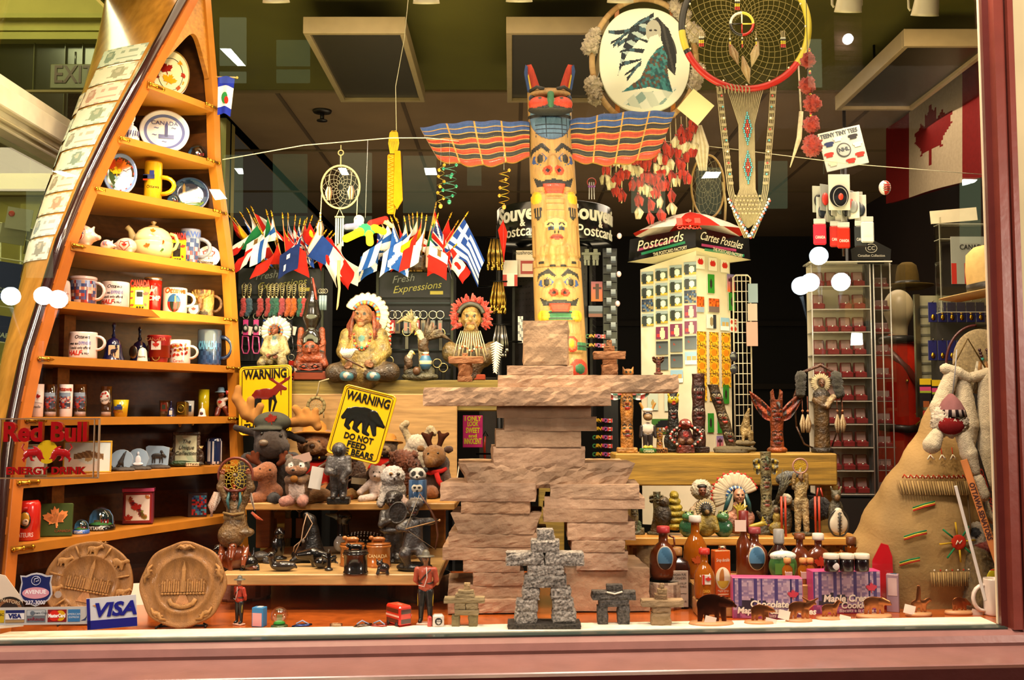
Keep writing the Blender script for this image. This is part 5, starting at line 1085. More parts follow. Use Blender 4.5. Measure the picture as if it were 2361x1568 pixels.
def wing(sx,tipx,tipz,tipz2,rootz,rootz2,W):
 m=MB();x0=ox+sx*46
 def f(u,v,y=0):
  xt=tipx-(.16*W*v**1.0 if v>0 else 0);x=x0+sx*u*(xt)
  a=rootz+(tipz-rootz)*u+10*SN(PI*u*.9)*(1-v);b=rootz2+(tipz2-rootz2)*u-16*SN(PI*min(u,1))*1
  k=abs(SN(u*4*PI));z=a+(b-a)*v-(5*k if v>.9 else 0)
  z+= 5*SN(u*8*PI)*.35
  row=(v*7)%1;return (x,-18+y-3*SN(PI*row)*(0 if y else 1)-6*u,z)
 rc=[BL,BL,BK,'#a8340f',BK,'#a8340f',BK,'#a8340f',BK]
 def cf(u,v):
  r=v*8;k=r%1;
  if u>.02 and abs((u*4)%1-.0)<.035: return '#b08438'
  if k<.13 and v>.1: return '#b8883c'
  return rc[min(8,int(r)+(0))]
 m.gr(lambda u,v:f(u,v),60,56,cf);n=len(m.f)
 m.gr(lambda u,v:f(1-u,v,9),30,14,None,'#8a6430')
 e=[f(i/20,0) for i in RG(21)]+[f(1,i/10) for i in RG(1,11)]+[f(1-i/40,1) for i in RG(1,41)]
 e2=[(a,-9 if True else b,c) for a,b,c in e];N=len(e);m.add(e+e2,[(i,i+1,N+i+1,N+i) for i in RG(N-1)],'#b08438',0)
 if sx<0: m.f=[q[::-1] for q in m.f]
 m.bd('wing','cedar',t)
wing(-1,247,566,500,583,505,247);wing(1,236,602,510,588,500,236)
def totem(px,Y,z,label,w,H,faces,base,red,blk,acc,lean=0,wings=None,stand_=None,rz=0,white=None,curve=0,fin='carved',nz=90):
 t=TC('totem_pole',label,'totem pole',px,Y,z,rz);b=0
 if stand_:
  bw,bh,bc=stand_;b=bh;MB().box(0,0,bh/2,bw,bw*.7,bh,bc,2).bd('base',fin,t)
 sh=[];n=len(faces)
 for fz in faces: sh+=face(H*fz,w*.95,base,red,blk,acc,white=white,h=min(1.2,H/n/(w*2.0)),brow=blk,tongue=True)
 m_=MB()
 o=relief(t,H,lambda z:w*(1+.06*SN(z/H*n*TAU)),sh,base,26,nz,.8,lean,fin,curve=curve);o.location=(0,0,b)
 if wings:
  span,zt,rise,rows,hh=wings
  for sx in(-1,1):
   m=MB()
   def f(u,v,y=0): return (sx*(w*.7+u*(span-w*.7)*(1-.12*v)),-w*.2+y-2*SN(v*PI*4),b+zt+rise*u-hh*(v*(.75+.5*SN(PI*u)))+4*SN(u*PI))
   m.gr(lambda u,v:f(u,v),16,12,lambda u,v:base if (v<.1 or u>.94) else rows[int(v*3+int(u*4))%len(rows)]);m.gr(lambda u,v:f(1-u,v,4),10,6,None,base)
   if sx<0: m.f=[q[::-1] for q in m.f]
   m.bd('wing',fin,t)
  m=MB();m.tu([(0,-w*.9,b+H*.93),(0,-w*1.7,b+H*.9),(0,-w*1.9,b+H*.84)],[w*.3,w*.22,w*.06],acc,8);m.bd('beak',fin,t)
 return t
YB_=3.53
t=totem(1446,YB_,ZR,'orange cedar totem pole with white, red and green wings under the long stone slab',14.5,150,(.72,.30),'#b0742c','#a02c18','#1c2018','#2c6048',wings=(58,134,8,['#d8d0c0','#a82c1c','#2c6048'],26),stand_=(46,12,'#b8823c'))
t=totem(1612,YB_,ZR,'slim dark brown totem pole with curved sides and white eyes',15,168,(.78,.5,.22),'#3c1c12','#6a1c14','#14100c','#24382c',stand_=(44,14,'#2c140e'),white='#c8c0b0',curve=.0)
t=totem(1792,YB_,ZR,'red brown thunderbird totem with upswept painted wings on a round base',15,122,(.78,.34),'#8a3e18','#a02a18','#1a1412','#4a4c4c',wings=(62,98,44,['#8a2c18','#2a1612','#a04a24'],34))
m=MB();m.ba(0,0,6,24,16,10,'#9a4c1c',16);m.bd('round_base','carved',t);
m=MB()
for sx in(-1,1): m.pr([(sx*2,118),(sx*12,116),(sx*14,140),(sx*8,146),(sx*6,130)],-6,2,'#8a3e18')
m.bd('ear','carved',t)
t=totem(1553,YB_+.03,ZR,'black and white totem with a yellow bear face on top, half under the stone slab',12,140,(.85,.62,.25),'#20201c','#a03018','#141414','#c8a818',white='#d8d4c8',stand_=(30,8,'#241c14'))
MB().bl([E(0,0,0,13,9,11,'#b8a018'),C(-9,0,9,3,-11,0,13,3,'#b8a018'),C(9,0,9,3,11,0,13,3,'#b8a018'),PT(-4,-8,3,2,'#141410'),PT(4,-8,3,2,'#141410'),PT(0,-9,-5,4,'#a82c1c')],vox=1.2).bd('bear_head','satin',t).location=(0,-4,120)
t=totem(1521,YB_-.02,ZR,'tiny tan totem pole with arms on a base lettered CANADA',7,46,(.78,.32),'#a8782c','#a03018','#1c2018','#2c5a8c',wings=(16,36,2,['#c8a058','#2c5a4c'],5),stand_=(34,12,'#9a6428'),nz=50)
MB().tx('CANADA',0,6,-12.4,8,'#241408',.04,w=30).bd('lettering','satin',t)
t=totem(1678,YB_,ZR+.022,'leaning multicoloured totem pole rising from a stone ledge beside a wolf',13,142,(.82,.5,.2),'#4a3a22','#a03422','#141414','#2c5ab0',white='#c8b888',curve=-.0,lean=-.30)
t.location.x+=.014
t=totem(1518,3.02,P(1518,864,3.02).z,'tiny brown eagle totem standing on the long stone arm',5.5,36,(.75,.3),'#6a3820','#a03422','#141414','#c8902c',wings=(14,30,6,['#6a3820','#8a5a2c'],12),stand_=(20,5,'#5a2c18'),nz=40)
for px,lab in((1463,'bronze grey totem statuette on a leafy stump, leftmost behind the tall syrup bottle'),(1515,'bronze grey winged totem statuette on a leafy stump, second from the left')):
 t=totem(px,3.37,P(px,1205,3.37).z,lab,9,98,(.85,.55,.25),'#6f6442','#5c4a30','#2c2618','#4a5a48',wings=(18,88,-2,['#6f6442','#4c4430'],16),nz=60)
 MB().bl([E(0,0,2,24,12,7,'#565038'),C(-6,0,5,10,-2,0,40,6,'#5c4a30'),C(8,0,4,9,10,0,26,5,'#4c5a3c'),C(14,-4,3,7,18,-6,12,4,'#60583c')],vox=2,fuzz=1.6).bd('leafy_stump','carved',t)
 t.location.z=ZS+.0 if px>1490 else ZS;
t=totem(1768,3.37,ZS,'tall grey-green stone look totem with a small winged top on twisted driftwood',13,190,(.88,.66,.44,.2),'#7c7450','#8a4a3a','#241f14','#4c5c44',wings=(30,172,-3,['#8a8258','#3c3828','#c8a828'],30),nz=100)
m=MB();m.bl([E(0,0,4,36,14,9,'#54503c'),C(-10,0,6,14,4,0,46,9,'#5c5440'),C(6,0,40,8,20,-4,62,5,'#5c5440'),C(20,-4,62,5,34,-4,56,3,'#4c4838'),C(-6,0,30,6,-22,-6,52,3,'#5c5440'),C(10,0,10,9,30,0,20,6,'#4c4838')],vox=2.2,fuzz=2);m.bd('driftwood','carved',t)
m=MB();
for k in RG(8): m.tu([(16,0,60),(30+k*3.4,-3,100+k*3),(38+k*4,-4,150-k*5)],[3,3,.6],'#6a664c' if k%2 else '#504c38',6,flat=.4)
m.bd('raised_wing','carved',t)
t=TC('bird_totem','squat red bird totem carving with curved beaded wings on a brown block',"carving",1580,YB_-.03,ZR)
MB().box(0,0,9,40,26,18,'#5c2418',2).bd('base','carved',t)
m=MB();DR='#4a2018';m.bl([E(0,0,38,17,13,22,DR),E(0,-4,66,15,12,13,'#7a241c'),C(-6,-12,68,5,8,-22,64,3,'#7a241c'),E(-10,-6,26,9,9,9,'#6a4020'),E(10,-6,26,9,9,9,'#6a4020'),PT(-6,-14,70,3.4,'#d8d4cc'),PT(7,-13,71,3.4,'#d8d4cc'),PT(-6,-16,70,1.6,'#111'),PT(7,-16,71,1.6,'#111'),PT(0,-12,44,7,'#a02a20')],vox=1.8);m.bd('bird_body','carved',t)
for sx in(-1,1):
 m=MB();pts=[(sx*(12+22*SN(k/10*PI)),-8,62-46*k/10) for k in RG(11)];m.tu(pts,5,'#2c2018',8);
 for k in RG(11): m.ba(pts[k][0]+sx*2,-13,pts[k][2],3.2,c='#d8d0c4' if k%2 else '#b82c1c',n=7)
 m.bd('wing','carved',t)
t=TC('bird_totem','small dark carved bird with a beaded tail beside the squat red bird',"carving",1545,YB_+.06,ZR)
MB().bl([E(0,0,24,14,9,22,'#1c1a18'),E(0,-3,48,10,8,10,'#2c3c30'),PT(-4,-10,50,2.5,'#c8c4b8'),PT(4,-10,50,2.5,'#c8c4b8'),E(0,0,5,18,11,6,'#2c1812')],vox=1.6).bd('bird_body','carved',t)
m=MB()
for k in RG(9): a=R(20+k*17.5);m.ba(26*CN(a),-4,30+26*SN(a),4,2,5,'#a8281c' if k%2 else '#d8d0c0',8)
m.bd('beaded_tail','carved',t)
# ================= FIGURES ON THE LEFT BEAM =================
SK='#8a5430';
def head(x,y,z,r,skin,hair=None,look=0,old=True):
 """head prims facing -Y (look shifts the face sideways)"""
 l=look*r
 p=[E(x,y,z,r*.78,r*.85,r,skin),C(x+l*.2,y-r*.35,z-r*.5,r*.5,x+l*.25,y-r*.55,z-r*.75,r*.33,skin),C(x+l*.35,y-r*.8,z+r*.12,r*.1,x+l*.45,y-r*1.05,z-r*.15,r*.17,skin),
 E(x-r*.36+l*.3,y-r*.6,z-r*.2,r*.24,r*.25,r*.18,skin),E(x+r*.36+l*.3,y-r*.6,z-r*.2,r*.24,r*.25,r*.18,skin),C(x-r*.4+l*.3,y-r*.7,z+r*.3,r*.12,x+r*.4+l*.3,y-r*.7,z+r*.3,r*.12,skin),
 E(x+l*.35,y-r*.78,z-r*.46,r*.28,r*.16,r*.09,mixc(skin,'#7a2a1c',.5)),
 PT(x-r*.3+l*.3,y-r*.82,z+r*.12,r*.14,'#1a120c'),PT(x+r*.3+l*.3,y-r*.82,z+r*.12,r*.14,'#1a120c')]
 if old: p+=[PT(x-r*.4+l*.3,y-r*.78,z-r*.42,r*.07,mixc(skin,'#2a1408',.5)),PT(x+r*.45+l*.3,y-r*.75,z-r*.42,r*.07,mixc(skin,'#2a1408',.5))]
 return p
def feathers(t,cx,cz,r0,r1,a0,a1,n,c,tip='#2a201c',y=0,w=5,lean=.0,name='headdress',fin='cloth',band=None,yb=0):
 m=MB()
 for k in RG(n):
  a=R(a0+(a1-a0)*k/(n-1));rr=r1*(1+.04*SN(k*3));x0,z0=cx+r0*CN(a),cz+r0*SN(a);x1,z1=cx+rr*CN(a),cz+rr*SN(a)
  f=lambda q:(x0+(x1-x0)*q,y+yb*q+lean*q*q,z0+(z1-z0)*q)
  m.tu([f(0),f(.35),f(.75),f(.86)],[w*.35,w*.6,w*.62,w*.55],c if not isinstance(c,(list,)) else c[k%len(c)],6,flat=.35);m.tu([f(.84),f(.92),f(1)],[w*.55,w*.42,w*.08],tip,6,flat=.35)
 m.bd(name,fin,t)
 if band:
  m=MB();pts=[(cx+r0*1.02*CN(R(a0+(a1-a0)*k/24)),y-w*.4,cz+r0*1.02*SN(R(a0+(a1-a0)*k/24))) for k in RG(25)];m.tu(pts,w*.55,None,8,cf=lambda u,v:band[int(u*24)%len(band)]);m.bd('beaded_band','satin',t)
def hand(x,y,z,dx,dz,r,skin,curl=1):
 """small hand: palm, four fingers, thumb"""
 p=[E(x,y,z,r*1.1,r*.7,r*1.1,skin)]
 nx,nz=-dz,dx
 for k in RG(4):
  o=(k-1.5)*r*.5;L_=r*(1.5,1.75,1.65,1.3)[k];p.append(C(x+nx*o,y-r*.3,z+nz*o,r*.3,x+nx*o+dx*L_,y-r*.55,z+nz*o+dz*L_,r*.24,skin));p.append(C(x+nx*o+dx*L_,y-r*.55,z+nz*o+dz*L_,r*.24,x+nx*o+dx*L_*1.25,y-r*.1*curl,z+nz*o+dz*L_*1.25,r*.2,skin))
 p.append(C(x+nx*r*.9,y-r*.2,z+nz*r*.9,r*.3,x+nx*r*1.5+dx*r*.8,y-r*.4,z+nz*r*1.5+dz*r*.8,r*.24,skin));return p
YBM=3.76
t=TC('seated_figurine','large seated chief figurine in a fringed yellow shirt and white feather headdress, cross-legged','figurine',838,YBM-.02,ZB)
SH='#8c7438';PN='#4a3a24';SK='#8a5a34'
b=[C(0,0,20,50,0,2,60,44,SH),C(0,2,60,44,0,2,104,34,SH),C(0,2,100,34,0,0,122,18,SH),C(-38,0,104,17,-46,-6,66,15,SH),C(-46,-6,66,15,-30,-36,40,11,SH),C(38,0,104,17,48,-6,66,16,SH),C(48,-6,66,16,28,-38,38,12,SH),
C(-30,-4,24,26,-62,-22,16,21,PN),C(-62,-22,16,21,-20,-44,12,13,PN),C(30,-4,24,26,64,-22,18,21,PN),C(64,-22,18,21,20,-44,12,13,PN),C(0,0,14,30,0,-20,12,18,PN),
C(0,-2,126,12,2,-6,134,11,SK)]
b+=[PT(-36,-12,128,9,'#b8a890'),PT(36,-12,128,9,'#b8a890'),PT(0,-34,94,8,'#3a6a64'),PT(-14,-36,80,5,'#5a7a7a'),PT(14,-36,80,5,'#5a7a7a')]
MB().bl(b,vox=3,k=7).bd('body','carved',t)
m=MB();m.bl(head(0,-8,148,27,SK,look=-.45)+[C(0,-4,118,12,0,-6,130,12,SK)],vox=1.5,k=3);m.bd('head','carved',t)
m=MB();m.bl(hand(-26,-46,36,-.5,-.85,7,SK)+hand(16,-50,36,.95,-.3,7,SK),vox=1.3,k=1.5);m.bd('hands','carved',t)
m=MB()
for sx in(-1,1):
 for k in RG(5): m.tu([(sx*(21+k),-8+k*3,158-k*2),(sx*(26+k*2.5),-16+k*4,126),(sx*(27+k*3),-24+k*4,92+k*3)],[4,5,2.5],'#6a2c18' if k%2 else '#7a3820',7)
m.bd('long_hair','carved',t)
for k,sx in enumerate((-1,1)):
 m=MB();m.bl([C(sx*30-6,-50,8,11,sx*30+6,-56,6,10,'#3a6a74'),E(sx*30+1,-60,9,8,6,8,'#c8b8a0')],vox=1.8);m.bd('moccasin','satin',t)
feathers(t,4,150,29,55,-35,150,24,'#d8ccae','#3a3028',-2,9,12,'headdress','cloth',['#8a5a20','#3a6a8c','#b83a20','#c8a030'])
m=MB()
for k in RG(7): m.tu([(30+k*2,6+k,150-k*10),(52+k*1.2,8+k,142-k*12),(64-k*.5,4,130-k*10)],[5,6,1.2],'#d8ccae',6,flat=.4);m.ba(62-k*.5,4,132-k*10,3,c='#a82c1c',n=7)
m.bd('trailing_feathers','cloth',t)
m=MB()
for k in RG(15): a=PI+PI*k/14;m.ba(2+20*CN(a)*.95,-41-4*SN(k/14*PI),104+36*SN(a),3.1,c=['#b83a20','#3a2018','#b83a20','#c8902c'][k%4],n=8)
m.ba(2,-48,72,4,c='#2c7a6c',n=8);m.bd('bead_necklace','satin',t)
m=MB();m.tu([(-40,-56,52),(-22,-60,42),(8,-58,26)],[2.5,2,1.6],'#4a2c18',6);m.bd('pipe','satin',t)
m=MB()
for k in RG(7): m.tu([(-34+k*2,-58,50),(-42+k*5,-62,62+k),(-40+k*6,-60,72-k)],[3,4,1],'#e8e0d4',6,flat=.5)
m.bd('feather_bundle','fluff',t)
t=TC('seated_figurine','small chief figurine seated on a stump in pale buckskin with a fan of grey-white feathers','figurine',634,YBM-.01,ZB)
SH='#9c8c62'
MB().bl([C(0,0,60,22,0,0,92,17,SH),C(-18,0,96,8,-27,-8,66,7,SH),C(-27,-8,66,7,-12,-24,56,5,SH),C(18,0,96,8,28,-8,66,7,SH),C(28,-8,66,7,10,-24,54,5,SH),C(-12,-4,52,14,-24,-26,38,11,SH),C(-24,-26,38,11,-26,-20,6,8,SH),C(12,-4,52,14,22,-26,40,11,SH),C(22,-26,40,11,24,-22,6,8,SH),E(0,8,24,26,16,30,'#5a4c34'),C(0,-2,96,7,0,-4,106,6,'#7a3c22'),C(-25,-28,6,6,-30,-36,4,5,'#5a4426'),C(24,-28,6,6,30,-36,4,5,'#5a4426'),C(-27,-24,50,4,-6,-30,40,9,'#6a5a30'),PT(0,-18,88,9,'#c8c0b0'),PT(0,-18,98,6,'#3c6a64')],vox=2.2,k=4).bd('body','carved',t)
m=MB();m.bl(head(-2,-6,117,12,'#7a3c22',look=-.3),vox=1.1,k=2);m.bd('head','carved',t)
m=MB();m.bl(hand(-10,-30,56,.6,-.7,4,'#7a3c22')+hand(8,-30,54,-.8,-.4,4,'#7a3c22'),vox=1,k=1);m.bd('hands','carved',t)
feathers(t,0,114,14,38,-50,215,24,['#d8d4c8','#a8a49c'],'#2c2a28',0,6,6,'headdress','cloth',['#8a6a30','#b83a20','#3a6a8c'])
m=MB();m.tu([(-8,-36,52),(14,-34,62)],2,'#3a2818',6);m.bd('pipe','satin',t)
t=TC('raven_carving','red cedar carving of a face crowned by a dark glass-like bird, on a brick-red block','carving',717,YBM-.02,ZB)
MB().box(2,0,10,76,46,20,'#7a3418',2).bd('block','wood',t);MB().box(0,-2,30,58,40,18,'#6a2c16',1.5).bd('carved_box','carved',t)
m=MB();
for sx in(-1,1): m.tu([(sx*13,-23,26),(sx*22,-23,31),(sx*13,-23,36),(sx*5,-23,31)],1.6,'#1c120e',6,cl=1);m.ba(sx*13,-22,31,6,2,3,'#9a3a20',8)
m.tu([(-20,-23,25),(0,-23,22),(20,-23,25)],1.5,'#a83a20',6);m.box(0,-2,19.5,62,44,3,'#1c1410');m.bd('painted_lines','satin',t)
m=MB();RC='#8a3c1c';m.bl([E(0,-8,72,19,15,21,RC),C(0,-22,72,3,0,-26,66,4,RC),E(0,0,50,30,18,14,RC),C(-24,0,50,11,-32,-4,36,9,RC),C(24,0,50,11,32,-4,36,9,RC),C(-24,2,54,9,-26,0,86,7,RC),C(24,2,54,9,26,0,86,7,RC),C(-26,0,86,7,-24,-2,116,7,RC),C(26,0,86,7,24,-2,116,7,RC),PT(-7,-22,77,4,'#1c120e'),PT(7,-22,77,4,'#1c120e'),PT(0,-24,61,5,'#5a1810'),E(-7,-20,77,5,4,3,RC),E(7,-20,77,5,4,3,RC)],vox=1.8,k=4);m.bd('sun_face','carved',t)
m=MB()
for k in RG(10): a=R(-40+k*29);m.pr([(22*CN(a-.12),72+22*SN(a-.12)),(22*CN(a+.12),72+22*SN(a+.12)),(34*CN(a),72+34*SN(a))],-12,-6,'#2a1410' if k%2 else '#8a3c1c')
m.bd('sun_rays','carved',t)
m=MB();DK='#17130f';m.bl([E(0,-4,100,20,14,20,DK),E(0,-2,140,17,15,26,DK),C(0,0,150,22,0,0,176,15,DK),C(0,0,176,15,2,2,214,7,DK),C(2,2,214,7,-2,-2,238,3,DK),C(-12,-8,96,8,-12,-10,86,7,DK),C(12,-8,96,8,12,-10,86,7,DK)],vox=2.4,k=5);m.bd('dark_bird','gloss',t)
MB().tu([(2,-6,236),(8,-8,206),(12,-10,186)],[2,2.6,2],'#9a2c1a',8).bd('red_strap','satin',t)
t=TC('eagle_statue','bronze style statuette of several eagles and painted pottery on a rocky base','statuette',968,YBM-.03,ZB)
m=MB();m.bl([E(0,0,8,42,20,10,'#5c5840'),E(-20,-4,18,16,14,8,'#4c4836'),E(16,2,20,18,14,14,'#6a6448'),C(6,2,24,8,2,0,100,7,'#7a6c48'),C(2,0,100,7,-10,2,120,5,'#7a6c48')],vox=2.4,fuzz=1.5);m.bd('rocky_base','carved',t)
def eagle(m,x,y,z,s,sx,hc='#c8b898',bc='#4a3420',spread=True):
 q=MT((x,y,z))@Matrix.Scale(s,4)@Matrix.Diagonal((sx,1,1,1));st=len(m.v)
 m.bl([E(0,0,0,10,9,17,bc,-.3),C(-4,-2,14,7,-8,-6,22,6,hc),C(-13,-8,21,2.5,-17,-9,17,1,'#c8a040'),C(4,2,-12,7,8,4,-26,4,bc),PT(-9,-11,23,1.4,'#111')],vox=1.4,k=3)
 if spread:
  for w_ in(-1,1):
   for k in RG(7): m.tu([(2,4*w_,8),(8+k*5,8*w_,30-k*2),(10+k*8,10*w_,52-k*8)],[4,5,.8],mixc(bc,hc,.12*(k%2)),6,flat=.4)
 m.xf(q,st);
 if sx<0:
  for i in RG(len(m.f)): pass
m=MB();eagle(m,8,-4,84,1.15,1);m.bd('eagle','carved',t)
m=MB();eagle(m,-26,-8,42,.95,-1,spread=False);m.bd('eagle','carved',t)
m=MB();eagle(m,-14,-2,128,.7,-1,hc='#d8c8a0',bc='#8a7a50');m.bd('eagle','carved',t)
m=MB();m.la([(8,0),(14,12),(15,20),(9,32),(6,36),(8,40)],x=14,y=-12,z=24,cf=lambda u,z,r:['#c8b890','#3a6a8c','#b84a2c','#d8c8a0'][int(z/5)%4],n=22);m.la([(6,0),(9,7),(8,14),(4,18)],x=-6,y=-18,z=12,c='#5a3c24',n=16);m.bd('painted_pot','satin',t)
t=TC('chief_bust','weathered bust looking upward under a bushy red feather headdress, with cords and a white feather','bust',1086,YBM-.02,ZB)
t.scale=t.scale*1.08;MB().box(2,0,6,58,36,12,'#8a3416',1.5).bd('red_base','satin',t);SB='#7a5a30'
MB().bl([E(0,0,52,50,24,30,'#5a4426'),E(-44,0,60,18,16,22,'#6a5428'),E(44,0,60,18,16,22,'#6a5428'),C(0,0,30,26,0,-2,12,20,'#4a3218'),C(0,-2,70,20,0,-4,104,16,SB),PT(0,-24,60,14,'#3a2c18')],vox=2.6,k=6,fuzz=1.2).bd('shoulders','carved',t)
m=MB();m.bl(head(0,-8,132,27,'#8a6a34',look=0)+[E(-24,0,128,5,4,8,'#8a6a34'),E(24,0,128,5,4,8,'#8a6a34'),C(-10,-28,118,2.4,-14,-26,104,2,'#5a4018'),C(10,-28,118,2.4,14,-26,104,2,'#5a4018')],vox=1.7,k=3);m.bd('head','carved',t)
m=MB();g=random.Random(4)
for k in RG(150):
 a=R(-38+256*g.random());r0=26+10*g.random();x,z=r0*CN(a),136+r0*1.05*SN(a);m.tu([(x,g.uniform(-12,8),z),(x*1.28+g.uniform(-4,4),g.uniform(-12,10),136+(z-136)*1.32+g.uniform(-4,4))],[5,1.5],['#c0342a','#b02a20','#d0483c'][k%3],5,flat=.5)
m.bd('red_headdress','fluff',t)
m=MB();m.tu([(26*CN(R(a)),-20+6*abs(CN(R(a))),140+22*SN(R(a))) for a in RG(5,180,10)],5,'#2c2820',8);m.bd('head_band','satin',t)
m=MB()
for k in RG(12): x=-26+k*4.6;m.tu([(x*.8,-20,104),(x*1.1,-30,80),(x*1.4+4*SN(k*2),-28,46+6*SN(k*3))],1.1,'#c8b48c',5)
for k in RG(10): m.ba(-22+k*5,-31,66+5*SN(k),2.4,c='#b8502c' if k%2 else '#d8c8a0',n=7)
m.bd('leather_cords','satin',t)
m=MB()
for k in RG(26): q=k/25;m.tu([(56-4*q,-22,80-62*q),(56-4*q+(14-10*q)*(1 if k%2 else -1),-24,74-62*q)],[3,.8],'#e0d8c8',5,flat=.4)
m.bd('white_feather','fluff',t)
YA=3.0
for px,yy,Yd,lab,zz in((1072,880,3.12,'stacked stone inukshuk of rusty sandstone in front of the red-feathered bust',None),(1405,866,3.08,'rusty sandstone inukshuk standing on the long right arm slab',None)):
 p=P(px,yy,Yd);
 t=T('stone_inukshuk',lab,'inukshuk',p,S(p));RS='#a8744a'
 if px==1072: gran(t,[(-17,17,0,12,26,RS,0),(-16,16,12,44,24,'#9a6438',0),(-38,42,42,58,30,RS,0),(-6,6,57,66,12,RS,0)],'stone')
 else: gran(t,[(-19,19,0,26,26,RS,0),(-16,17,26,38,24,'#9a6438',0),(-37,37,38,56,28,RS,0),(-12,12,56,68,20,'#9a6438',0),(-6,6,68,82,12,RS,0)],'stone')
t=TC('owl_box','tan carved cat-like owl head peeking over the long stone slab','carving',1448,3.10,P(1448,865,3.1).z)
MB().bl([E(0,0,6,13,9,9,'#b8782c'),C(-9,0,10,3.5,-12,0,19,1.2,'#b8782c'),C(9,0,10,3.5,12,0,19,1.2,'#b8782c'),PT(-5,-9,7,3,'#1c3a2c'),PT(5,-9,7,3,'#1c3a2c')],vox=1.2).bd('head','carved',t)
# ================= WARNING SIGNS =================
def rrect(w,h,r,n=5):
 o=[]
 for cx,cz,a in((w/2-r,h/2-r,0),(-w/2+r,h/2-r,90),(-w/2+r,-h/2+r,180),(w/2-r,-h/2+r,270)): o+=[(cx+r*CN(R(a+90*k/n)),cz+r*SN(R(a+90*k/n))) for k in RG(n+1)]
 return o
def wsign(label,px,py,Y,roll,w,h,lines,animal):
 p=P(px,py,Y);animal=[(a,(b[0],b[1],b[2]+14)+tuple(b[3:6])+((b[6]+14,)+tuple(b[7:]) if a=='C' else tuple(b[6:])),c) for a,b,c in animal];t=T('warning_sign',label,'sign',p,S(p),rot=(R(-10),R(roll),0))
 m=MB();m.pr(rrect(w,h,9),0,2,'#d8a80c');m.bd('plate','gloss',t)
 o=rrect(w-12,h-12,7);m=MB();m.tu([(a,-.6,b) for a,b in o],.9,'#2a2008',5,cl=1);m.bd('border_line','gloss',t)
 m=MB();m.tu([(a,0,b) for a,b in rrect(w-2,h-2,9)],2,'#d8a80c',6,cl=1);m.ba(0,-.6,h/2-10,1.6,c='#1a1408',n=7);m.ba(0,-.6,-h/2+10,1.6,c='#1a1408',n=7);m.bd('embossed_rim','gloss',t)
 m=MB()
 for s_,x,z,sz,ww in lines: m.tx(s_,x,z,-.4,sz,'#14120c',.03,depth=.06,w=ww)
 m.bd('lettering','gloss',t);m=MB();m.bl(animal,vox=1.6,k=2);m.v=[(x,-.6+y*.12,z) for x,y,z in m.v];m.bd('animal_silhouette','gloss',t);return t
K='#12100c';RK='#6a1a10'
bear=[E(0,0,8,28,8,18,K),E(-20,0,6,18,8,17,K),C(20,0,10,14,38,0,-2,9,K),C(38,0,-2,8,50,0,-8,4,K),C(34,0,6,3,36,0,9,3,K),C(-30,0,-2,10,-34,0,-24,5,K),C(-34,0,-24,5,-26,0,-30,4,K),C(-10,0,-4,10,-14,0,-26,5,K),C(-14,0,-26,5,-4,0,-32,4,K),C(8,0,-4,10,10,0,-30,5,K),C(10,0,-30,5,20,0,-34,4,K),C(22,0,0,9,34,0,-30,5,K),C(-36,0,8,9,-46,0,-8,5,K)]
wsign('yellow WARNING DO NOT FEED THE BEARS sign leaning among the plush animals','sign' and 834,978,3.36,14,123,164,[('WARNING',0,58,21,104),('DO NOT',2,-34,14,68),('FEED',2,-51,14,44),('THE BEARS',0,-68,14,92)],bear)
moose=[E(0,0,0,24,8,13,RK),C(-18,0,0,11,-24,0,-4,8,RK),C(20,0,4,9,32,0,16,7,RK),C(32,0,16,7,46,0,10,4,RK),C(30,0,22,3,10,0,36,3,RK),C(34,0,22,3,54,0,34,3,RK),C(12,0,35,2.5,6,0,42,1.5,RK),C(18,0,33,2.5,16,0,42,1.5,RK),C(46,0,30,2.5,46,0,40,1.5,RK),C(52,0,33,2,58,0,40,1.5,RK),C(-20,0,-6,5,-24,0,-40,2.5,K),C(-12,0,-8,4,-14,0,-40,2.5,K),C(12,0,-6,5,10,0,-40,2.5,K),C(18,0,-4,5,24,0,-20,3,K),C(24,0,-20,3,18,0,-40,2.5,K),C(36,0,6,2,36,0,-4,1.5,RK)]
wsign('yellow WARNING sign with a red moose, left of the bear sign',612,922,3.66,-3,120,160,[('WARNING',0,60,21,100),('DO NOT FEED',0,-44,12,88),('THE MOOSE',0,-63,15,96)],moose)
# ================= PLUSH ANIMALS ON THE UPPER SHELF =================
def plush(px,py,label,prims,name='plush_toy',cat='plush toy',vox=None,k=5,fuzz=1.6,fin='fur',Y=None,z=None,rz=0,eyes=(),nose=None):
 if Y: t=TC(name,label,cat,px,Y,z if z is not None else ZT,rz)
 else: t=TZ(name,label,cat,px,py,ZT,rz)
 m=MB();m.bl(prims,vox=vox or 2.4,k=k,fuzz=fuzz);m.bd('body',fin,t)
 if eyes or nose:
  for x,y,z_,r in eyes: MB().ba(x,y,z_,r,c='#100c08',n=10).bd('eye','gloss',t)
  if nose: MB().ba(*nose[:6],nose[6],12).bd('nose','satin',t)
 return t
DM='#2a1a10';AN='#a8743c'
t=plush(624,0,'large dark brown plush moose in a grey maple leaf cap with tan antlers',[E(0,0,44,46,34,58,DM),C(0,-4,92,30,2,-20,122,27,DM),C(2,-20,122,27,10,-44,104,26,'#3a281a'),E(14,-50,98,30,22,20,'#3a281a'),C(-28,-8,122,7,-66,-8,132,5,DM),C(30,0,120,6,56,4,108,6,DM),C(-40,-6,70,16,-46,-24,30,15,DM),C(40,-6,70,16,48,-20,34,14,DM)],vox=3,Y=3.46,fuzz=2,eyes=[(-4,-60,122,3.4),(30,-58,118,3.4)])
MB().ba(2,-72,106,9,6,6,'#6a5a48',12).bd('nose','satin',t);t.scale=t.scale*1.24
m=MB()
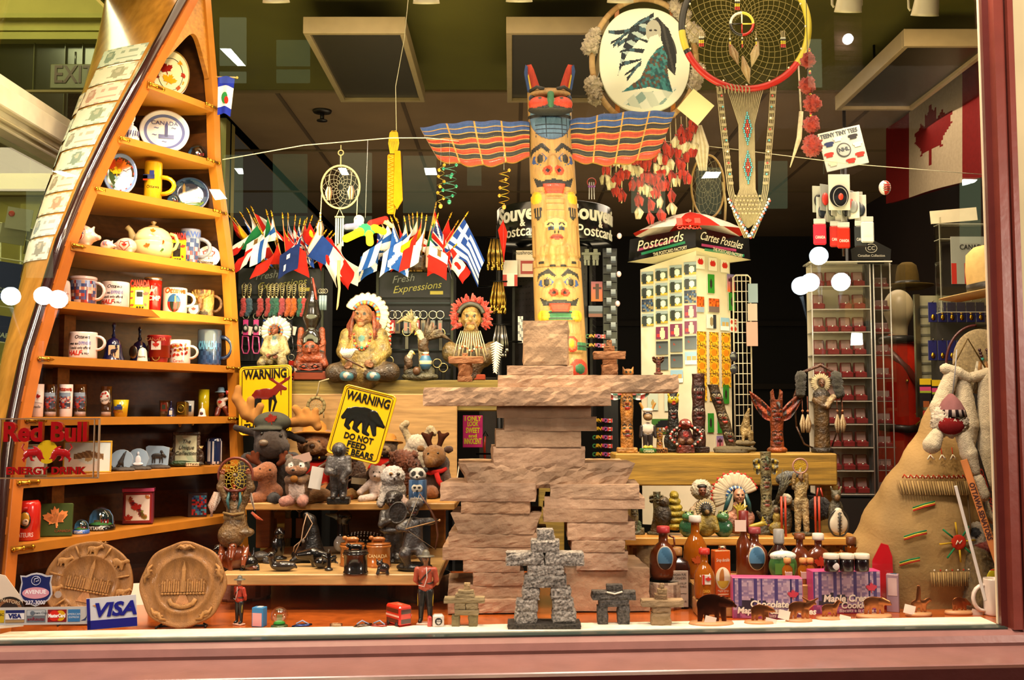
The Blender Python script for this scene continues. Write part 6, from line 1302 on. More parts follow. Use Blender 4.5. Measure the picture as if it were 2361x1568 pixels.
for pr in ([C(-20,-4,142,9,-46,-6,158,11,AN),C(-46,-6,158,12,-64,-8,186,9,AN),C(-64,-8,186,9,-62,-8,206,6,AN),C(-40,-6,160,8,-38,-8,184,7,AN),C(-28,-6,152,8,-20,-8,172,7,AN)],[C(30,-6,140,8,62,-10,146,12,AN),C(62,-10,146,12,82,-12,146,10,AN),C(60,-10,150,9,46,-12,168,7,AN),C(72,-12,152,8,66,-12,164,7,AN),C(80,-12,146,9,84,-12,164,6,AN),C(82,-12,144,8,88,-12,134,8,AN)]):
 MB().bl(pr,vox=2.2,k=4).bd('antler','cloth',t)
m=MB();m.bl([E(6,-22,142,34,28,20,'#4a4a40'),E(2,-46,130,28,16,5,'#4a4a40')],vox=2.4,k=4);m.bd('cap','cloth',t);m=MB();m.pr(leaf(10,146,13,.2),-50,-46,'#8a2c20');m.bd('leaf_badge','cloth',t)
def mbear(px,Y,s,label,fur,rz=0,z=None,hat=True,jc='#a01c14'):
 t=TC('plush_bear',label,'plush toy',px,Y,z or ZT,rz);t.scale=t.scale*s
 MB().bl([E(0,0,100,30,26,27,fur),E(0,-26,94,16,12,12,mixc(fur,'#c8a878',.3)),E(-26,-2,116,9,6,10,fur),E(26,-2,116,9,6,10,fur)],vox=2.2,k=4,fuzz=2.5).bd('head','fur',t)
 MB().bl([E(0,0,40,36,28,42,jc),C(-28,-4,64,14,-48,-18,34,12,jc),C(28,-4,64,14,48,-18,34,12,jc),C(-20,-14,12,16,-30,-44,8,13,fur),C(20,-14,12,16,30,-44,8,13,fur)],vox=2.6,k=5).bd('red_jacket','cloth',t)
 for x,y,z_,r in((-11,-24,106,3),(11,-24,106,3)): MB().ba(x,y,z_,r,c='#14100c',n=8).bd('eye','gloss',t)
 MB().ba(0,-38,98,6,4,4.5,'#3a2418',10).bd('nose','satin',t)
 if hat: m=MB();m.la([(46,0),(45,3),(28,6),(24,8),(22,20),(14,28),(.1,30)],y=0,z=118,c='#a87434',n=30,m=MR(R(-8),4,'X'));m.bd('wide_brim_hat','cloth',t)
 m=MB();m.tu([(26*CN(a*TAU/18),-2+22*SN(a*TAU/18),74) for a in RG(18)],4,'#1c1410',8,cl=1);m.bd('collar','cloth',t)
 for x in(-10,12): MB().ba(x,-24,75,3,c='#c8a038',n=8).bd('button','metal',t)
 m=MB();m.tu([(30,-20,68),(0,-31,48),(-32,-20,26)],4,'#4a2414',8,flat=.4);m.tu([(37*CN(a*TAU/20),30*SN(a*TAU/20),24) for a in RG(20)],4,'#4a2414',8,cl=1,flat=.6);m.box(0,-32,24,14,4,10,'#8a7a4c',1);m.bd('leather_belt','satin',t);return t
mbear(722,3.55,1.2,'light brown plush bear in red guard jacket and wide hat beside the capped moose','#9a6238',R(6),z=ZT)
mbear(893,3.6,.72,'smaller brown guard bear peeking from behind the bear warning sign','#5a4020',R(-10),z=ZT+.055)
t=mbear(830,3.47,.66,'plush bear in black and white jacket with red trim, under the bear warning sign','#6a3818',R(0),hat=False,jc='#1c1410');t.location.x-=.055
m=MB();m.tu([(-20,-26,70),(0,-32,50),(14,-30,26)],7,'#d8d0c8',8,flat=.4);m.tu([(-10,-28,74),(10,-33,52),(24,-30,28)],4,'#b01c14',8,flat=.5);m.bd('sash','cloth',t)
t=plush(621,1156,'small tan plush moose with dark antlers sitting before the large dark moose',[E(0,0,22,30,24,22,'#9a5a34'),C(-4,-4,38,20,-2,-16,70,20,'#a86438'),C(-2,-16,70,20,-24,-28,64,15,'#b06c40'),C(-16,-16,10,14,-34,-34,8,12,'#a86438'),C(12,-14,8,14,24,-40,8,11,'#1c120c'),C(-16,-8,84,4,-26,-6,92,3,'#5a2c18')],eyes=[(-14,-36,76,2.6),(8,-34,74,2.6)])
for sx,x0 in((-1,-22),(1,22)): MB().bl([C(x0,-8,86,6,x0+sx*14,-8,96,8,'#5a2c18'),C(x0+sx*8,-8,94,6,x0+sx*4,-8,110,5,'#5a2c18'),C(x0+sx*14,-8,96,6,x0+sx*16,-8,112,5,'#5a2c18'),C(x0+sx*16,-8,94,6,x0+sx*28,-8,104,5,'#5a2c18')],vox=2,k=3).bd('antler','cloth',t)
RB='#7a5228'
t=plush(688,1160,'brown plush raccoon with grey mask and pink feet, holding a nut',[E(0,0,36,30,26,36,RB),E(0,-20,34,17,12,26,'#e0c8b8'),E(-2,-8,86,28,24,22,'#6a5a48'),E(-2,-22,78,24,14,12,'#a87854'),C(-2,-26,78,9,-4,-40,76,5,'#a87854'),E(-24,0,104,8,6,8,'#6a5a48'),E(22,0,102,8,6,8,'#a87854'),C(-22,-10,54,9,-8,-28,54,8,RB),C(22,-8,56,9,8,-28,52,8,RB),C(-14,-18,8,12,-26,-36,6,11,'#c88a78'),C(14,-18,8,12,16,-40,6,11,'#c88a78'),C(26,8,14,17,52,12,18,15,RB),C(52,12,18,15,76,10,14,10,RB),PT(-12,-28,88,7,'#e8e0d8'),PT(12,-28,88,7,'#e8e0d8')],vox=2.2,eyes=[(-11,-31,87,2.6),(10,-31,87,2.6)],nose=(-4,-45,78,4,3,3,'#14100c'))
MB().bl([E(-3,-38,58,9,7,8,'#8a5a28')],vox=1.4).bd('nut','cloth',t)
m=MB();m.box(34,-26,66,28,1.5,50,'#c8c4bc',m=MR(R(10),4,'Y'));m.box(40,-24,96,40,1.5,20,'#a88878',m=MR(R(-16),4,'Y'));m.bd('price_tag','paper',t)
t=TZ('stone_figurine','grey soapstone figurine in a hooded parka on a dark square base, before the bear sign','figurine',781,1163,ZT)
MB().box(0,0,9,52,30,17,'#14110f',3).bd('base','soap',t);G1='#4a4644';G2='#2c2826'
m=MB();m.bl([E(0,0,86,25,18,30,G1),C(-20,-4,104,9,-24,-12,76,8,G1),C(-24,-12,76,8,-8,-20,72,6,G1),C(20,-4,104,9,24,-14,76,8,G1),C(24,-14,76,8,10,-18,60,6,G1),C(-9,0,62,13,-10,-2,26,9,G2),C(9,0,62,13,10,-2,26,9,G2),C(-10,-6,20,8,-11,-12,18,7,G2),C(10,-6,20,8,11,-12,18,7,G2),E(0,-2,126,17,15,17,G1),E(0,-10,124,11,9,12,'#14110f'),C(0,-18,124,2,0,-20,121,2.4,'#14110f'),C(12,-18,64,3,14,-20,52,5,G1),C(-8,-22,72,4,-4,-22,84,3,G2)],vox=1.8,k=4);m.bd('body','soap',t)
t=plush(872,1154,'small white plush polar bear sitting with legs spread under the sign corner',[E(0,0,26,22,18,24,'#dcc4b4'),E(-2,-6,62,19,17,18,'#e0ccc0'),C(-2,-20,58,8,-4,-28,57,5,'#e0ccc0'),E(-14,-2,78,5,4,5,'#dcc4b4'),E(12,-2,78,5,4,5,'#dcc4b4'),C(-16,-4,42,8,-40,-18,20,7,'#dcc4b4'),C(14,-4,42,8,20,-16,18,7,'#dcc4b4'),C(-12,-14,8,9,-34,-34,6,8,'#e0ccc0'),C(12,-12,8,9,20,-34,6,8,'#e0ccc0')],vox=2,fuzz=.8,eyes=[(-8,-22,66,2),(5,-22,66,2)],nose=(-4,-33,58,3,2,2,'#1a1410'))
t=plush(906,1162,'fluffy white plush owl with one amber eye in the front row',[E(0,0,28,28,24,30,'#d8ccc0'),E(0,-4,62,26,24,24,'#e4dcd4'),C(-20,-14,16,9,-26,-24,2,7,'#d8ccc0'),C(20,-14,12,9,32,-30,4,7,'#d8b8a8')],vox=2,fuzz=4,k=5)
for x,c in((-2,'#8a5a1c'),(15,'#1c1410')): MB().ba(x,-28,70,4.5,c=c,n=10).bd('eye','gloss',t);MB().ba(x,-31,70,2.4,c='#100c08',n=8).bd('pupil','gloss',t)
MB().ba(6,-30,60,2.6,3,3,'#2a2018',8).bd('beak','satin',t)
t=TZ('critter_tin','blue tin printed with an animal face, a panda plush popping out of the top','tin',963,1161,ZT)
MB().la([(21,0),(21.5,2),(21,54),(20,55),(19,53),(.1,50)],cf=lambda u,z,r:'#2c4a70' if SN(u*30+z*.2)>-.3 else '#4a6a94',n=40).bd('can','gloss',t);m=MB();m.ba(0,-19,36,13,3,11,'#c8c0b0',14);m.ba(-5,-21,38,4,2,3,'#14120f',8);m.ba(5,-21,38,4,2,3,'#14120f',8);m.ba(0,-22,31,3,2,2,'#14120f',8);m.tx('critter',0,12,-21,11,'#d8d4c8',.03,wrap=(0,0,21.2),w=36);m.bd('label_print','print',t)
m=MB();W_='#e0d8d0';m.bl([E(0,-2,66,19,16,16,W_),E(0,-16,61,9,7,6,W_),E(-16,0,76,7,5,6,'#1c1814'),E(16,0,76,7,5,6,'#1c1814'),PT(-9,-16,69,6.5,'#1a1612'),PT(9,-16,69,6.5,'#1a1612')],vox=1.8,fuzz=1.2);m.bd('panda_head','fur',t);MB().ba(0,-23,62,2.6,c='#14100c',n=8).bd('nose','gloss',t)
BI='#7a4424'
t=plush(934,0,'curly brown plush bison head turned toward the glass, in the middle row',[E(4,0,50,34,30,46,BI),E(-6,-22,82,25,20,24,'#8a4c2c'),E(-28,-14,96,9,5,6,BI),E(20,-10,96,9,5,6,BI)],Y=3.5,z=ZT+.005,vox=2.2,fuzz=6,eyes=[(28,-24,76,2.4)])
t=plush(957,0,'cream plush rabbit with upright floppy ears behind the bison',[E(4,0,86,34,22,44,'#d8c8ac'),E(4,-4,120,24,20,20,'#dccdb4'),C(-14,-6,128,8,-28,-10,158,7,'#c8b488'),C(-28,-10,158,7,-20,-14,166,7,'#c8b488'),C(20,-6,128,8,36,-12,152,8,'#c8b488'),C(36,-12,152,8,44,-14,144,7,'#c8b488')],Y=3.6,z=ZT+.0,vox=2.6,fuzz=2)
t=plush(1004,0,'golden brown plush moose with dark antlers and a maple leaf neck ribbon',[E(0,0,40,34,28,42,'#4a2a14'),E(-2,-18,96,26,24,24,'#8a5c20'),C(-6,-30,90,18,-10,-42,84,13,'#8a5c20'),E(6,0,76,26,22,24,'#3a2010'),E(-34,-6,112,9,6,7,'#8a5c20'),E(30,-4,110,10,6,8,'#4a2a14'),C(-10,-20,16,13,-4,-44,14,14,'#8a5020'),C(22,-10,60,10,30,-22,40,8,'#4a2a14')],Y=3.52,vox=2.4,fuzz=2,eyes=[(-14,-42,102,2.6),(8,-40,103,2.6)])
for q in([C(-12,-4,118,6,-22,-4,140,7,'#3a1c0e'),C(-22,-4,140,6,-30,-4,146,4,'#3a1c0e'),C(-16,-4,132,6,-8,-4,148,4,'#3a1c0e')],[C(8,-4,118,6,16,-4,140,7,'#3a1c0e'),C(16,-4,138,6,28,-4,146,4,'#3a1c0e'),C(12,-4,132,6,8,-4,150,4,'#3a1c0e')]): MB().bl(q,vox=2,k=3).bd('antler','cloth',t)
m=MB();m.tu([(-30,-24,62),(-10,-34,58),(16,-30,62),(26,-16,66)],5,None,8,flat=.5,cf=lambda u,v:'#d8c8c4' if int(u*9)%2 else '#a82420');m.tu([(4,-34,58),(10,-38,40),(22,-40,26)],6,None,8,flat=.3,cf=lambda u,v:'#d8c8c4' if int(u*6)%2 else '#a82420');m.bd('ribbon','cloth',t)
MB().box(44,-10,62,2,18,44,'#d8ccb0',m=MR(R(8),4,'Y')).bd('paper_tag','paper',t)
t=plush(846,0,'dark brown plush moose lying between the soapstone figure and the white bear',[E(0,0,30,40,26,28,'#4a2814'),E(22,-16,56,20,18,16,'#4a2814'),C(-20,-20,14,12,-36,-44,10,12,'#b8863c'),C(14,-20,14,12,6,-46,10,12,'#b8863c')],Y=3.5,z=ZT,vox=2.6,fuzz=3,eyes=[(26,-32,60,2.4)])
MB().box(-16,-50,40,34,1.5,14,'#c8ccc4',m=MR(R(6),4,'Y')).bd('price_tag','paper',t)
t=plush(806,0,'curly dark brown plush bear leaning behind the soapstone figure',[E(0,0,46,36,26,44,'#4a2a12'),E(-4,-6,92,24,22,22,'#5a3418')],Y=3.6,z=ZT,vox=2.6,fuzz=5,eyes=[(-14,-26,96,2.4),(4,-27,96,2.4)])
def web(m,cx,cz,r,n,rings,c,th,y=0,hub=.15,rz=None):
 rz=rz or r
 pts=[[(cx+r*(1-(1-hub)*(j/rings)**.9)*CN(TAU*(i+.5*(j%2))/n),y,cz+rz*(1-(1-hub)*(j/rings)**.9)*SN(TAU*(i+.5*(j%2))/n)) for i in RG(n)] for j in RG(rings+1)]
 for j in RG(rings):
  for i in RG(n):
   a=pts[j][i];k=i if j%2==0 else (i+1)%n
   m.tu([a,pts[j+1][i]],th,c,4);m.tu([a,pts[j+1][(i-1)%n] if j%2==0 else pts[j+1][(i+1)%n]],th,c,4)
def ring(m,cx,cz,r,th,c,rz=None,n=40,y=0,cf=None,a0=0,a1=360):
 rz=rz or r;full=a1-a0>=360;N=n if full else n+1
 m.tu([(cx+r*CN(R(a0+(a1-a0)*i/n)),y,cz+rz*SN(R(a0+(a1-a0)*i/n))) for i in RG(N)],th,c,8,cl=full,cf=cf)
p=P(729,936,3.64);t=T('dream_catcher','small cream leather-wrapped dream catcher hanging by a lace beside the bear sign','dream catcher',p,S(p))
m=MB();ring(m,0,0,19,3.6,None,n=36,cf=lambda u,v:'#8f8258' if int(u*36)%3 else '#6a5f3c');m.bd('wrapped_hoop','cloth',t);m=MB();web(m,0,0,17,8,4,'#a8a07a',.45);m.bd('web','cloth',t)
m=MB();m.tu([(0,0,20),(4,0,38),(8,-4,56),(30,-6,62)],1.8,'#b0a47c',6);m.tu([(-18,0,-6),(-19,0,-28)],1.4,'#a89c74',5);m.tu([(16,0,-8),(18,0,-28)],1.4,'#a89c74',5);m.bd('lace','cloth',t)
# ================= FIGURES ON THE LOWER SHELF =================
BK_='#0f0d0d'
t=TZ('raised_arms_figurine','painted figurine in fringed hide raising a small dream catcher above two horse heads','figurine',541,1312,ZL)
HD='#6f5430'
m=MB();m.bl([C(0,0,92,26,0,0,140,20,HD),C(0,0,92,28,-8,-4,78,30,HD),E(14,-2,84,30,22,12,HD),C(-16,0,150,10,-34,-4,188,9,HD),C(-34,-4,188,9,-30,-8,214,6,HD),C(16,0,150,10,34,-4,186,9,HD),C(34,-4,186,9,32,-8,214,6,HD),C(0,-2,146,8,0,-4,160,7,'#8a4a28')],vox=2.4,k=5,fuzz=1.2);m.bd('fringed_robe','carved',t)
m=MB();
for k in RG(16): m.tu([(-22+k*3,-20+abs(k-8)*.5,128),(-22+k*3,-24+abs(k-8)*.5,114)],[1.6,1],'#8a7048',5)
m.tu([(-24,-18,130),(0,-25,126),(24,-18,130)],3,'#8a7048',8);m.bd('fringe','cloth',t)
m=MB();m.bl(head(0,-6,170,13,'#8a4a28',look=0),vox=1.2,k=2);m.bd('head','carved',t)
m=MB();m.tu([(13*CN(a*TAU/18),-6+13*SN(a*TAU/18),180) for a in RG(18)],3,'#5a2018',8,cl=1);m.bd('headband','satin',t)
m=MB();m.bl(hand(-29,-10,220,.2,.95,5,'#8a4a28')+hand(31,-10,220,-.2,.95,5,'#8a4a28'),vox=1.1,k=1);m.bd('hands','carved',t)
m=MB()
for sx in(-1,1): m.tu([(sx*12,-12,176),(sx*15,-18,158),(sx*10,-22,138)],[3,3.6,2],'#2c5a5c',8)
m.bd('braids','satin',t)
m=MB()
for sx in(-1,1):
 for k in RG(8): m.tu([(sx*(30+k),-6,196-k*5),(sx*(36+k*1.5),-10,176-k*6)],[4,1],'#d8c8b4',5,flat=.4)
m.bd('white_feathers','fluff',t)
m=MB();ring(m,0,216,39,3.4,'#6a2c1c',n=44,y=-8);m.bd('hoop','satin',t);m=MB();web(m,0,216,37,12,5,'#c8b03c',.6,y=-8);m.bd('web','satin',t)
m=MB();m.ba(-2,-9,190,3,c='#a83c24',n=8);m.ba(-2,-9,184,2.5,c='#c88a58',n=8);m.ba(-2,-9,216,4,c='#8a7a60',n=8);m.bd('beads','satin',t)
m=MB()
for k in RG(6): m.tu([(-40-k*1.2,-6,176),(-48-k*2,-8,146),(-56+k,-8,120)],[4,5,1],'#c89a80' if k%2 else '#e0c8b4',6,flat=.3)
m.tu([(38,-6,130),(52,-8,118),(66,-10,112)],[3,4,.8],'#b8502c',6,flat=.4);m.bd('hanging_feathers','fluff',t)
m=MB();HC='#7a3a1c'
pr=[E(0,0,26,38,24,28,'#6a3018')]
for x,z,s_ in((0,52,1),(-26,34,.8),(28,30,.8)): pr+=[C(x,-10,z+18*s_,9*s_,x,-24,z,9*s_,HC),C(x,-24,z,9*s_,x,-34,z-22*s_,6*s_,HC),C(x-5,-12,z+24*s_,2.5,x-6,-12,z+34*s_,1,HC),C(x+5,-12,z+24*s_,2.5,x+6,-12,z+34*s_,1,HC),PT(x-6*s_,-30,z+4,2,'#120c08'),PT(x+6*s_,-30,z+4,2,'#120c08'),PT(x,-38,z-24*s_,3.4,'#2a140c')]
pr+=[C(-30,-10,16,8,-42,-20,2,6,HC),C(30,-10,16,8,44,-20,2,6,HC),C(-6,-16,16,8,-4,-20,2,6,HC)]
m.bl(pr,vox=2,k=4);m.bd('horses','gloss',t)
def soap(name,label,px,py,prims,fin='soap',vox=None,k=3,z=None,cat='carving'):
 t=TZ(name,label,cat,px,py,ZL if z is None else z);m=MB();m.bl(prims,vox=vox,k=k);m.bd('body',fin,t);return t
soap('penguin_carving','small black penguin carving at the left edge of the lower shelf',502,1302,[E(0,0,18,12,11,18,BK_),E(0,-2,38,9,9,9,BK_),C(0,-8,38,4,-6,-15,36,1.5,BK_),C(12,0,24,3,16,-2,8,2,BK_),E(0,-4,2,14,10,3,BK_),PT(-2,-9,40,1.4,'#a8a090')],'gloss')
soap('orca_carving','glossy black orca carving with raised tail and open mouth',578,1313,[C(0,-6,16,17,-20,2,24,12,BK_),C(-20,2,24,12,-36,8,34,5,BK_),C(-36,8,34,4,-46,6,40,2,BK_),C(-36,8,34,4,-34,10,50,2,BK_),E(4,-16,6,14,6,5,'#5a2c1c'),C(2,6,28,5,4,8,48,1.6,BK_),C(-14,-8,8,6,-18,-14,0,4,BK_),C(16,-8,8,6,20,-14,0,4,BK_)],'gloss')
soap('turtle_carving','grey carved turtle behind the orca',600,1297,[E(0,0,14,20,18,12,'#34302e'),E(20,-8,10,7,6,6,'#34302e'),C(-12,-12,6,5,-16,-16,2,4,'#34302e'),C(14,-14,5,5,24,-22,2,4,'#34302e')])
t=soap('loon_carving','small dark speckled loon carving on the front edge of the lower shelf',648,1317,[E(4,0,12,28,14,12,'#26201c'),C(-18,0,16,8,-22,-4,34,8,'#1a1614'),E(-22,-5,38,9,8,8,'#16120f'),C(-28,-8,38,3,-42,-12,37,1,'#3a4448'),C(28,0,14,6,36,0,8,2,'#26201c'),PT(-24,-11,40,1.6,'#c8c4b8')],'gloss')
soap('seal_carving','black carved upright bird with folded wings on a round foot',642,1290,[E(0,0,30,14,13,30,BK_),E(2,-2,60,12,12,14,BK_),C(6,-8,64,4,12,-14,60,2,BK_),E(0,0,3,20,14,5,BK_),C(-10,-4,40,5,-8,-6,14,3,BK_)],'gloss')
t=soap('seal_carving','large black hooded seal carving wearing a thin corded pendant',713,1296,[E(0,0,16,42,24,18,BK_),C(6,0,30,26,4,0,70,17,BK_),C(4,0,70,17,2,-4,96,13,BK_),C(2,-4,96,13,-6,-10,108,8,BK_),C(-24,-14,10,10,-36,-22,4,6,BK_),C(30,-8,8,10,44,-10,6,6,BK_)],'soap',vox=2.4,k=6)
m=MB();m.tu([(-4,-16,112),(10,-20,90),(-4,-30,60),(-28,-34,40),(-30,-34,28)],1.2,'#a88a70',5);m.tu([(-4,-16,112),(-10,-24,84),(-12,-34,56),(-26,-36,26)],1.2,'#a88a70',5);m.ba(-8,-34,52,4,3,5,'#6a6058',8);m.bd('corded_pendant','cloth',t)
soap('whale_carving','smooth black whale carving curving over a small foot',714,1305,[C(-22,-10,26,9,10,-12,30,14,BK_),C(10,-12,30,14,36,-8,26,8,BK_),C(36,-8,26,6,48,-6,16,3,BK_),C(12,-12,18,10,14,-14,4,7,BK_)],'gloss')
soap('whale_carving','little round black whale carving beside the small black thunderbird post',740,1311,[E(0,0,14,17,14,13,BK_),C(12,0,16,8,28,2,18,4,BK_),C(28,2,18,4,36,-2,26,1.6,BK_),C(28,2,18,4,38,4,12,1.6,BK_),PT(-13,-8,8,2,'#8a8478')],'gloss')
soap('thunderbird_post','tiny black thunderbird post on a square foot',758,1316,[C(0,0,6,5,0,0,44,5,BK_),C(-14,0,34,3,-2,0,28,4,BK_),C(-14,0,34,2.5,-15,0,18,1.5,BK_),C(14,0,34,3,2,0,28,4,BK_),C(14,0,34,2.5,15,0,18,1.5,BK_),E(0,0,3,10,8,4,BK_),C(0,-3,46,4,0,-9,44,2,BK_)],'gloss',vox=1.2,k=1.5)
t=soap('bear_carving','small brown-black bear carving with a lifted paw near the front edge',884,1323,[E(0,0,14,14,12,11,'#1c1614'),E(-8,-4,24,8,8,7,'#1c1614'),C(-10,-6,10,4,-12,-10,2,4,'#1c1614'),C(8,-4,8,4,10,-6,2,4,'#1c1614'),C(-14,-4,30,2,-15,-4,33,1.5,'#1c1614'),C(-4,-2,31,2,-3,-2,34,1.5,'#1c1614')],'gloss')
def tbox(label,px,py,w,h,c,lid,bear,band=None):
 t=TZ('trinket_box',label,'trinket box',px,py,ZL);r=w/2
 MB().la([(r*1.03,0),(r*1.03,h*.1),(r*.96,h*.14),(r*.96,h*.82),(r*1.04,h*.86),(r*1.04,h*.94),(r*.9,h*.96),(.1,h*.97)],c=c,n=40).bd('box_body','gloss',t)
 m=MB();m.la([(r*.98,h*.96),(r*.98,h*1.03),(.1,h*1.06)],c=lid,n=36);m.bd('lid','gloss',t)
 z=h*1.06;m=MB();s_=w/55;m.bl([E(0,0,z+7*s_,15*s_,7*s_,6*s_,bear),C(-12*s_,0,z+6*s_,4*s_,-14*s_,0,z,3*s_,bear),C(10*s_,0,z+6*s_,4*s_,10*s_,0,z,3*s_,bear),E(-17*s_,-2,z+10*s_,6*s_,5*s_,5*s_,bear)],vox=1.3,k=2);m.bd('bear_knob','gloss',t)
 if band: m=MB();m.tx(band,0,h*.5,-r*.97,h*.16,'#e0c890',wrap=(0,0,r*.98));m.bd('inlaid_print','satin',t)
tbox('amber-brown round trinket box with a bear knob, left behind the black one',812,1304,56,50,'#a8642c','#8a4c1c','#a86a34','CANADA')
tbox('amber-brown round trinket box with a bear knob, right of the black one',873,1306,56,52,'#a05c24','#8a4c1c','#9a5c2a','CANADA')
tbox('black round trinket box with a dark fish knob, in front of the amber ones',820,1323,56,52,'#15100e','#120e0c','#15110f')
t=TZ('loon_decoy','large glossy loon decoy with a white-spotted back and long grey bill','decoy',812,1275,ZL,R(4))
m=MB();m.bl([E(24,0,24,58,28,24,BK_),C(-20,0,30,16,-22,-2,70,13,BK_),E(-20,-4,84,19,16,17,'#14110f'),C(-34,-8,84,7,-60,-16,90,2.4,'#5a6a70'),E(-26,-10,22,16,16,18,'#c8c4bc'),C(74,0,26,10,92,0,20,4,BK_)],vox=2.6,k=5);m.bd('body','gloss',t)
m=MB();g=random.Random(3)
for k in RG(60):
 a=(k%12)/11;b=(k//12)/4;x=-8+a*80;y=-26+b*26;zz=24+24*math.sqrt(max(0,1-((x-24)/58)**2-(y/28)**2))-.3
 if ((x-24)/58)**2+(y/28)**2<.93: m.ba(x,y,zz,1.9,c='#d8d0c4',n=6)
m.bd('white_spots','satin',t)
MB().ba(-28,-17,88,2.6,c='#3a5a6c',n=8).bd('eye','gloss',t)
t=soap('stone_figurine','soapstone child figurine holding a round drum, standing at the right of the lower shelf',905,1297,[E(0,0,96,26,20,30,'#3c3836'),C(-6,0,70,15,-8,-2,26,12,'#2c2826'),C(10,0,70,15,12,-2,26,12,'#2c2826'),C(-8,-8,14,10,-10,-18,10,8,'#1a1614'),C(12,-8,14,10,14,-18,10,8,'#1a1614'),E(0,2,3,36,24,6,'#14110f'),E(-2,0,74,28,21,8,'#4a4644'),C(-22,0,112,9,-24,-14,88,8,'#3c3836'),C(-24,-14,88,8,-4,-24,98,6,'#3c3836'),C(22,0,112,9,36,-6,112,7,'#3c3836')],vox=2.2,k=4,cat='figurine')
m=MB();m.bl(head(0,-6,142,17,'#2a2422',look=-.4,old=False)+[E(2,2,152,20,18,14,'#34302e'),C(14,4,148,9,16,4,134,7,'#34302e')],vox=1.5,k=3);m.bd('head','soap',t)
m=MB();M_=MT((14,-22,116))@MR(R(20),4,'Y');m.pr([(20*CN(a*TAU/28),24*SN(a*TAU/28)) for a in RG(28)],-3,4,'#34302e',m=M_);m.tu([M_@Vector((20*CN(a*TAU/28),-3,24*SN(a*TAU/28))) for a in RG(28)],2,'#4a4644',6,cl=1);m.bd('drum','soap',t)
t=soap('stone_figurine','kneeling soapstone archer figurine drawing a wooden bow, right of the drummer','968' and 955,1316,[E(0,4,8,42,28,12,'#12100f'),C(-4,0,60,24,0,0,104,19,'#3c3836'),C(-10,-4,52,16,-20,-20,40,13,'#3c3836'),C(-20,-20,40,12,-14,-14,18,9,'#2c2826'),C(12,-4,50,17,26,-22,34,13,'#4a4644'),C(26,-22,34,12,30,-18,18,9,'#2c2826'),C(16,0,112,9,36,-12,114,8,'#3c3836'),C(36,-12,114,8,52,-22,116,6,'#2c2826'),C(-16,0,110,9,-34,-8,98,8,'#3c3836'),C(-34,-8,98,8,-14,-22,96,6,'#3c3836'),E(0,0,50,34,24,8,'#4a4644')],vox=2.2,k=4,cat='figurine')
m=MB();m.bl(head(-2,-6,142,17,'#2a2422',look=.3,old=False)+[E(0,4,152,20,18,13,'#5a5450')],vox=1.5,k=3);m.bd('head','soap',t)
m=MB();m.tu([(14,-26,178),(34,-28,150),(52,-28,118),(56,-28,84),(50,-26,52)],[1.6,2.2,2.6,2.2,1.4],'#5a3420',8);m.bd('bow','satin',t);m=MB();m.tu([(14,-26,178),(-18,-26,98),(50,-26,52)],.6,'#a89a80',4);m.tu([(-18,-27,98),(60,-28,118)],1.2,'#b08a58',6);m.ba(60,-28,118,3,c='#d8b080',n=8);m.bd('string_and_arrow','satin',t)
for px in(630,664,690):
 t=TP('key_fob','flat wooden key fob hanging on a ring behind the lower shelf','key ring',px,1244,3.645,group='wooden key fobs behind the lower shelf');MB().box(0,0,26,17,3,46,'#8a5a24',4).bd('fob','satin',t);m=MB();ring(m,0,72,9,1,'#8a8478',n=18);
 for k in RG(4): ring(m,0,62-k*3,2,.6,'#8a8478',n=8)
 m.tu([(0,0,49),(0,0,62)],1,'#8a8478',5);m.bd('ring_chain','metal',t)
 hook=MB();hook.tu([(0,0,78),(0,12,82)],1,'#777');hook.tu([(0,12,82),(0,12,86)],1,'#777');hook.bd('hook','metal',t)
# ================= FRONT ROW ON THE DISPLAY FLOOR =================
def mountie(px,py,label,s,rz,coat='#a83a24'):
 t=TZ('guard_figurine',label,'figurine',px,py,ZF,rz);t.scale=t.scale*s
 MB().box(0,0,3,40,26,6,'#d8a890',2).bd('base','satin',t)
 m=MB();m.bl([C(-9,0,76,10,-10,0,44,7.5,BK_),C(-10,0,44,7.5,-11,0,14,5,BK_),C(-11,0,12,5,-12,-8,9,4.5,BK_),C(9,0,76,10,10,0,44,7.5,BK_),C(10,0,44,7.5,11,0,14,5,BK_),C(11,0,12,5,12,-8,9,4.5,BK_)],vox=1.6,k=2);m.bd('trousers_and_boots','satin',t)
 m=MB();m.bl([E(0,0,86,17,12,10,coat),C(0,0,92,14,0,0,120,15,coat),E(0,0,126,20,11,9,coat),C(-20,0,126,7,-24,4,102,6,coat),C(-24,4,102,6,-14,14,88,5,coat),C(20,0,126,7,24,4,102,6,coat),C(24,4,102,6,14,14,88,5,coat)],vox=1.6,k=3);m.bd('red_tunic','satin',t)
 m=MB();m.bl(head(0,-2,150,9.5,'#a87850',look=0,old=False)+[C(0,0,134,5,0,0,142,5,'#a87850')],vox=1,k=1.6);m.bd('head','satin',t)
 m=MB();m.la([(20,0),(19.5,1.5),(10,3),(9,4),(8.5,10),(3,16),(.1,16)],z=156,c='#5c584c',n=26);m.bd('campaign_hat','satin',t)
 m=MB();m.tu([(16*CN(a*TAU/20),12*SN(a*TAU/20),96) for a in RG(20)],2.2,'#120e0c',6,cl=1);m.tu([(14,-12,128),(-2,-16,112),(-14,-12,98)],1.6,'#2a1c14',6);m.bd('belt','satin',t)
 m=MB();m.tu([(4,-14,134),(6,-16,110),(0,-18,90),(-14,-14,92)],1,'#d8d0c4',5);m.bd('lanyard','satin',t)
 m=MB()
 for sx in(-1,1): m.tu([(sx*17,-2,76),(sx*17,-3,44)],1.6,'#c8a81c',6)
 m.bd('yellow_stripe','satin',t)
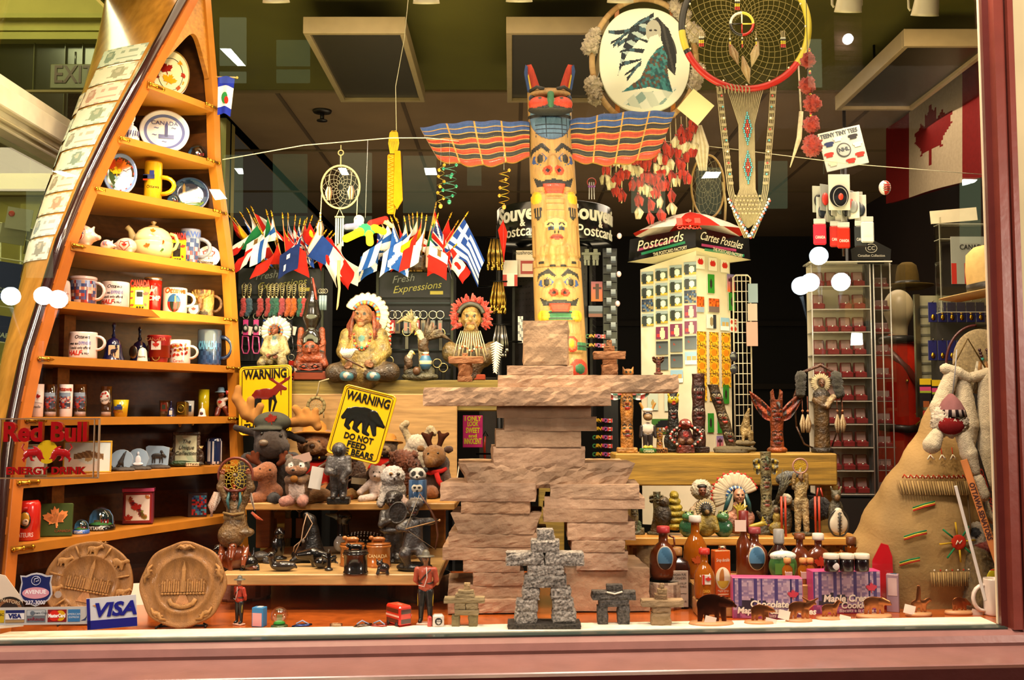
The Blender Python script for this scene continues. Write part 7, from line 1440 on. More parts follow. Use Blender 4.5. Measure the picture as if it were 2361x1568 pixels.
mountie(981,1441,'tall red-coated guard figurine in the front row beside the red toy bus',1.0,R(-6),'#b04c34');mountie(551,1441,'short red-coated guard figurine standing at the left of the front row',.66,R(-35),'#a8301c')
t=TZ('small_box','small upright blue and pink souvenir box in the front row','box',593,1446,ZF,R(-14));MB().box(0,10,22,28,22,44,'#2c78b0',1).bd('box','print',t);m=MB();m.box(0,-1.4,17,23,1,30,'#d89a9c');m.box(2,10,44.6,12,14,.8,'#e0e0e0');m.bd('print','print',t)
t=TZ('crystal_ball','clear glass ball with a green scene on a dark foot, front row','snow globe',644,1446,ZF);MB().la([(20,0),(19,4),(13,7)],c='#3a4a2c').bd('foot','gloss',t);m=MB();m.ba(0,0,26,20,c='#f4f0e8',n=24);m.bd('glass_ball','lens',t);m=MB();m.la([(14,9),(10,13),(2,16)],c='#2c9a3c');m.box(0,2,22,12,5,12,'#8a8458');m.bd('miniature_scene','matte',t)
def carab(px,lab,c,rzz,py=1446):
 t=TZ('carabiner',lab,'key ring',px,py,ZF,rzz);m=MB();m.tu([(-22,-4,3),(-14,-9,4),(12,-8,5),(20,-3,6),(14,4,5),(-12,6,4)],2.4,c,8,cl=1);m.bd('clip','metal',t);m=MB();m.tu([(-14,0,8),(0,4,14),(18,0,4)],1.8,'#8a94b0',6);m.bd('strap','satin',t)
carab(697,'blue and red carabiner key ring lying in the front row','#3a4a80',.2);carab(836,'pewter carabiner key ring lying left of the red toy bus','#6a5a50',.5);carab(874,'pink and steel carabiner key ring beside the red toy bus','#a8504c',-.3)
for px in(775,):
 t=TZ('bracelet','thin coiled metal bracelet lying on the white strip','bracelet',px,1446,ZF);m=MB()
 for k in RG(3): m.tu([(14*CN(a*TAU/20),9*SN(a*TAU/20),2+k*2.4) for a in RG(20)],1,'#b89a78',6,cl=1)
 m.bd('rings','metal',t)
t=TZ('toy_bus','bright red toy double-decker bus money box','toy bus',932,1446,ZF,R(38));m=MB();m.box(0,24,26,34,62,46,'#c8281a',4);m.box(0,24,2,36,64,4,'#8a1c12');m.bd('bus_body','gloss',t)
m=MB();m.box(0,-7.4,36,26,1,10,'#3a1410');m.box(0,-7.4,14,26,1,10,'#3a1410');
for sx in(-1,1):
 for z_ in(14,37): m.box(sx*17.4,24,z_,1,50,9,'#4a1812')
 m.box(sx*17.6,24,25.5,1,56,4,'#e0b0a0')
m.box(0,20,49.2,4,16,.8,'#e8a090');m.bd('windows','gloss',t)
for y_ in(6,42):
 for sx in(-1,1): MB().la([(6,-1.5),(6,1.5)],c='#1a1210',n=16,m=MT((sx*17,y_,6))@MR(PI/2,4,'Y')).bd('wheel','rubber',t)
t=TZ('team_cup','small white cup with a hockey league shield badge in the front row','cup',1011,1448,ZF,R(8));MB().box(0,8,15,26,20,30,'#e0d4cc',4).bd('cup','gloss',t);m=MB();m.ba(0,-2.5,15,8.5,1.5,8.5,'#1c1a1a',16);m.pr([(-4.5,19),(4.5,19),(4.5,12),(0,9),(-4.5,12)],-5.4,-4,'#c8c4c0');m.tx('NHL',0,16,-5.6,4,'#1c1a1a');m.bd('shield_badge','print',t);MB().box(-20,10,13,10,16,26,'#b83a34',3).bd('red_half','gloss',t)
# ================= HAND FLAGS, MOBILES, DREAM CATCHERS =================
FL={'greece':lambda u,v:('#e0e0e6' if (u<.37 and v>.45 and (abs(u-.185)<.04 or abs(v-.725)<.055)) else '#24408c') if (u<.37 and v>.45) else ('#24408c' if int(v*9)%2==0 else '#e0e0e6'),
'china':lambda u,v:'#d8c020' if (u-.2)**2+(v-.75)**2*.5<.008 or ((u-.38)**2+(v-.7)**2<.001) else '#c0241c',
'france':lambda u,v:['#24408c','#e2dcd8','#b8241c'][min(2,int(u*3))],'italy':lambda u,v:['#1f6a3c','#e2dcd8','#b8241c'][min(2,int(u*3))],
'mexico':lambda u,v:['#1f6a3c','#e2dcd8' if (u-.5)**2+(v-.5)**2>.012 else '#7a5a2c','#b8241c'][min(2,int(u*3))],
'germany':lambda u,v:['#d8a818','#b8241c','#14120f'][min(2,int(v*3))],'spain':lambda u,v:'#d8a818' if .25<v<.75 else '#b8241c','poland':lambda u,v:'#e2dcd8' if v>.5 else '#b8241c',
'japan':lambda u,v:'#b8241c' if (u-.5)**2+(v-.5)**2*.5<.03 else '#e6e0dc','uk':lambda u,v:'#b8241c' if abs(u-.5)<.06 or abs(v-.5)<.09 else '#e2dcd8' if abs(u-.5)<.1 or abs(v-.5)<.15 or abs(abs(u-.5)-abs(v-.5))<.07 else '#222f6a',
'canada':lambda u,v:'#b8241c' if u<.26 or u>.74 or (u-.5)**2+(v-.5)**2<.022 else '#e2dcd8','finland':lambda u,v:'#24509c' if abs(u-.35)<.09 or abs(v-.5)<.13 else '#e2dcd8','scot':lambda u,v:'#e2dcd8' if abs(abs(u-.5)-abs(v-.5))<.1 else '#24509c',
'aus':lambda u,v:(('#b8241c' if abs(u-.2)<.03 or abs(v-.75)<.05 else '#e2dcd8' if abs(u-.2)<.07 or abs(v-.75)<.1 else '#1c2a5c') if u<.4 and v>.5 else '#e2dcd8' if (int(u*9)*7+int(v*7)*3)%11==0 else '#1c2a5c'),
'red':lambda u,v:'#c0281c','yellow':lambda u,v:'#b8281c' if (u-.5)**2+(v-.5)**2<.05 and SN(u*40)>0 else '#d8a818','rainbow':lambda u,v:['#4a2a7c','#2a5a9c','#2a7a3c','#d8c020','#d87a1c','#b8241c'][min(5,int(v*6))],'white':lambda u,v:'#dcd4cc','netherl':lambda u,v:['#24408c','#e2dcd8','#b8241c'][min(2,int(v*3))]}
def flagset(lst,px0,Y,zpx,label,tp):
 for i,(fx,fy,kind,tilt,w,h,yo) in enumerate(lst):
  bx=px0+(fx-px0)*.2;base=P(bx,tp-8,Y+.045+yo*.008);top=P(fx,fy,Y+yo*.05);s=S(base);d=(top-base)/s
  t=T('hand_flag',label%{'x':FN[kind]} if '%' in label else label,'flag',base,s,group=lab_g)
  MB().tu([(0,0,0),tuple(d)],1.3,'#b88a48',6).bd('stick','satin',t);u_=d.normalized()
  m=MB();q=d;m.la([(2.4,0),(3,3),(1.6,6),(2.6,9),(.1,16)],c='#c09024',n=8,m=MT(d)@u_.to_track_quat('Z','Y').to_matrix().to_4x4());m.bd('gold_finial','metal',t)
  ph=i*1.7;side=-1 if tilt<-97 else 1;droop=.8 if tilt<-75 else .25;h=h*1.5;w=w*1.12;T1=R(tilt);ax=(CN(T1),SN(T1));e0=d-u_*4
  def f(u,v):
   k_=min(1,u*2.2)*droop;a=e0-u_*(1-v)*h*(1-k_)+Vector((side*.95,0,-.30))*(1-v)*h*k_;x=a.x+ax[0]*u*w+2.5*SN(v*5+ph)*u;z=a.z+ax[1]*u*w-u*u*w*.12;y=a.y-2-4*u+5*SN(u*7+ph)*(.4+u*.6)+2*SN(v*6+ph)*u;return (x,y,z)
  fn=FL[kind];m=MB();m.gr(f,30,22,fn);m.bd('cloth','cloth',t)
FN={'greece':'blue and white striped','china':'red yellow-starred','france':'blue white red tricolour','italy':'green white red tricolour','mexico':'green white red crested','germany':'black red gold','spain':'red and yellow','poland':'white and red','japan':'white with red disc','uk':'red white blue crossed','canada':'red white maple leaf','finland':'white with blue cross','scot':'blue with white diagonal cross','aus':'navy starred','red':'plain red','yellow':'yellow and red','rainbow':'rainbow striped','white':'plain white','netherl':'red white blue striped'}
lab_g='hand flags in the left bunch'
flagset([(531,502,'rainbow',-65,34,50,1),(545,512,'yellow',-70,44,52,0),(560,500,'greece',-68,52,50,-.2),(575,492,'japan',-75,40,48,1),(584,488,'canada',-25,46,40,.4),(592,515,'italy',-128,66,44,-.4),(617,497,'mexico',-100,70,38,-.6),(628,500,'finland',-98,72,34,-1),(652,505,'china',-82,84,40,-.8),(664,505,'uk',-70,50,40,.2),(680,510,'netherl',-80,68,34,.3),(690,518,'uk',-62,44,38,-.2),(700,520,'aus',-98,76,38,-1),(705,515,'red',-70,56,44,.7),(716,510,'china',-60,56,44,.5),(730,520,'germany',-50,44,34,.8),(736,523,'japan',-60,84,42,-.9),(746,540,'france',-45,92,44,-1.2),(758,542,'china',-48,74,46,-.9),(766,545,'canada',-60,50,30,.5),(792,556,'white',-95,62,46,-.6),(640,560,'red',-110,50,36,-1.1),(606,540,'poland',-120,60,40,-.9)],665,3.95,0,'%(x)s hand flag in the left bunch above the dark key ring case',640)
lab_g='hand flags in the right bunch'
flagset([(868,520,'uk',-88,60,40,.6),(880,516,'scot',-98,84,44,-.5),(892,515,'finland',-110,76,40,-.8),(905,512,'scot',-96,80,38,-.9),(918,516,'red',-80,40,34,.6),(934,512,'finland',-102,80,38,-1),(944,508,'japan',-78,48,40,.5),(952,505,'italy',-82,54,40,.7),(962,503,'poland',-112,80,42,-.7),(972,505,'spain',-106,76,40,-.9),(982,510,'poland',-100,74,36,-1),(996,520,'mexico',-94,78,38,-1.1),(1003,480,'rainbow',-72,50,36,.2),(1007,505,'uk',-64,72,46,-.3),(1036,503,'canada',-80,70,40,.6),(1050,520,'red',-98,72,40,.3),(1072,500,'greece',-62,86,60,-1.1),(1046,570,'canada',-50,56,34,-.4)],962,3.95,0,'%(x)s hand flag in the right bunch behind the seated chief',640)
t=tag(MB().tu([P(513,368,3.5),P(700,335,3.5),P(900,318,3.5),P(985,318,3.5),P(1100,330,3.9)],.0016,'#cfc8b0',6).bd('hanging_string','cloth'),'thin white string stretched from the canoe towards the totem pole','string')
t=tag(MB().tu([P(1500,322,3.97),P(1700,345,3.97),P(1960,378,3.82),P(2285,404,4.0)],.0014,'#cfc8b0',6).bd('hanging_string','cloth'),'thin white string stretched across the right half behind the beaded dream catcher','string')
t=tag(MB().tu([P(945,-40,3.6),P(932,90,3.6),P(912,200,3.6),P(914,305,3.6)],.0013,'#b8b090',5).bd('hanging_thread','cloth'),'fine thread hanging from the ceiling down to the yellow pouch','string')
t=TP('dream_catcher','round white-hooped dream catcher hanging on the string between the flag bunches','dream catcher',785,431,3.62)
m=MB();ring(m,0,0,44,2.3,'#c8b078',rz=50);m.bd('hoop','satin',t);m=MB();web(m,0,0,42,12,6,'#a8a088',.4,rz=48);m.bd('web','cloth',t)
m=MB();ring(m,0,80,6,1.4,'#a89a6a',n=16);m.tu([(0,0,51),(0,0,74)],1.4,'#c8b078',6);m.tu([(0,0,86),(0,0,98)],1,'#c8b078',5);m.bd('hanger','cloth',t)
m=MB()
for x,z0,z1 in((-43,-8,-80),(40,-5,-82)): m.tu([(x,0,z0),(x-2,-2,z1)],1.2,'#c8b89a',5);
for k in RG(5): m.ba(-45,-2,-62-k*4,2.4,c='#c88a5c' if k%2 else '#e0d0b0',n=7)
m.tu([(-26,0,30),(-27,-2,4)],.8,'#c8b89a',5);m.tu([(26,0,36),(24,-2,4)],.8,'#c8b89a',5);m.bd('cords','cloth',t)
m=MB()
for x,z in((-26,-2),(25,0),(-45,-84)):
 for k in RG(6): m.tu([(x+(k-2.5),-2,z+2),(x+(k-2.5)*2.4,-3,z-12),(x+(k-2.5)*1.5,-3,z-30)],[2,3.4,.6],['#e0d8c0','#b89a6c','#6a4a30'][k%3],5,flat=.5)
m.bd('feathers','fluff',t)
t=TP('wind_chime','small wind chime of clear glass tubes hanging under the round dream catcher','wind chime',783,500,3.62);m=MB()
m.tu([(0,0,20),(-8,0,0)],.8,'#c8b890',5);m.tu([(0,0,20),(9,0,0)],.8,'#c8b890',5);m.tu([(-11,0,0),(11,0,0)],2,'#c8b890',6);m.bd('top_bar','satin',t)
for x in(-8,-3,3,8): MB().tu([(x,0,-3),(x,0,-60-abs(x))],2,'#a8b4b0',8).bd('chime_tube','gloss',t)
t=TP('leather_strip','thin twisted raw leather strip hanging at the left of the large seated chief','leather strip',781,655,3.72);MB().tu([(0,0,55),(-1,0,20),(2,-2,-10),(-2,0,-50),(-4,0,-60)],[4,4,3,2.4,1],'#b09a70',7,flat=.6).bd('strip','cloth',t)
t=TP('raised_pouch','long laced yellow leather sheath hanging from a thread by many knotted laces','leather sheath',908,400,3.6)
m=MB();m.box(-6,0,-25,18,7,140,'#c08c14',3);m.pr([(2,52),(15,52),(20,-40),(21,-62),(8,-84),(0,-70)],-5,3,'#b8860f');m.bd('sheath','cloth',t)
m=MB()
for k in RG(14): m.tu([(-12,-5,40-k*9),(0,-6,36-k*9),(-12,-5,32-k*9)],.9,'#e0b43c',5)
for k in RG(10): a=k*.7;m.tu([(-8+k*1.6,-3,46),(-12+k*2.6,-4,70),(-9+k*1.9,-4,94),(-4+k*.9,-2,100),(-10+k*2.2,-5,74)],1.1,'#c8a028',5)
m.tu([(6,-6,-80),(2,-6,-100),(8,-5,-112)],1.4,'#b08418',5);m.bd('laces','cloth',t)
t=TP('bird_mobile','colourful cloth parrot toy on a thread between the flag bunches, with spread wings','toy',842,530,3.5);m=MB()
m.bl([E(0,0,0,26,10,14,'#2a8a5c'),E(-14,-4,22,12,10,12,'#e0dcc8'),C(14,0,14,9,46,4,26,7,'#c0241c'),C(46,4,20,6,60,4,10,5,'#e0a87c'),C(-10,-6,-6,9,-42,-10,-22,9,'#c8c81c'),C(10,-4,-10,8,12,-6,-30,9,'#d0b82c'),C(20,-2,4,8,42,0,-4,8,'#c8c820'),C(-20,-4,8,7,-42,-6,6,7,'#7a7a9c'),PT(-20,-12,24,2,'#111')],vox=2,k=5);m.bd('body','cloth',t);MB().tu([(0,0,28),(2,0,120),(4,0,212)],.6,'#aaa',4).bd('thread','cloth',t)
def spiral(px,py,n,r,c1,c2,label,H=90):
 t=TP('spiral_mobile',label,'mobile',px,py,3.62);m=MB();m.tu([(r*CN(k*.5),r*.6*SN(k*.5),H/2-H*k/60) for k in RG(61)],.8,c1,5);m.bd('wire','metal',t);m=MB()
 for k in RG(n): a=k*60/n*.5;z=H/2-H*k/n;m.box(r*CN(a),r*.6*SN(a),z,7,5,8,c2,2.4)
 m.ba(0,0,-H/2-6,5,4,6,c2,8);m.bd('glass_beads','gloss',t);MB().tu([(0,0,H/2),(0,4,H/2+60)],.5,'#999',4).bd('thread','metal',t)
spiral(1016,425,7,8,'#8a7a3c','#a8841c','amber beaded spiral mobile under the left wing tip');spiral(1036,420,8,16,'#4a7a6c','#1c7a5c','green beaded spiral mobile beside the amber one',80);spiral(1162,432,4,12,'#b88a28','#b07a1c','gold spiral mobile with amber drops near the totem pole',80)
t=TP('bead_chime','little red and purple bead chime with silver tubes just right of the totem pole','wind chime',1364,430,3.9);m=MB();ring(m,0,10,10,1,'#a82c2c',n=18)
for k in(-1,0,1): m.tu([(k*5,0,10),(k*6,0,-30)],1.2,'#b8b4c0',5);m.ba(k*6,0,0,3,c='#7a3a9c',n=7)
m.bd('chime','gloss',t)
for px,py in((1428,544),(1427,632),(1424,700)):
 t=tag(MB().ba(0,0,0,6,6,7,'#c8a8b0',10).bd('crystal_drop','gloss'),'tiny clear crystal drop hanging in the dark between the two postcard stands','crystal',group='crystal drops between the postcard stands');p=P(px,py,3.9);t.location=p;s=S(p);t.scale=(s,s,s)
t=TP('painted_dream_catcher','huge fur-tipped willow dream catcher holding an oval painting of a wind-blown woman','dream catcher',1485,142,3.95)
m=MB();ring(m,0,0,120,7,None,rz=148,n=60,cf=lambda u,v:mixc('#c8a878','#a07c50',.5+.5*SN(u*60)));m.bd('willow_hoop','cloth',t)
def fur(m,x,z,a,L_=34,r=16,c='#d8c8ac'):
 ca,sa=CN(R(a)),SN(R(a));m.bl([C(x,0,z,r*.7,x+ca*L_,0,z+sa*L_,r,c)],vox=3,fuzz=9,k=3)
m=MB()
for x,z,a in((-112,66,-110),(98,86,-50),(-112,-88,100),(112,-56,70)): fur(m,x,z,a)
fur(m,70,132,-50,30,16)
m.bd('fur_tuft','fluff',t)
for x in(-62,66): MB().box(x,2,0,11,6,262,'#b8702c',1).bd('wooden_slat','wood',t)
def pnt(u,v):
 x=(u-.5)*2;z=(v-.5)*2;g='#e9ecd8'
 if inpoly(x,z,[(-.52,-.62),(-.1,-.35),(.1,.02),(.28,.22),(.4,.28),(.5,.1),(.52,-.3),(.62,-.62),(.1,-.52)]): return ['#2a6a70','#3a8086','#1c4a54','#5a4438'][hs_(int(u*40+v*18),int(v*34-u*10),4)]
 if inpoly(x,z,[(-.05,.1),(.12,.45),(.3,.5),(.42,.3),(.2,.05),(-.1,-.2)]): return '#dfe2d4'
 if inpoly(x,z,[(-.5,-.85),(-.2,-.62),(.3,-.6),(.75,-.5),(.4,-.85),(0,-.95)]): return '#c8d4c8' if SN(x*14+z*9)>0 else '#8aa8a4' if SN(x*9-z*12)>.3 else '#dfe6da'
 if (x-.2)**2*34+(z-.56)**2*20<1:
  if (x-.14)**2*900+(z-.58)**2*2600<1 or (x-.25)**2*900+(z-.58)**2*2600<1: return '#1c1c1c'
  if (x-.18)**2*500+(z-.43)**2*4000<1: return '#7a5a50'
  return '#a8a89c'
 for k in RG(9):
  zz=.78-.09*k*(1)+.16*SN(3.2*x+k*.8)-.42*(x-.3)**2*(.3+k*.16)*.9
  if -.8+.05*k<x<.22 and abs(z-zz)<.030+.012*SN(k*3+x*8): return '#12202a' if (k+int(x*9))%3 else '#3c5c6c'
 if inpoly(x,z,[(.05,.72),(.3,.84),(.55,.6),(.72,.2),(.68,-.3),(.5,-.15),(.4,.2),(.36,.5),(.25,.72)]): return '#1c1e22' if SN(x*40+z*10)>-.5 else '#3c3c3c'
 if inpoly(x,z,[(-.3,.62),(.2,.85),(.25,.6),(-.1,.42),(-.4,.1),(-.6,-.3),(-.5,.2)]): return '#14202c' if SN(z*26+x*14)>-.2 else '#a8bcbc'
 return g
m=MB();M_=90;vs=[];
def ov(u,v):
 a=(u-.5)*2;b=(v-.5)*2;k=max(abs(a),abs(b));n_=math.sqrt(a*a+b*b) or 1;f=k/n_ ;q=.72;e=(abs(a)**2.3+abs(b)**2.3)**(1/2.3) or 1
 sc_=k/e;return (a*sc_*103,-10,b*sc_*121)
def pc2(u,v):
 a=(u-.5)*2;b=(v-.5)*2;k=max(abs(a),abs(b));e=(abs(a)**2.3+abs(b)**2.3)**(1/2.3) or 1;return pnt(a*k/e/2+.5,b*k/e/2+.5)
m.gr(ov,110,130,pc2);m.bd('oval_painting','paper',t)
o=[ov(i/20,0) for i in RG(20)]+[ov(1,i/20) for i in RG(20)]+[ov(1-i/20,1) for i in RG(20)]+[ov(0,1-i/20) for i in RG(20)]
MB().pr([(a*1.01,b*1.01) for a,_,b in o],-9.5,-4,'#d8dcc4').bd('painted_board','cloth',t)
t2=TP('square_tag','blank white square paper tag hanging corner-up beside the oval painting','tag',1604,247,3.85);MB().box(0,0,0,62,1.5,60,'#e8dfa8',m=MR(R(40),4,'Y')).bd('paper','paper',t2);MB().tu([(-6,0,40),(-20,0,56)],.6,'#aaa').bd('thread','cloth',t2)
cords=MB();beads=MB();redf=MB();crf=MB();g=random.Random(11)
for k in RG(17):
 x=-92+k*12.6;z0=-118-24*SN(k/16*PI);sag=[-262,-300,-290,-330,-250,-300,-340,-310,-352,-320,-345,-300,-330,-290,-250,-285,-200][k]
 cords.tu([(x,6,z0),(x+2,4,(z0+sag)/2),(x,2,sag)],1.5,'#c8b890',5)
 for q in RG(4 if k%2 else 5):
  zz=z0+(sag-z0)*(.42+.6*(q/4))+(30*abs(k-8)/8 if q<3 else 0);m_=redf if (q+k)%3!=1 else crf;c=['#a82820','#8f2018','#b83428'] if m_ is redf else ['#cdbd96','#b8a880','#ddd0ac']
  beads.ba(x,1,zz+7,3.2,c='#a83428',n=7)
  for j in RG(6): a=g.uniform(-1,1);m_.tu([(x,1,zz+6),(x+a*9,-3-j,zz-9),(x+a*7+g.uniform(-3,3),-4,zz-24)],[2,5,.8],c[j%3],5,flat=.4)
for mm,nm,fn_ in((cords,'leather_cords','cloth'),(beads,'red_beads','gloss'),(redf,'red_feathers','fluff'),(crf,'cream_feathers','fluff')): mm.bd(nm,fn_,t)
m=MB()
for k in RG(7): m.tu([(116+k*2,-2,-150),(112+k*5,-3,-200),(124+k*2.6,-4,-256)],[3,5,1],['#d8ccb0','#c0b08c'][k%2],6,flat=.4)
m.bd('long_feathers','fluff',t)
MB().tu([(0,0,150),(0,4,700)],1.2,'#555',5).bd('hanging_wire','metal',t)
t=TP('beaded_dream_catcher','large red and yellow hooped dream catcher with a beaded four-colour wheel and long macrame','dream catcher',1718,62,3.8)
m=MB();ring(m,0,0,146,8,None,rz=146,n=100,y=0,cf=lambda u,v:'#b8221c' if .56<u<.90 else ('#c8b83c' if (u<.56 and u>-.1 and (u<.3 or u>.5)) or u>=.90 else '#1c1a18'));m.bd('wrapped_hoop','satin',t)
m=MB();web(m,0,2,140,30,13,'#9a8c58',.62,hub=.17);m.bd('sinew_web','cloth',t)
m=MB();ring(m,-8,6,26,3.4,None,n=60,y=-3,cf=lambda u,v:['#d8c83c','#e0dcd0','#16140f','#b8221c'][int((u+.0)*4)%4]);m.tu([(-8,-3,6),(-8,-3,32)],1.8,'#e0dcd0');m.tu([(-8,-3,6),(-34,-3,6)],1.8,'#16140f');m.tu([(-8,-3,6),(18,-3,6)],1.8,'#d8c83c');m.tu([(-8,-3,6),(-8,-3,-20)],1.8,'#b8221c');m.bd('beaded_wheel','gloss',t)
m=MB()
for x,z in((-18,60),(-14,60),(-22,60),(-106,-26),(-102,-26),(-98,-26),(82,-28),(86,-28),(90,-28),(-8,-28),(-36,-30),(24,-30)):
 m.tu([(x,-3,z+18),(x,-4,z-18)],.8,'#c8b890',4)
 for k in RG(6): m.ba(x,-4,z-k*4,2.2,c=['#e0dcd0','#16140f','#d8c020','#d8c020','#b8221c','#b8221c'][k],n=6)
for k in RG(16): a=TAU*k/16;m.ba(138*CN(a),-4,138*SN(a),2.6,c='#e0d8c0',n=6)
m.bd('hanging_beads','gloss',t)
m=MB()
for x0,z0,x1,z1,c in((-38,-38,-18,-92,'#8a6a48'),(28,-36,12,-96,'#b8a078'),(-8,-70,6,-136,'#a88a60')):
 for k in RG(5): m.tu([(x0,-4,z0),((x0+x1)/2+(k-2)*3.5,-6,(z0+z1)/2),(x1,-6,z1)],[2,4,.8],mixc(c,'#e0d0b0',.2*(k%3)),6,flat=.4)
m.tu([(120,-3,-88),(122,-4,-150),(124,-4,-210)],2,'#c8bfa8',6);m.tu([(124,-5,-200),(118,-6,-262),(96,-6,-330)],[5,6,1],'#d8c8a4',6,flat=.4);m.bd('feathers','fluff',t)
m=MB();MC='#9c8f70'
for k in RG(18):
 x=-30+k*3.3;zc=-160;
 m.tu([(x*1.5,-2,-144),(x*1.2,-2,-170),(x*.62,-3,-230),(x*.62,-3,-380),(x*1.0,-4,-410),(x*.8,-4,-470-abs(8.5-k)*-2.0)],1.35,MC,5)
for sx in(-1,1):
 for dx in(-6,-2,2,6): m.tu([(sx*62+dx,-2,-140),(sx*56+dx,-3,-220),(sx*48+dx,-3,-300),(sx*40+dx,-3,-380),(sx*28+dx*.8,-4,-440),(sx*4+dx,-4,-492)],1.4,MC,5)
 for k in RG(15): z=-156-k*15;x=sx*(61-k*1.55);m.box(x,-5,z,12,3,7,MC,1)
for r_ in RG(5):
 for k in RG(8): m.box(-30+k*8+(r_%2)*4,-6,-396-r_*10,5.5,3,5.5,MC,1)
for k in RG(10): m.tu([(-70+k*8,-6,-136+8*abs(k-4.5)*-.2),(-70+k*8+3,-11,-146),(-70+k*8+4,-6,-158)],1.6,MC,5)
m.bd('macrame_cords','cloth',t)
m=MB()
for zc in(-240,-330):
 for r_ in RG(-8,9):
  wn=(8-abs(r_))//2+1
  for k in RG(wn): x=(k-(wn-1)/2)*5;q=abs(r_)/8+abs(x)/14;m.ba(x,-7,zc+r_*4.6,2.3,c='#16140f' if q>1.02 or q<.0 else '#4aa0b0' if q>.62 else '#b8302c' if q>.3 else '#e0d8c0',n=6)
for sx in(-1,1):
 for k in RG(26): q=k/25;m.ba(sx*(46-46*q**1.1)+((k%2)*3),-8,-404-88*q,3.1,c=['#e0d8c4','#b8463c','#e0d8c4','#4a6a94'][k%4],n=7)
 for k in RG(8): m.ba(sx*(58-k*2.3),-8,-164-k*26,2.6,c=['#b8342c','#4aa0b0','#e0d8c4'][k%3],n=6)
m.bd('macrame_beads','gloss',t)
m=MB();MB().tu([(0,0,146),(0,4,640)],1.2,'#555',5).bd('hanging_wire','metal',t)
t=TP('pompom_string','string of five fluffy red pompoms with yellow beads right of the beaded hoop','pompom string',1868,240,3.7)
for k,(x,z,r) in enumerate(((-3,102,13),(-6,44,15),(5,0,16),(2,-48,15),(3,-98,19))): m=MB();m.bl([E(x,0,z,r,r*.8,r*1.1,'#a83c30')],vox=3,fuzz=8);m.bd('pompom','fluff',t)
m=MB();m.tu([(-4,0,150),(-4,0,60),(3,0,-90)],1,'#222',5)
for k,z in enumerate((128,124,120,76,72,22,-24,-28,-74,-78)): m.ba(0,-3,z,3,c='#d8b820' if k%2 else '#b8302c',n=7)
m.bd('beads','gloss',t);MB().tu([(-4,0,150),(-6,0,560)],.8,'#444',4).bd('hanging_thread','cloth',t)
t=TP('dream_catcher','thin tan dream catcher with a fine web hanging behind the red umbrella','dream catcher',1632,430,4.15);m=MB();ring(m,0,0,38,2.6,'#a88a50',rz=74);m.bd('hoop','satin',t);m=MB();web(m,0,0,36,12,6,'#8a8468',.5,rz=70);m.bd('web','cloth',t)
m=MB();m.tu([(34,0,10),(40,-2,-40),(38,-2,-80)],3,'#b8a878',6);m.tu([(0,0,74),(0,4,110)],.8,'#888',4);m.tu([(-34,0,-20),(-36,-2,-90)],1.4,'#a89868',5);m.bd('cords','cloth',t)
for px,py in((637,6),(796,-4),(983,8),(1197,4),(1430,6),(1955,28),(2132,36)):
 t=TP('track_spotlight','beige track spotlight can hanging at the top edge of the window','spotlight',px,py,3.4,group='track spotlights above the display') if px<1900 else TP('track_spotlight',('left' if px<2000 else 'right')+' beige spotlight can at the upper right, beside the large jamb','spotlight',px,py,3.4)
 M_=MR(R(25),4,'X');MB().la([(20,60),(26,40),(30,6),(31,0),(28,0),(26,6)],c='#b8ac8c',n=28,m=M_).bd('can','satin',t);m=MB();m.la([(27,2),(20,8),(.1,11)],c='#a89878',n=24,m=M_);m.bd('lens','gloss',t)
 m=MB();m.tu([(-34,6,70),(-34,6,20),(-30,6,14)],3,'#b8ac8c',6);m.tu([(34,6,70),(34,6,20),(30,6,14)],3,'#b8ac8c',6);m.tu([(-34,6,70),(34,6,70)],3,'#b8ac8c',6);m.tu([(0,6,70),(0,6,150)],4,'#8a8064',6);m.bd('yoke','satin',t)
# ================= STORE RACKS BEHIND THE LEFT BEAM =================
DKC='#101316'
def case(x0,x1,ytop,ybot,Y,label,txt):
 cx=(x0+x1)/2;t=TP('key_ring_case',label,'display case',cx,ybot,Y);s=S(t.location);w=x1-x0;h=ybot-ytop;zb=-(t.location.z)/s
 MB().box(0,60,h/2+zb/2,w,112,h-zb,'#060709',2).bd('cabinet','matte',t)
 m=MB();m.box(0,1,h-32,w-12,4,58,'#0a0b0e');m.bd('header_panel','matte',t)
 m=MB();m.tx('Fresh',-w*.16,h-18,-1.4,17,'#5f605c',.0,shear=.4,rot=.12);m.tx('Expressions',w*.02,h-38,-1.4,17,'#7c7428',.0,shear=.4,rot=.12);m.box(w*.28,-1,h-50,30,.6,8,'#8a7c18');m.bd('lettering','print',t)
 for k in RG(5): m=MB();m.box(0,-1,h-74-k*36,w-16,2,3,'#2c3036');m.bd('rail','metal',t)
 for sx in(-1,1): MB().box(sx*(w/2-3),-3,h/2+zb/4,6,5,h-zb/2,'#30302c').bd('edge_trim','metal',t)
 return t
case(540,745,616,870,3.97,'black key ring case lettered Fresh Expressions beside the canoe, full of rabbit feet','')
case(866,1045,624,870,3.97,'black key ring case lettered Fresh Expressions behind the large seated chief','')
def foot(px,py,c,lab,g_=None):
 t=TP('fur_key_charm',lab,'key ring',px,py,3.94,group=g_);m=MB();m.bl([C(0,0,0,6.5,2,-1,-20,5.5,c),C(2,-1,-20,5.5,-4,-1,-32,5,c)],vox=1.8,fuzz=3);m.bd('fur','fur',t);m=MB();m.ba(0,0,8,4.4,c='#b8a878',n=8)
 for k in RG(5): m.tu([(4*CN(a),0,14+k*5+3*SN(a)) for a in (0,1.2,2.5,3.8,5)],.8,'#a89c78',4,cl=1)
 m.tu([(-4,0,12),(-5,1,36),(0,2,42),(5,1,36),(4,0,12)],1,'#a89c78',5);m.tu([(0,2,42),(0,8,42)],1,'#888');m.bd('chain','metal',t)
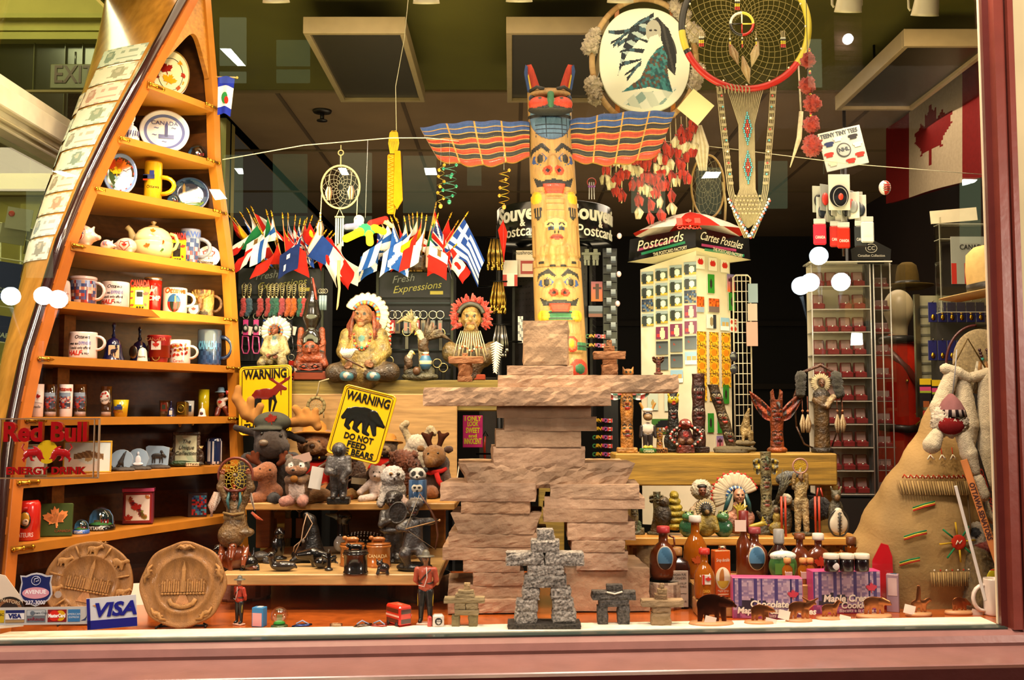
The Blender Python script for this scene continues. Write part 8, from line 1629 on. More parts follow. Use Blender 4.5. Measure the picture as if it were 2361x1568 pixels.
for px,c,n_ in((562,'#b8383c','pink'),(574,'#35566a','blue'),(600,'#a82c2c','red'),(619,'#a82c2c','red'),(628,'#1f5a4c','green'),(637,'#2a6a54','green'),(650,'#b04048','pink'),(665,'#c85a14','orange'),(677,'#d06414','orange'),(693,'#2a6a54','green'),(700,'#c04040','pink')):
 foot(px,694,c,n_+' furry rabbit foot key charm on the top rail of the left case',n_+' furry key charms on the left case')
def strapkey(px,py,c,lab,g_):
 t=TP('strap_key_ring',lab,'key ring',px,py,3.94,group=g_);m=MB();m.box(0,0,20,12,2.5,36,c,.6);m.bd('strap','cloth',t);m=MB();m.ba(0,-2,18,7.5,1.5,10,'#17161c',12);m.ba(0,-3,18,4,1.2,5,'#a8a4a0',10);m.box(0,3,14,22,.6,20,'#d8c8bc',m=MR(R(12),4,'Y'));m.bd('badge','print',t)
 m=MB();m.tu([(-6,0,0),(-8,0,-28),(-4,0,-40),(6,0,-40),(9,0,-30),(6,0,-2)],2,c,6,cl=1);m.bd('carabiner','gloss',t);m=MB();ring(m,0,46,7,1.2,'#9a9484',n=16);m.tu([(0,0,53),(0,8,54)],1,'#888');m.bd('ring','metal',t)
for px,c in((566,'#b83c78'),(590,'#c04880')): strapkey(px,775,c,'pink strap key ring with round team badge and carabiner beside the canoe','pink strap key rings')
strapkey(612,775,'#24386c','blue strap key ring half behind the small seated chief',None);strapkey(668,775,'#1c1c20','black strap key ring between the small chief and the raven carving',None);strapkey(671,870,'#a8281c','red strap key ring low behind the raven carving block',None)
for k,px in enumerate((888,905,917,936,948,962,976,998,1015)):
 t=TP('tag_key_ring',['silver','clear','pewter'][k%3]+' oblong tag key ring on the top rail of the right case','key ring',px,702,3.94,group=['silver','clear','pewter'][k%3]+' oblong key rings');m=MB();ring(m,0,-24,9,1.4,'#a8a498',n=18);m.tu([(0,0,-15),(0,8,-14)],1,'#888');m.bd('ring','metal',t);m=MB();m.box(0,0,-52,12,3,32,['#3a3438','#8a2c34','#5a4c3c','#44484c'][k%4],1.5);m.box(0,-2,-52,6,1,18,['#8a2420','#d8c8c0','#2c2c34','#a03c30'][k%4]);m.bd('tag','gloss',t);MB().tu([(0,0,-33),(0,0,-37)],1.2,'#999').bd('link','metal',t)
for px,py in((938,765),(1016,768),(1008,838),(900,760),(897,832),(1022,848)):
 t=TP('loop_key_ring','round silver key ring with a dangling tag on the lower rails','key ring',px,py,3.94,group='round silver key rings on the lower rails');m=MB();ring(m,0,0,10,1.6,'#b8a878',n=18);m.box(0,0,-26,9,2,30,'#4a4644',1);m.tu([(0,0,10),(0,8,11)],1,'#888');m.bd('ring','metal',t)
for px in(738,744,750):
 t=TP('tube_key_ring','clear tube key ring at the right edge of the left case','key ring',px,715,3.92,group='clear tube key rings');MB().tu([(0,0,0),(0,0,34)],3.2,'#8aa0a8',8).bd('tube','gloss',t);m=MB();ring(m,0,44,5,1,'#9a9484',n=12);m.tu([(0,0,44),(0,10,44)],1,'#888');m.bd('ring','metal',t)
for px,lab in((665,'left'),(962,'right')):
 p=P(px,628,3.98);t=T('flag_pot','brown ribbed pot holding the '+lab+' bunch of hand flags','pot',(p.x,4.0,P(px,622,3.97).z+.0),S(p));m=MB();m.la([(34,0),(36,4),(40,30),(38,32),(34,8),(.1,4)],cf=lambda u,z,r:'#3a2414' if int(u*30)%2 else '#5a3c20',n=60);m.bd('pot_body','carved',t)
t=TP('white_mug','white mug with red print among the right bunch of hand flags','mug',998,624,3.92);t.location.z=P(998,622,3.97).z;mug_(t,17,48,'#c8a898',hh=.5);m=MB();m.pr(leaf(-6,22,8),-17.4,-16,'#a8342c');m.bd('print','gloss',t)
for px,z0,lab,c,n_ in((1143,560,'brass spoon key chains hanging as a dense golden cluster left of the totem',"#a8873c",16),(1150,660,'small gold bells and charms cluster left of the totem',"#b8923c",22),(1155,760,'silver charm chains hanging low at the left of the totem',"#8a8880",18)):
 t=TP('charm_cluster',lab,'key rings',px,z0+80,4.02);m=MB()
 for k in RG(n_): x=-18+36*(k/n_)+3*SN(k*5);m.tu([(x*.6,0,90),(x,-3+k%4,50),(x,-3+k%3,20)],[1,2.6,1.4],mixc(c,'#3a2a14',.3*(k%3)),5);m.ba(x,-4,20+6*(k%3),3.2,2,5,c,6)
 m.bd('charms','metal',t);t['kind']='stuff';m=MB();m.tu([(-20,4,92),(20,4,92)],2,'#222',6);m.tu([(0,4,92),(0,30,94)],2,'#222',6);m.bd('hook_bar','metal',t)
t=T('wire_post','black wire pole rack carrying the golden key chain clusters','rack',col(1150,4.1,0),1);MB().tu([(0,0,0),(0,0,P(1150,520,4.1).z)],.012,'#0c0c0c',8).bd('pole','satin',t);m=MB()
for k in RG(6): z=.9+k*.22;m.tu([(-.09,0,z),(.09,0,z)],.004,'#1c1c1c',5)
m.bd('cross_bars','metal',t);MB().la([(.16,0),(.15,.02),(.02,.03)],c='#0c0c0c').bd('foot','satin',t)
t=TP('postcard_stand','round black stand lettered Souvenir and Postcards behind the totem pole, under a paper umbrella','postcard stand',1278,570,4.25);s=S(t.location);
M0=MB();M0.la([(132,0),(133,2),(133,82),(131,84),(.1,84)],c='#0e0f12',n=60);M0.bd('header_drum','gloss',t)
def dt(m,txt,a,z,size,c='#e8e4dc',bold=.03):
 st=len(m.v);m.tx(txt,0,z,-133.5,size,c,bold,wrap=(0,0,133.5));m.xf(MR(R(a),4,'Z'),st)
m=MB()
for a in(-34,48): dt(m,'Souvenir',a,58,34);dt(m,'&',a,36,15);dt(m,'Postcards',a,18,25,bold=.005)
m.bd('lettering','print',t)
zf=-t.location.z/s;MB().tu([(0,0,zf),(0,0,84)],8,'#0c0c0c',10).bd('pole','satin',t)
for k in RG(6):
 a=R(-60+k*60-90+20);cx,cy=88*CN(a),88*SN(a);q=MR(a+PI/2,4,'Z');m=MB();m.box(0,-88,-210,84,6,400,'#191213');
 for j in RG(13):
  for i in RG(9): m.box(-36+i*9,-91.5,-30-j*14,2.4,1,2.4,'#050505')
 m.xf(q);m.bd('pegboard','satin',t)
m=MB();m.la([(60,zf),(58,zf+10),(8,zf+16)],c='#0c0c0c');m.bd('foot','satin',t)
t=TP('paper_umbrella','red and white umbrella on top of the round black postcard stand','umbrella',1275,486,4.25);t.location.z=T0z=P(1278,487,4.25).z
m=MB();
for k in RG(8):
 a0,a1=R(k*45),R(k*45+45);m.add([(0,0,34)]+[(r*CN(a),r*SN(a),34-34*(r/112)**1.3) for r in(56,112) for a in(a0,(a0+a1)/2,a1)],[(0,1,2),(0,2,3),(1,4,5,2),(2,5,6,3)],'#b8281c' if k%2 else '#d8c8c4',0)
m.bd('canopy','cloth',t);MB().tu([(0,0,-3),(0,0,38)],1.6,'#b82c1c').bd('shaft','satin',t)
def pc_(name,lab,px,py,Y,w,h,cf,nu=14,nv=18,rz=0,g_=None,cat='postcard',fin='print'):
 t=TP(name,lab,cat,px,py,Y,rz,group=g_);m=MB();m.ca(0,0,0,w,h,1.5,cf,nu,nv,edge='#b8b0a4');m.bd('printed_card',fin,t);return t
pc_('souvenir_card','white MUSHROOMS card with a red and grey pattern left of the totem',1214,608,4.1,48,62,lambda u,v:'#8a2c28' if .2<u<.85 and .12<v<.6 and (u<.3 or u>.75 or v<.22 or v>.5) else '#b8a898' if v<.65 else '#c8b8a4');MB().tx('mushrooms',0,25,-1,9,'#2c2420').bd('lettering','print',bpy.data.objects['souvenir_card'])
pc_('souvenir_card','folded white card with a maple leaf flag in the wire rack left of the totem',1176,630,4.08,34,60,lambda u,v:'#a8241c' if v<.45 and (u<.3 or u>.8) else '#c8bcb0' if v>.5 else '#d8ccc4')
pc_('postcard','sunset postcard of an inukshuk right of the totem pole',1377,672,4.1,28,46,lambda u,v:'#3c1c14' if abs(u-.5)<.13+(.22 if .6<v<.75 else 0) and .1<v<.9 else mixc('#d86418','#8a4c5c',v))
pc_('postcard','grey blue skyline postcard below the sunset card',1374,718,4.1,34,26,lambda u,v:'#6a7484' if v>.5 else '#2c3440' if v>.3 else '#7a4438',16,10)
pc_('postcard','tall narrow white card with sketches beside the square head stone',1200,760,4.1,12,62,lambda u,v:'#d8d4d0' if (int(v*9)+int(u*3))%3 else '#7a7c84')
for k,(px,py) in enumerate(((1353,590),(1373,590))):
 t=TP('inukshuk_magnet','small green-grey inukshuk magnet hanging right of the totem','magnet',px,py+22,4.12,group='inukshuk magnets on the round stand');gran(t,[(-7,-1,0,12,8,'#8a8c7c',0),(1,7,0,12,8,'#8a8c7c',0),(-8,8,12,24,8,'#7c7e70',0),(-12,12,24,30,8,'#8a8c7c',0),(-5,5,30,38,8,'#8a8c7c',0)],'stone')
def canmag(px,py):
 t=TP('word_magnet','row magnet spelling CANADA in bright letters on the dark stand','magnet',px,py,4.08,group='coloured CANADA word magnets');m=MB()
 for i,ch in enumerate('CANADA'[:5]): m.tx(ch,-17+i*6.6,0,0,9,['#2c6a3c','#b8901c','#b8901c','#a83c5c','#8a4a8a'][i],.05,depth=.2)
 m.box(19,0,0,12,1.5,9,'#c8b8b4');m.box(15,-1,0,3,1,9,'#b8281c');m.box(23,-1,0,3,1,9,'#b8281c');m.pr(leaf(19,0,3),-2,-1,'#b8281c');m.bd('letters','print',t)
for px,py in((1371,776),(1371,797)): canmag(px,py)
for k in RG(9): canmag(1387,970+k*19.5)
for k in RG(14):
 pc_('edge_card','small glossy blue card in the side rack of the round stand',1404+(k%2)*10,580+k*19,4.05,11,16,lambda u,v:mixc('#3c4a5c','#a8b0b4',v*.6) if v>.3 else '#1c2430',4,6,g_='blue cards in the side rack of the round stand')
t=TP('side_rack','narrow black wire side rack of blue cards right of the totem pole','rack',1408,870,4.09);s=S(t.location);zf=-t.location.z/s;MB().box(0,4,(300+zf)/2,34,5,300-zf,'#101215',1).bd('rack_panel','satin',t);m=MB()
for k in RG(15): m.tu([(-15,-3,296-k*19),(15,-3,296-k*19)],1,'#2c2c30',4)
m.bd('wire_shelves','metal',t)
t=TP('red_cone_flag','small red pennant umbrella hanging at the left of the round stand','umbrella',1158,560,4.0);m=MB();m.add([(-10,0,30),(2,0,52),(12,0,24),(4,0,-40),(-4,2,10),(0,6,20)],[(0,1,5),(1,2,5),(0,4,3),(4,5,3),(5,2,3),(0,5,4)],'#b8281c',0);m.bd('canopy','cloth',t);MB().tu([(2,2,54),(4,4,-44)],1.2,'#b8281c').bd('shaft','satin',t)
t=TP('word_plaque','pink plaque reading I ONLY LOOK SWEET and INNOCENT in yellow letters','sign',1090,995,4.2);m=MB();m.box(0,2,0,46,4,74,'#a8205c',1);m.bd('plaque','print',t);m=MB()
for i,(s_,z,sz) in enumerate((('I ONLY',29,11),('LOOK',17,11),('SWEET',2,12),('and',-10,8),('INNOCENT',-23,13))): m.tx(s_,0,z,-.4,sz,'#b8b41c',.03,w=min(40,len(s_)*6.4))
m.bd('lettering','print',t)
t=TP('grey_board','grey display board under the left beam, behind the pink plaque','board',1150,1050,4.5);s=S(t.location);MB().box(0,2,60,90,6,240,'#4c4640',1).bd('board','matte',t);t.location.z=0;MB().box(0,8,t.scale[0] and 300,20,6,600,'#2c2824').bd('post','matte',t);
for o in t.children:
 if o.name.startswith('board'): o.location=(0,0,(P(1150,1050,4.5).z)/s)
t=TP('red_ribbon_tool','red handled folded tool leaning beside the pink plaque','tool',1119,1040,4.3);MB().tu([(0,0,-40),(-2,0,10),(0,0,34)],[3,3,2],'#b83420').bd('handle','gloss',t);MB().tu([(-8,2,30),(0,2,46),(6,2,34)],1.4,'#181818').bd('wire','metal',t)
# ================= RIGHT SIDE: POSTCARD RACK =================
YP=4.05
t=TP('postcard_rack','white two-sided postcard rack with angled black headers lettered Postcards and Cartes Postales','postcard rack',1607,590,YP);s=S(t.location);zf=-t.location.z/s
def qa(m,pts,c,th=2):   # thick quad from four (x,y,z)
 vs=pts+[(a,b+th,d) for a,b,d in pts];m.add(vs,[(0,1,2,3),(7,6,5,4),(0,4,5,1),(1,5,6,2),(2,6,7,3),(3,7,4,0)],c,0)
m=MB();PL=[(-122,70),(-2,0)];PR=[(-2,0),(88,60)]
m.box(0,0,0,.1,.1,.1,'#d8ccb0')
for (x0,y0),(x1,y1) in(PL,PR): qa(m,[(x0,y0,-620),(x1,y1,-620),(x1,y1,(-2 if x1>0 else 12)),(x0,y0,(-22 if x1<0 else 12))],'#cfc4a8',4)
m.bd('rack_panels','satin',t)
m=MB();HL=[(-150,70),(-4,-10)];HR=[(-4,-10),(134,50)]
qa(m,[(-150,70,-2),(-4,-10,20),(-4,-10,66),(-146,70,50)],'#0e0d10',3);qa(m,[(-4,-10,20),(134,50,0),(132,50,48),(-4,-10,66)],'#0e0d10',3);m.bd('header_panels','gloss',t)
m=MB();qa(m,[(-152,70,-4),(-2,-12,18),(-2,60,-16),(-60,74,-10)],'#d8cba4',2);qa(m,[(-2,-12,18),(136,50,-2),(60,74,-10),(-2,60,-16)],'#e0d4ac',2);m.bd('header_underside','satin',t)
m=MB()
def ht(txt,sd,u,z,size,c,w=None,sh=.3,bold=0):
 (x0,y0),(x1,y1)=HL if sd==0 else HR;a=math.atan2(y1-y0,x1-x0);M_=MT((x0+(x1-x0)*u,y0+(y1-y0)*u-2.5,z))@MR(a,4,'Z')@MR(R(-8 if sd==0 else 8),4,'Y');m.tx(txt,0,0,0,size,c,bold,shear=sh,w=w,m=M_)
for sd,tx in((0,'Postcards'),(1,'Cartes Postales')):
 for (u,z,ww,c) in((.42,24,96,'#a83a70'),(.52,14,110,'#14805c')):
  (x0,y0),(x1,y1)=HL if sd==0 else HR;a=math.atan2(y1-y0,x1-x0);m.box(0,0,0,ww,.5,6,c,m=MT((x0+(x1-x0)*u,y0+(y1-y0)*u-1.2,z+(u*16 if sd==0 else -u*6)))@MR(a,4,'Z')@MR(R(-10 if sd==0 else 4),4,'Y'))
 ht(tx,sd,.46,38,24 if sd==0 else 20,'#e8dfd0',118,.4);ht('THE POSTCARD FACTORY',sd,.62 if sd==0 else .58,14 if sd==0 else 11,8,'#d8cdb8',84,0,.02)
m.bd('header_lettering','print',t)
MB().tu([(-2,30,zf),(-2,30,20)],6,'#c8bca0',8).bd('pole','satin',t);m=MB();m.la([(90,zf),(88,zf+8),(.1,zf+14)],x=-2,y=30,c='#c8bca0');m.bd('foot','satin',t)
def rackcard(u,z,sd,w,h,cf,lab,g,nu=12,nv=12,nm='postcard'):
 (x0,y0),(x1,y1)=PL if sd==0 else PR;q=Vector((x0+(x1-x0)*u,y0+(y1-y0)*u-4,z));a=math.atan2(y1-y0,x1-x0)
 o=T(nm,lab,'postcard' if nm=='postcard' else 'magnet',t0_.location+q*s,s,a,g);m=MB();m.ca(0,0,0,w,h,1.2,cf,nu,nv,edge='#ccc');m.bd('printed_card','print',o);return o
t0_=t
dog=lambda u,v:'#d8d4c4' if (u-.62)**2*9+(v-.4)**2*4<.35 else '#1c2420' if .1<u<.45 and v<.8 else '#b89a2c' if v<.14 else '#8a9a9c' if v>.72 else '#3a4a3c'
pbear=lambda u,v:'#dccca0' if (u-.55)**2*14+(v-.4)**2*4.2<.7 or (u-.55)**2*30+(v-.8)**2*30<.5 else '#c82c30' if (u-.2)**2*9+(v-.3)**2*9<.2 else '#6a2048'
ow=lambda u,v:'#20242a' if v>.8 else '#8a3020' if (u-.3)**2+(v-.55)**2<.006 else mixc('#5a6468','#3c444a',v)
lf=lambda u,v:['#c8901c','#6a4c10','#d8b02c','#8a5a14','#e0a020'][hs_(int(u*11),int(v*11),5)] if (u-.5)**2+(v-.5)**2>.07 else '#c87a14'
bears2=lambda u,v:'#b89a5a' if .3<v<.65 and (abs(u-.3)<.16 or abs(u-.72)<.16) else '#e0e0dc' if v<.3 else '#8ab0c8'
green=lambda u,v:'#2a2420' if (u-.5)**2*7+(v-.5)**2*5<.3 else ('#a83c4c' if (u-.5)**2+(v-.45)**2<.04 else '#2c7a24')
city2=lambda u,v:['#1c3048','#3c5a7c','#8a7a4c','#101c30'][hs_(int(u*9),int(v*7),4)]
rows=[(-28,'dddd'),(-62,'dddd'),(-94,'cddc'),(-128,'dddp'),(-165,'.ppp'),(-200,'.ooo'),(-236,'.oob'),(-272,'..b.')]
for z,r in rows:
 for i,ch in enumerate(r):
  if ch=='.': continue
  cf,lab,g={'d':(dog,'magnet picturing a white dog in a vehicle window','dog magnets on the postcard rack'),'p':(pbear,'magnet of a white bear holding a red heart','bear heart magnets on the postcard rack'),'c':(city2,'night city picture magnet','city magnets on the postcard rack'),'o':(ow,'dark grey misty postcard with a small red spot','grey postcards on the rack'),'b':(bears2,'postcard of two tan bears on snow','two bears postcards on the rack')}[ch]
  rackcard(.12+.255*i,z-(3-i)*5,0,30,29 if ch!='o' else 31,cf,lab,g,nm='picture_magnet' if ch in'dpc' else 'postcard')
def heart(u,v): return '#c82c24' if (u-.36)**2*9+(v-.55)**2*5<.3 or (u-.64)**2*9+(v-.55)**2*5<.3 else '#e4dcc8'
for u in(.12,.48,.84): rackcard(u*1.0,-14-4*u,1,26,30,heart,'white card with two red mitten shapes on the top row','red mitten cards on the postcard rack')
sun=lambda u,v:'#3c1c24' if abs(u-.5)<.12+(.2 if .6<v<.75 else 0) and v<.85 else mixc('#d8641c','#6a6a9a',v)
rackcard(1.02,-56,1,26,42,sun,'sunset postcard of an inukshuk at the right edge of the white rack',None);rackcard(.42,-62,1,22,44,green,'green postcard of a furry animal alone on the upper white panel',None);rackcard(1.04,-100,1,22,42,green,'green animal postcard just under the sunset card',None)
rackcard(.1,-112,1,24,36,lambda u,v:['#c8541c','#d86a1c','#8a3c14'][hs_(int(u*7),int(v*7),3)] if v>.35 else '#8a98a8','orange autumn trees postcard by the rack corner',None);rackcard(.5,-112,1,34,32,lambda u,v:['#c8541c','#d86a1c','#8a3c14'][hs_(int(u*9),int(v*7),3)] if v>.4 else '#6a5a54','orange autumn road postcard beside the trees card',None)
rackcard(.42,-150,1,30,32,lambda u,v:'#8a7a58' if (u-.5)**2*8+(v-.5)**2*3<.3 else '#2c3034' if u>.7 else '#c8c8c0','postcard of a feather-crowned figure on the white panel',None);rackcard(.82,-154,1,28,30,bears2,'postcard of two tan bears beside the figure card',None);rackcard(1.08,-156,1,24,32,lambda u,v:'#b83420' if ((u*2)%1-.5)**2+((v*2)%1-.5)**2<.08 else '#e0d4c0','white postcard with four coloured leaves',None)
for r in RG(5):
 for i in RG(3):
  if r==4 and i==2: continue
  rackcard(.12+.36*i,-190-r*32,1,30,31,lf,'golden autumn leaves postcard','golden leaf postcards on the rack',nm='postcard')
for i,(u,z) in enumerate(((.82,-318),(.1,-384),(.36,-384),(.64,-386))): rackcard(u,z,1,20,44,green,'green animal postcard low on the white rack','low green animal postcards')
for u,z in((.2,-330),(.5,-332)): rackcard(u,z,0,26,50,lambda u,v:'#a89058' if (u-.5)**2*20+(v-.35)**2*14<.4 else '#b8c4b4','pale green card with a small tan wolf','pale wolf cards on the rack')
rackcard(.4,-392,0,62,34,lambda u,v:'#a83c4c' if (u-.5)**2*60+(v-.3)**2*20<.4 else '#14161a' if (u-.5)**2*6+(v-.5)**2*3<.6 else '#3c6a2c','dark postcard of a roaring bear behind the small totems',None)
for u,z in((.62,-432),(.95,-436)): rackcard(u,z,1,22,36,sun,'sunset inukshuk postcard at the foot of the white rack','low sunset postcards')
t=TP('paper_umbrella','red and white CANADA umbrella with maple leaf over the postcard rack header','umbrella',1592,545,YP);t.location.z=P(1592,546,YP).z;m=MB()
for k in RG(8):
 a0,a1=R(k*45+22),R(k*45+67);am=(a0+a1)/2
 m.add([(0,0,58)]+[(r*CN(a),r*.8*SN(a),58-50*(r/132)**1.4) for r in(45,90,132) for a in(a0,am,a1)],[(0,1,2),(0,2,3),(1,4,5,2),(2,5,6,3),(4,7,8,5),(5,8,9,6)],'#b8281c' if k%2 else '#e0d0c4',0)
m.bd('canopy','cloth',t);MB().tu([(0,0,-4),(0,0,62)],2,'#e8dccc').bd('shaft','satin',t)
m=MB();M_=MT((-22,-92,18))@MR(R(-24),4,'X');m.box(-18,0,0,13,1,20,'#c03420',m=M_);m.box(22,0,0,13,1,20,'#c03420',m=M_);m.pr(leaf(2,1,9),-1,.5,'#c03420',m=M_);m.tx('CANADA',2,-16,-.5,8,'#c03420',.04,m=M_,w=54);m.bd('flag_print','print',t)
t=TP('wire_grid','tall white wire grid panel with rounded top beside the postcard rack','wire rack',1716,1040,4.15);s_=S(t.location);H=(1040-632);m=MB();m.tu([(-20,0,0),(-20,0,H-6),(-14,0,H),(14,0,H),(20,0,H-6),(20,0,0)],2,'#c8bfa4',6)
for k in RG(17): m.tu([(-20,0,10+k*24),(20,0,10+k*24)],1.1,'#c8bfa4',4)
for x in(-10,0,10): m.tu([(x,0,0),(x,0,H)],1.1,'#c8bfa4',4)
m.bd('wire_mesh','satin',t);MB().tu([(0,2,-t.location.z/s_),(0,2,10)],2.4,'#c8bfa4').bd('post','satin',t)
for px,py,w,h,c in((1736,676,22,44,'#7a8c94'),(1735,720,22,40,'#a89888'),(1734,770,26,56,'#b08878')): t=tag(MB().box(0,0,0,w,2,h,c).bd('paper_packet','paper'),'faded paper packet hanging at the right of the white wire grid','packet',group='paper packets on the wire grid');p=P(px,py,4.1);t.location=p;t.scale=[S(p)]*3
for px,py in((1691,822),(1692,851)): t=tag(MB().ba(0,0,0,9,3,12,'#2a2a2e',14).bd('dark_pendant','gloss'),'dark oval leather pendant hanging on the white rack','pendant',group='dark oval pendants');p=P(px,py,4.02);t.location=p;t.scale=[S(p)]*3
# ================= JEWELLERY TOWER =================
YJ=4.1
t=TP('jewellery_tower','tall clear acrylic jewellery tower with ten shelves of red ring boxes','display case',1950,1140,YJ,R(-4));sJ=S(t.location);H=536;zf=-t.location.z/sJ
m=MB();m.box(0,60,H/2,134,3,H,'#c8bca8');m.box(66,40,H/2,2,80,H,'#5a5a5c');m.bd('back_panel','satin',t)
m=MB();m.box(0,-2,H/2,136,1.5,H,'#f4f4f4');m.box(110,20,H/2,86,1.5,H,'#f4f4f4',m=MR(R(0),4,'Z'));m.bd('acrylic_front','clear',t)
m=MB()
for x in(-68,66,74,98,118): m.tu([(x,-2 if x<90 else 20,0),(x,-2 if x<90 else 20,H+4)],1.6,'#a8a49c',5)
for k in RG(11): m.box(0,28,k*H/10,134,60,2,'#b8b4a8');m.box(100,36,k*H/10,44,30,1.5,'#8a8884')
m.box(20,24,H+3,190,70,3,'#c8c4b8');m.box(70,20,H/2,22,3,H,'#2c3034');m.bd('acrylic_frame','gloss',t)
MB().box(20,40,zf/2-4,180,90,-zf-10,'#101010').bd('black_base','satin',t)
def ringbox(x,z,sc_,k,y=16):
 o=T('ring_box','open red ring box with a silver charm on a tower shelf','ring box',tJ.matrix_basis@Vector((x,y,z)) if 0 else Vector(tJ.location)+MR(R(-4),3,'Z')@Vector((x,y,z))*sJ,sJ*sc_,R(-4),'red ring boxes in the jewellery tower')
 m=MB();m.box(0,0,6,26,18,12,'#7a141c',1.5);m.box(0,10,24,26,4,26,'#7a141c',1.5,m=MT((0,0,0))@MR(R(-8),4,'X'));m.box(0,3,13,20,10,2,'#a82a34');m.bd('red_case','satin',o);MB().box(0,6,25,20,1,19,'#a88880',m=MR(R(-8),4,'X')).bd('satin_lining','cloth',o);MB().ba(0,-4,12+k%2,3,2,3.4,'#f0ece4',8).bd('charm','metal',o)
tJ=t;pat=['1111','1.11','1111','1111','1111','.111','1111','1111','.111','.111']
for r,pp in enumerate(pat):
 for i,ch in enumerate(pp):
  if ch=='1': ringbox(-49+i*31,H-(r+1)*H/10+2,1,r+i)
for r in RG(10):
 for i in RG(3): ringbox(86+i*12,H-(r+1)*H/10+2,.66,r+i,40)
for r in RG(2): pass
t=TP('collection_sign','black hexagonal counter sign with a round crest on top of the jewellery tower','sign',2008,577,YJ-.02);m=MB();m.pr([(-44,-22),(44,-22),(46,2),(0,26),(-46,2)],-2,2,'#101114');m.bd('plaque','satin',t);m=MB();ring(m,0,4,13,.8,'#a8a49c',n=22,y=-3,rz=10);m.tx('CC',0,4,-2.5,9,'#b8b4ac');m.tx('Canadian Collection',0,-13,-2.5,6,'#b8b4ac',w=62);m.bd('print','print',t);MB().box(0,4,-26,60,6,10,'#101114').bd('foot','satin',t)
t=TP('souvenir_carousel','wire carousel of hockey key rings and mini backpacks topped by a TEENY TINY TEES card','display rack',1945,440,3.95)
zf=-t.location.z/S(t.location);MB().tu([(0,10,-150),(0,10,120)],3,'#8a8884').bd('pole','metal',t)
m=MB();M_=MT((0,-4,98))@MR(R(-13),4,'Y');m.box(0,0,0,100,3,92,'#b8bcb8',1,m=M_);m.bd('header_card','print',t)
m=MB();m.tx('TEENY TINY TEES',-2,36,-2,10,'#3c4450',.03,w=88,m=M_);m.pr(circ(0,-4,17,22),-2.4,-1.4,'#4a4c50',m=M_);m.pr(circ(0,-4,14,22),-3,-2,'#a8acac',m=M_);m.tx('NHL',0,-3,-3.2,9,'#3c4450',.04,m=M_)
for x,z,c in((-30,16,'#1c2c5c'),(-8,24,'#d8d8d4'),(28,22,'#1c1c24'),(-36,-8,'#b82c24'),(34,2,'#d8d4cc'),(-32,-30,'#c8bca8'),(10,-32,'#b82c24'),(34,-22,'#a82c24')): m.box(x,-2.5,z,15,1,11,c,m=M_);m.box(x,-2.4,z+2,22,1,5,c,m=M_)
m.bd('shirt_pictures','print',t)
g=random.Random(5)
for k in RG(14):
 x=-60+k*7.6;py=random.Random(k).uniform(-40,-4);o=TP('souvenir_pack','carded hockey souvenir hanging on the carousel','souvenir',1945+x,440-py+10,3.9-.01*(k%3),R(g.uniform(-50,50)),'carded hockey souvenirs on the carousel');m=MB();m.box(0,0,0,26,2,62,['#a8a89c','#c8c4b8','#8a8c88','#d8d0c4'][k%4],1);m.bd('card','print',o);m=MB();m.ba(0,-4,-4,11,4,15,['#16161a','#1c2430','#b82c24','#8a8c8c'][k%4],10);m.bd('pouch','satin',o)
t=TP('mini_backpack','small black carded backpack with a red round badge at the front of the carousel','bag',1935,452,3.82);m=MB();m.box(2,6,10,50,2,84,'#c8c4b4',1);m.bd('backing_card','paper',t);MB().bl([E(0,0,0,22,9,26,'#15151a'),E(0,-3,-10,18,9,14,'#1c1c22')],vox=2).bd('bag_body','cloth',t);m=MB();m.ba(0,-12,-4,6,2,8,'#c03420',12);ring(m,0,-4,16,1,'#8a8884',y=-8,rz=22,n=24);m.bd('badge','print',t)
for k,(px,py,c,l_) in enumerate(((1928,545,'#a82c28','red'),(1945,548,'#b8281c','bright red'),(1890,540,'#c8283c','pink-red'),(1985,545,'#2c3034','dark'),(2000,535,'#c8ccc8','pale'))):
 t=TP('party_pack',l_+' bagged souvenir pack hanging low on the carousel','souvenir pack',px,py,3.88-.01*k);m=MB();m.box(0,0,0,30,7,50,c,3);m.box(0,-1,30,28,3,12,'#b8b8b0',1);m.tx('CANADA',0,-8,-4,7,'#e8dcd4',w=22);m.bd('pack','gloss',t)
t=TP('goalie_mask','tiny red and white goalie mask hanging at the right of the carousel','mask',2040,433,3.9);m=MB();m.ba(0,0,0,14,11,17,cf=lambda u,v,w:'#b82c24' if SN(u*18)>0 else '#d8d4cc',n=16);m.bd('shell','gloss',t);m=MB();
for k in RG(4): m.tu([(-8,-12,6-k*5),(0,-14,6-k*5),(9,-11,6-k*5)],.9,'#aaa',4)
m.bd('cage','metal',t)
# ================= WALL FLAG, BRICK COLUMN, UNIFORM =================
def oxq(pts,X,c,cf,nu,nv):
 a,b,c_,d=[onx(x,y,X) for x,y in pts];m=MB();m.gr(lambda u,v:tuple(a.lerp(b,u).lerp(d.lerp(c_,u),v)+Vector((.012*SN(u*9),0,0))),nu,nv,cf,None);m.gr(lambda u,v:tuple(a.lerp(b,1-u).lerp(d.lerp(c_,1-u),v)+Vector((.03,0,0))),4,4,None,'#5a1814');return m
lp=leaf(.5,.52,.36,0)
flc=lambda u,v:'#640f0c' if u<.25 or u>.75 or inpoly(.5+(u-.5)*1.9,v,[(x,.08+z*.95) for x,z in leaf(.5,.45,.42)]) else '#9c8a70'
tag(oxq([(2043,470),(2287,400),(2287,112),(2043,296)],2.2,None,flc,70,50).bd('wall_flag','cloth'),'large red and white maple leaf flag hanging deep in the shop at the upper right','flag')
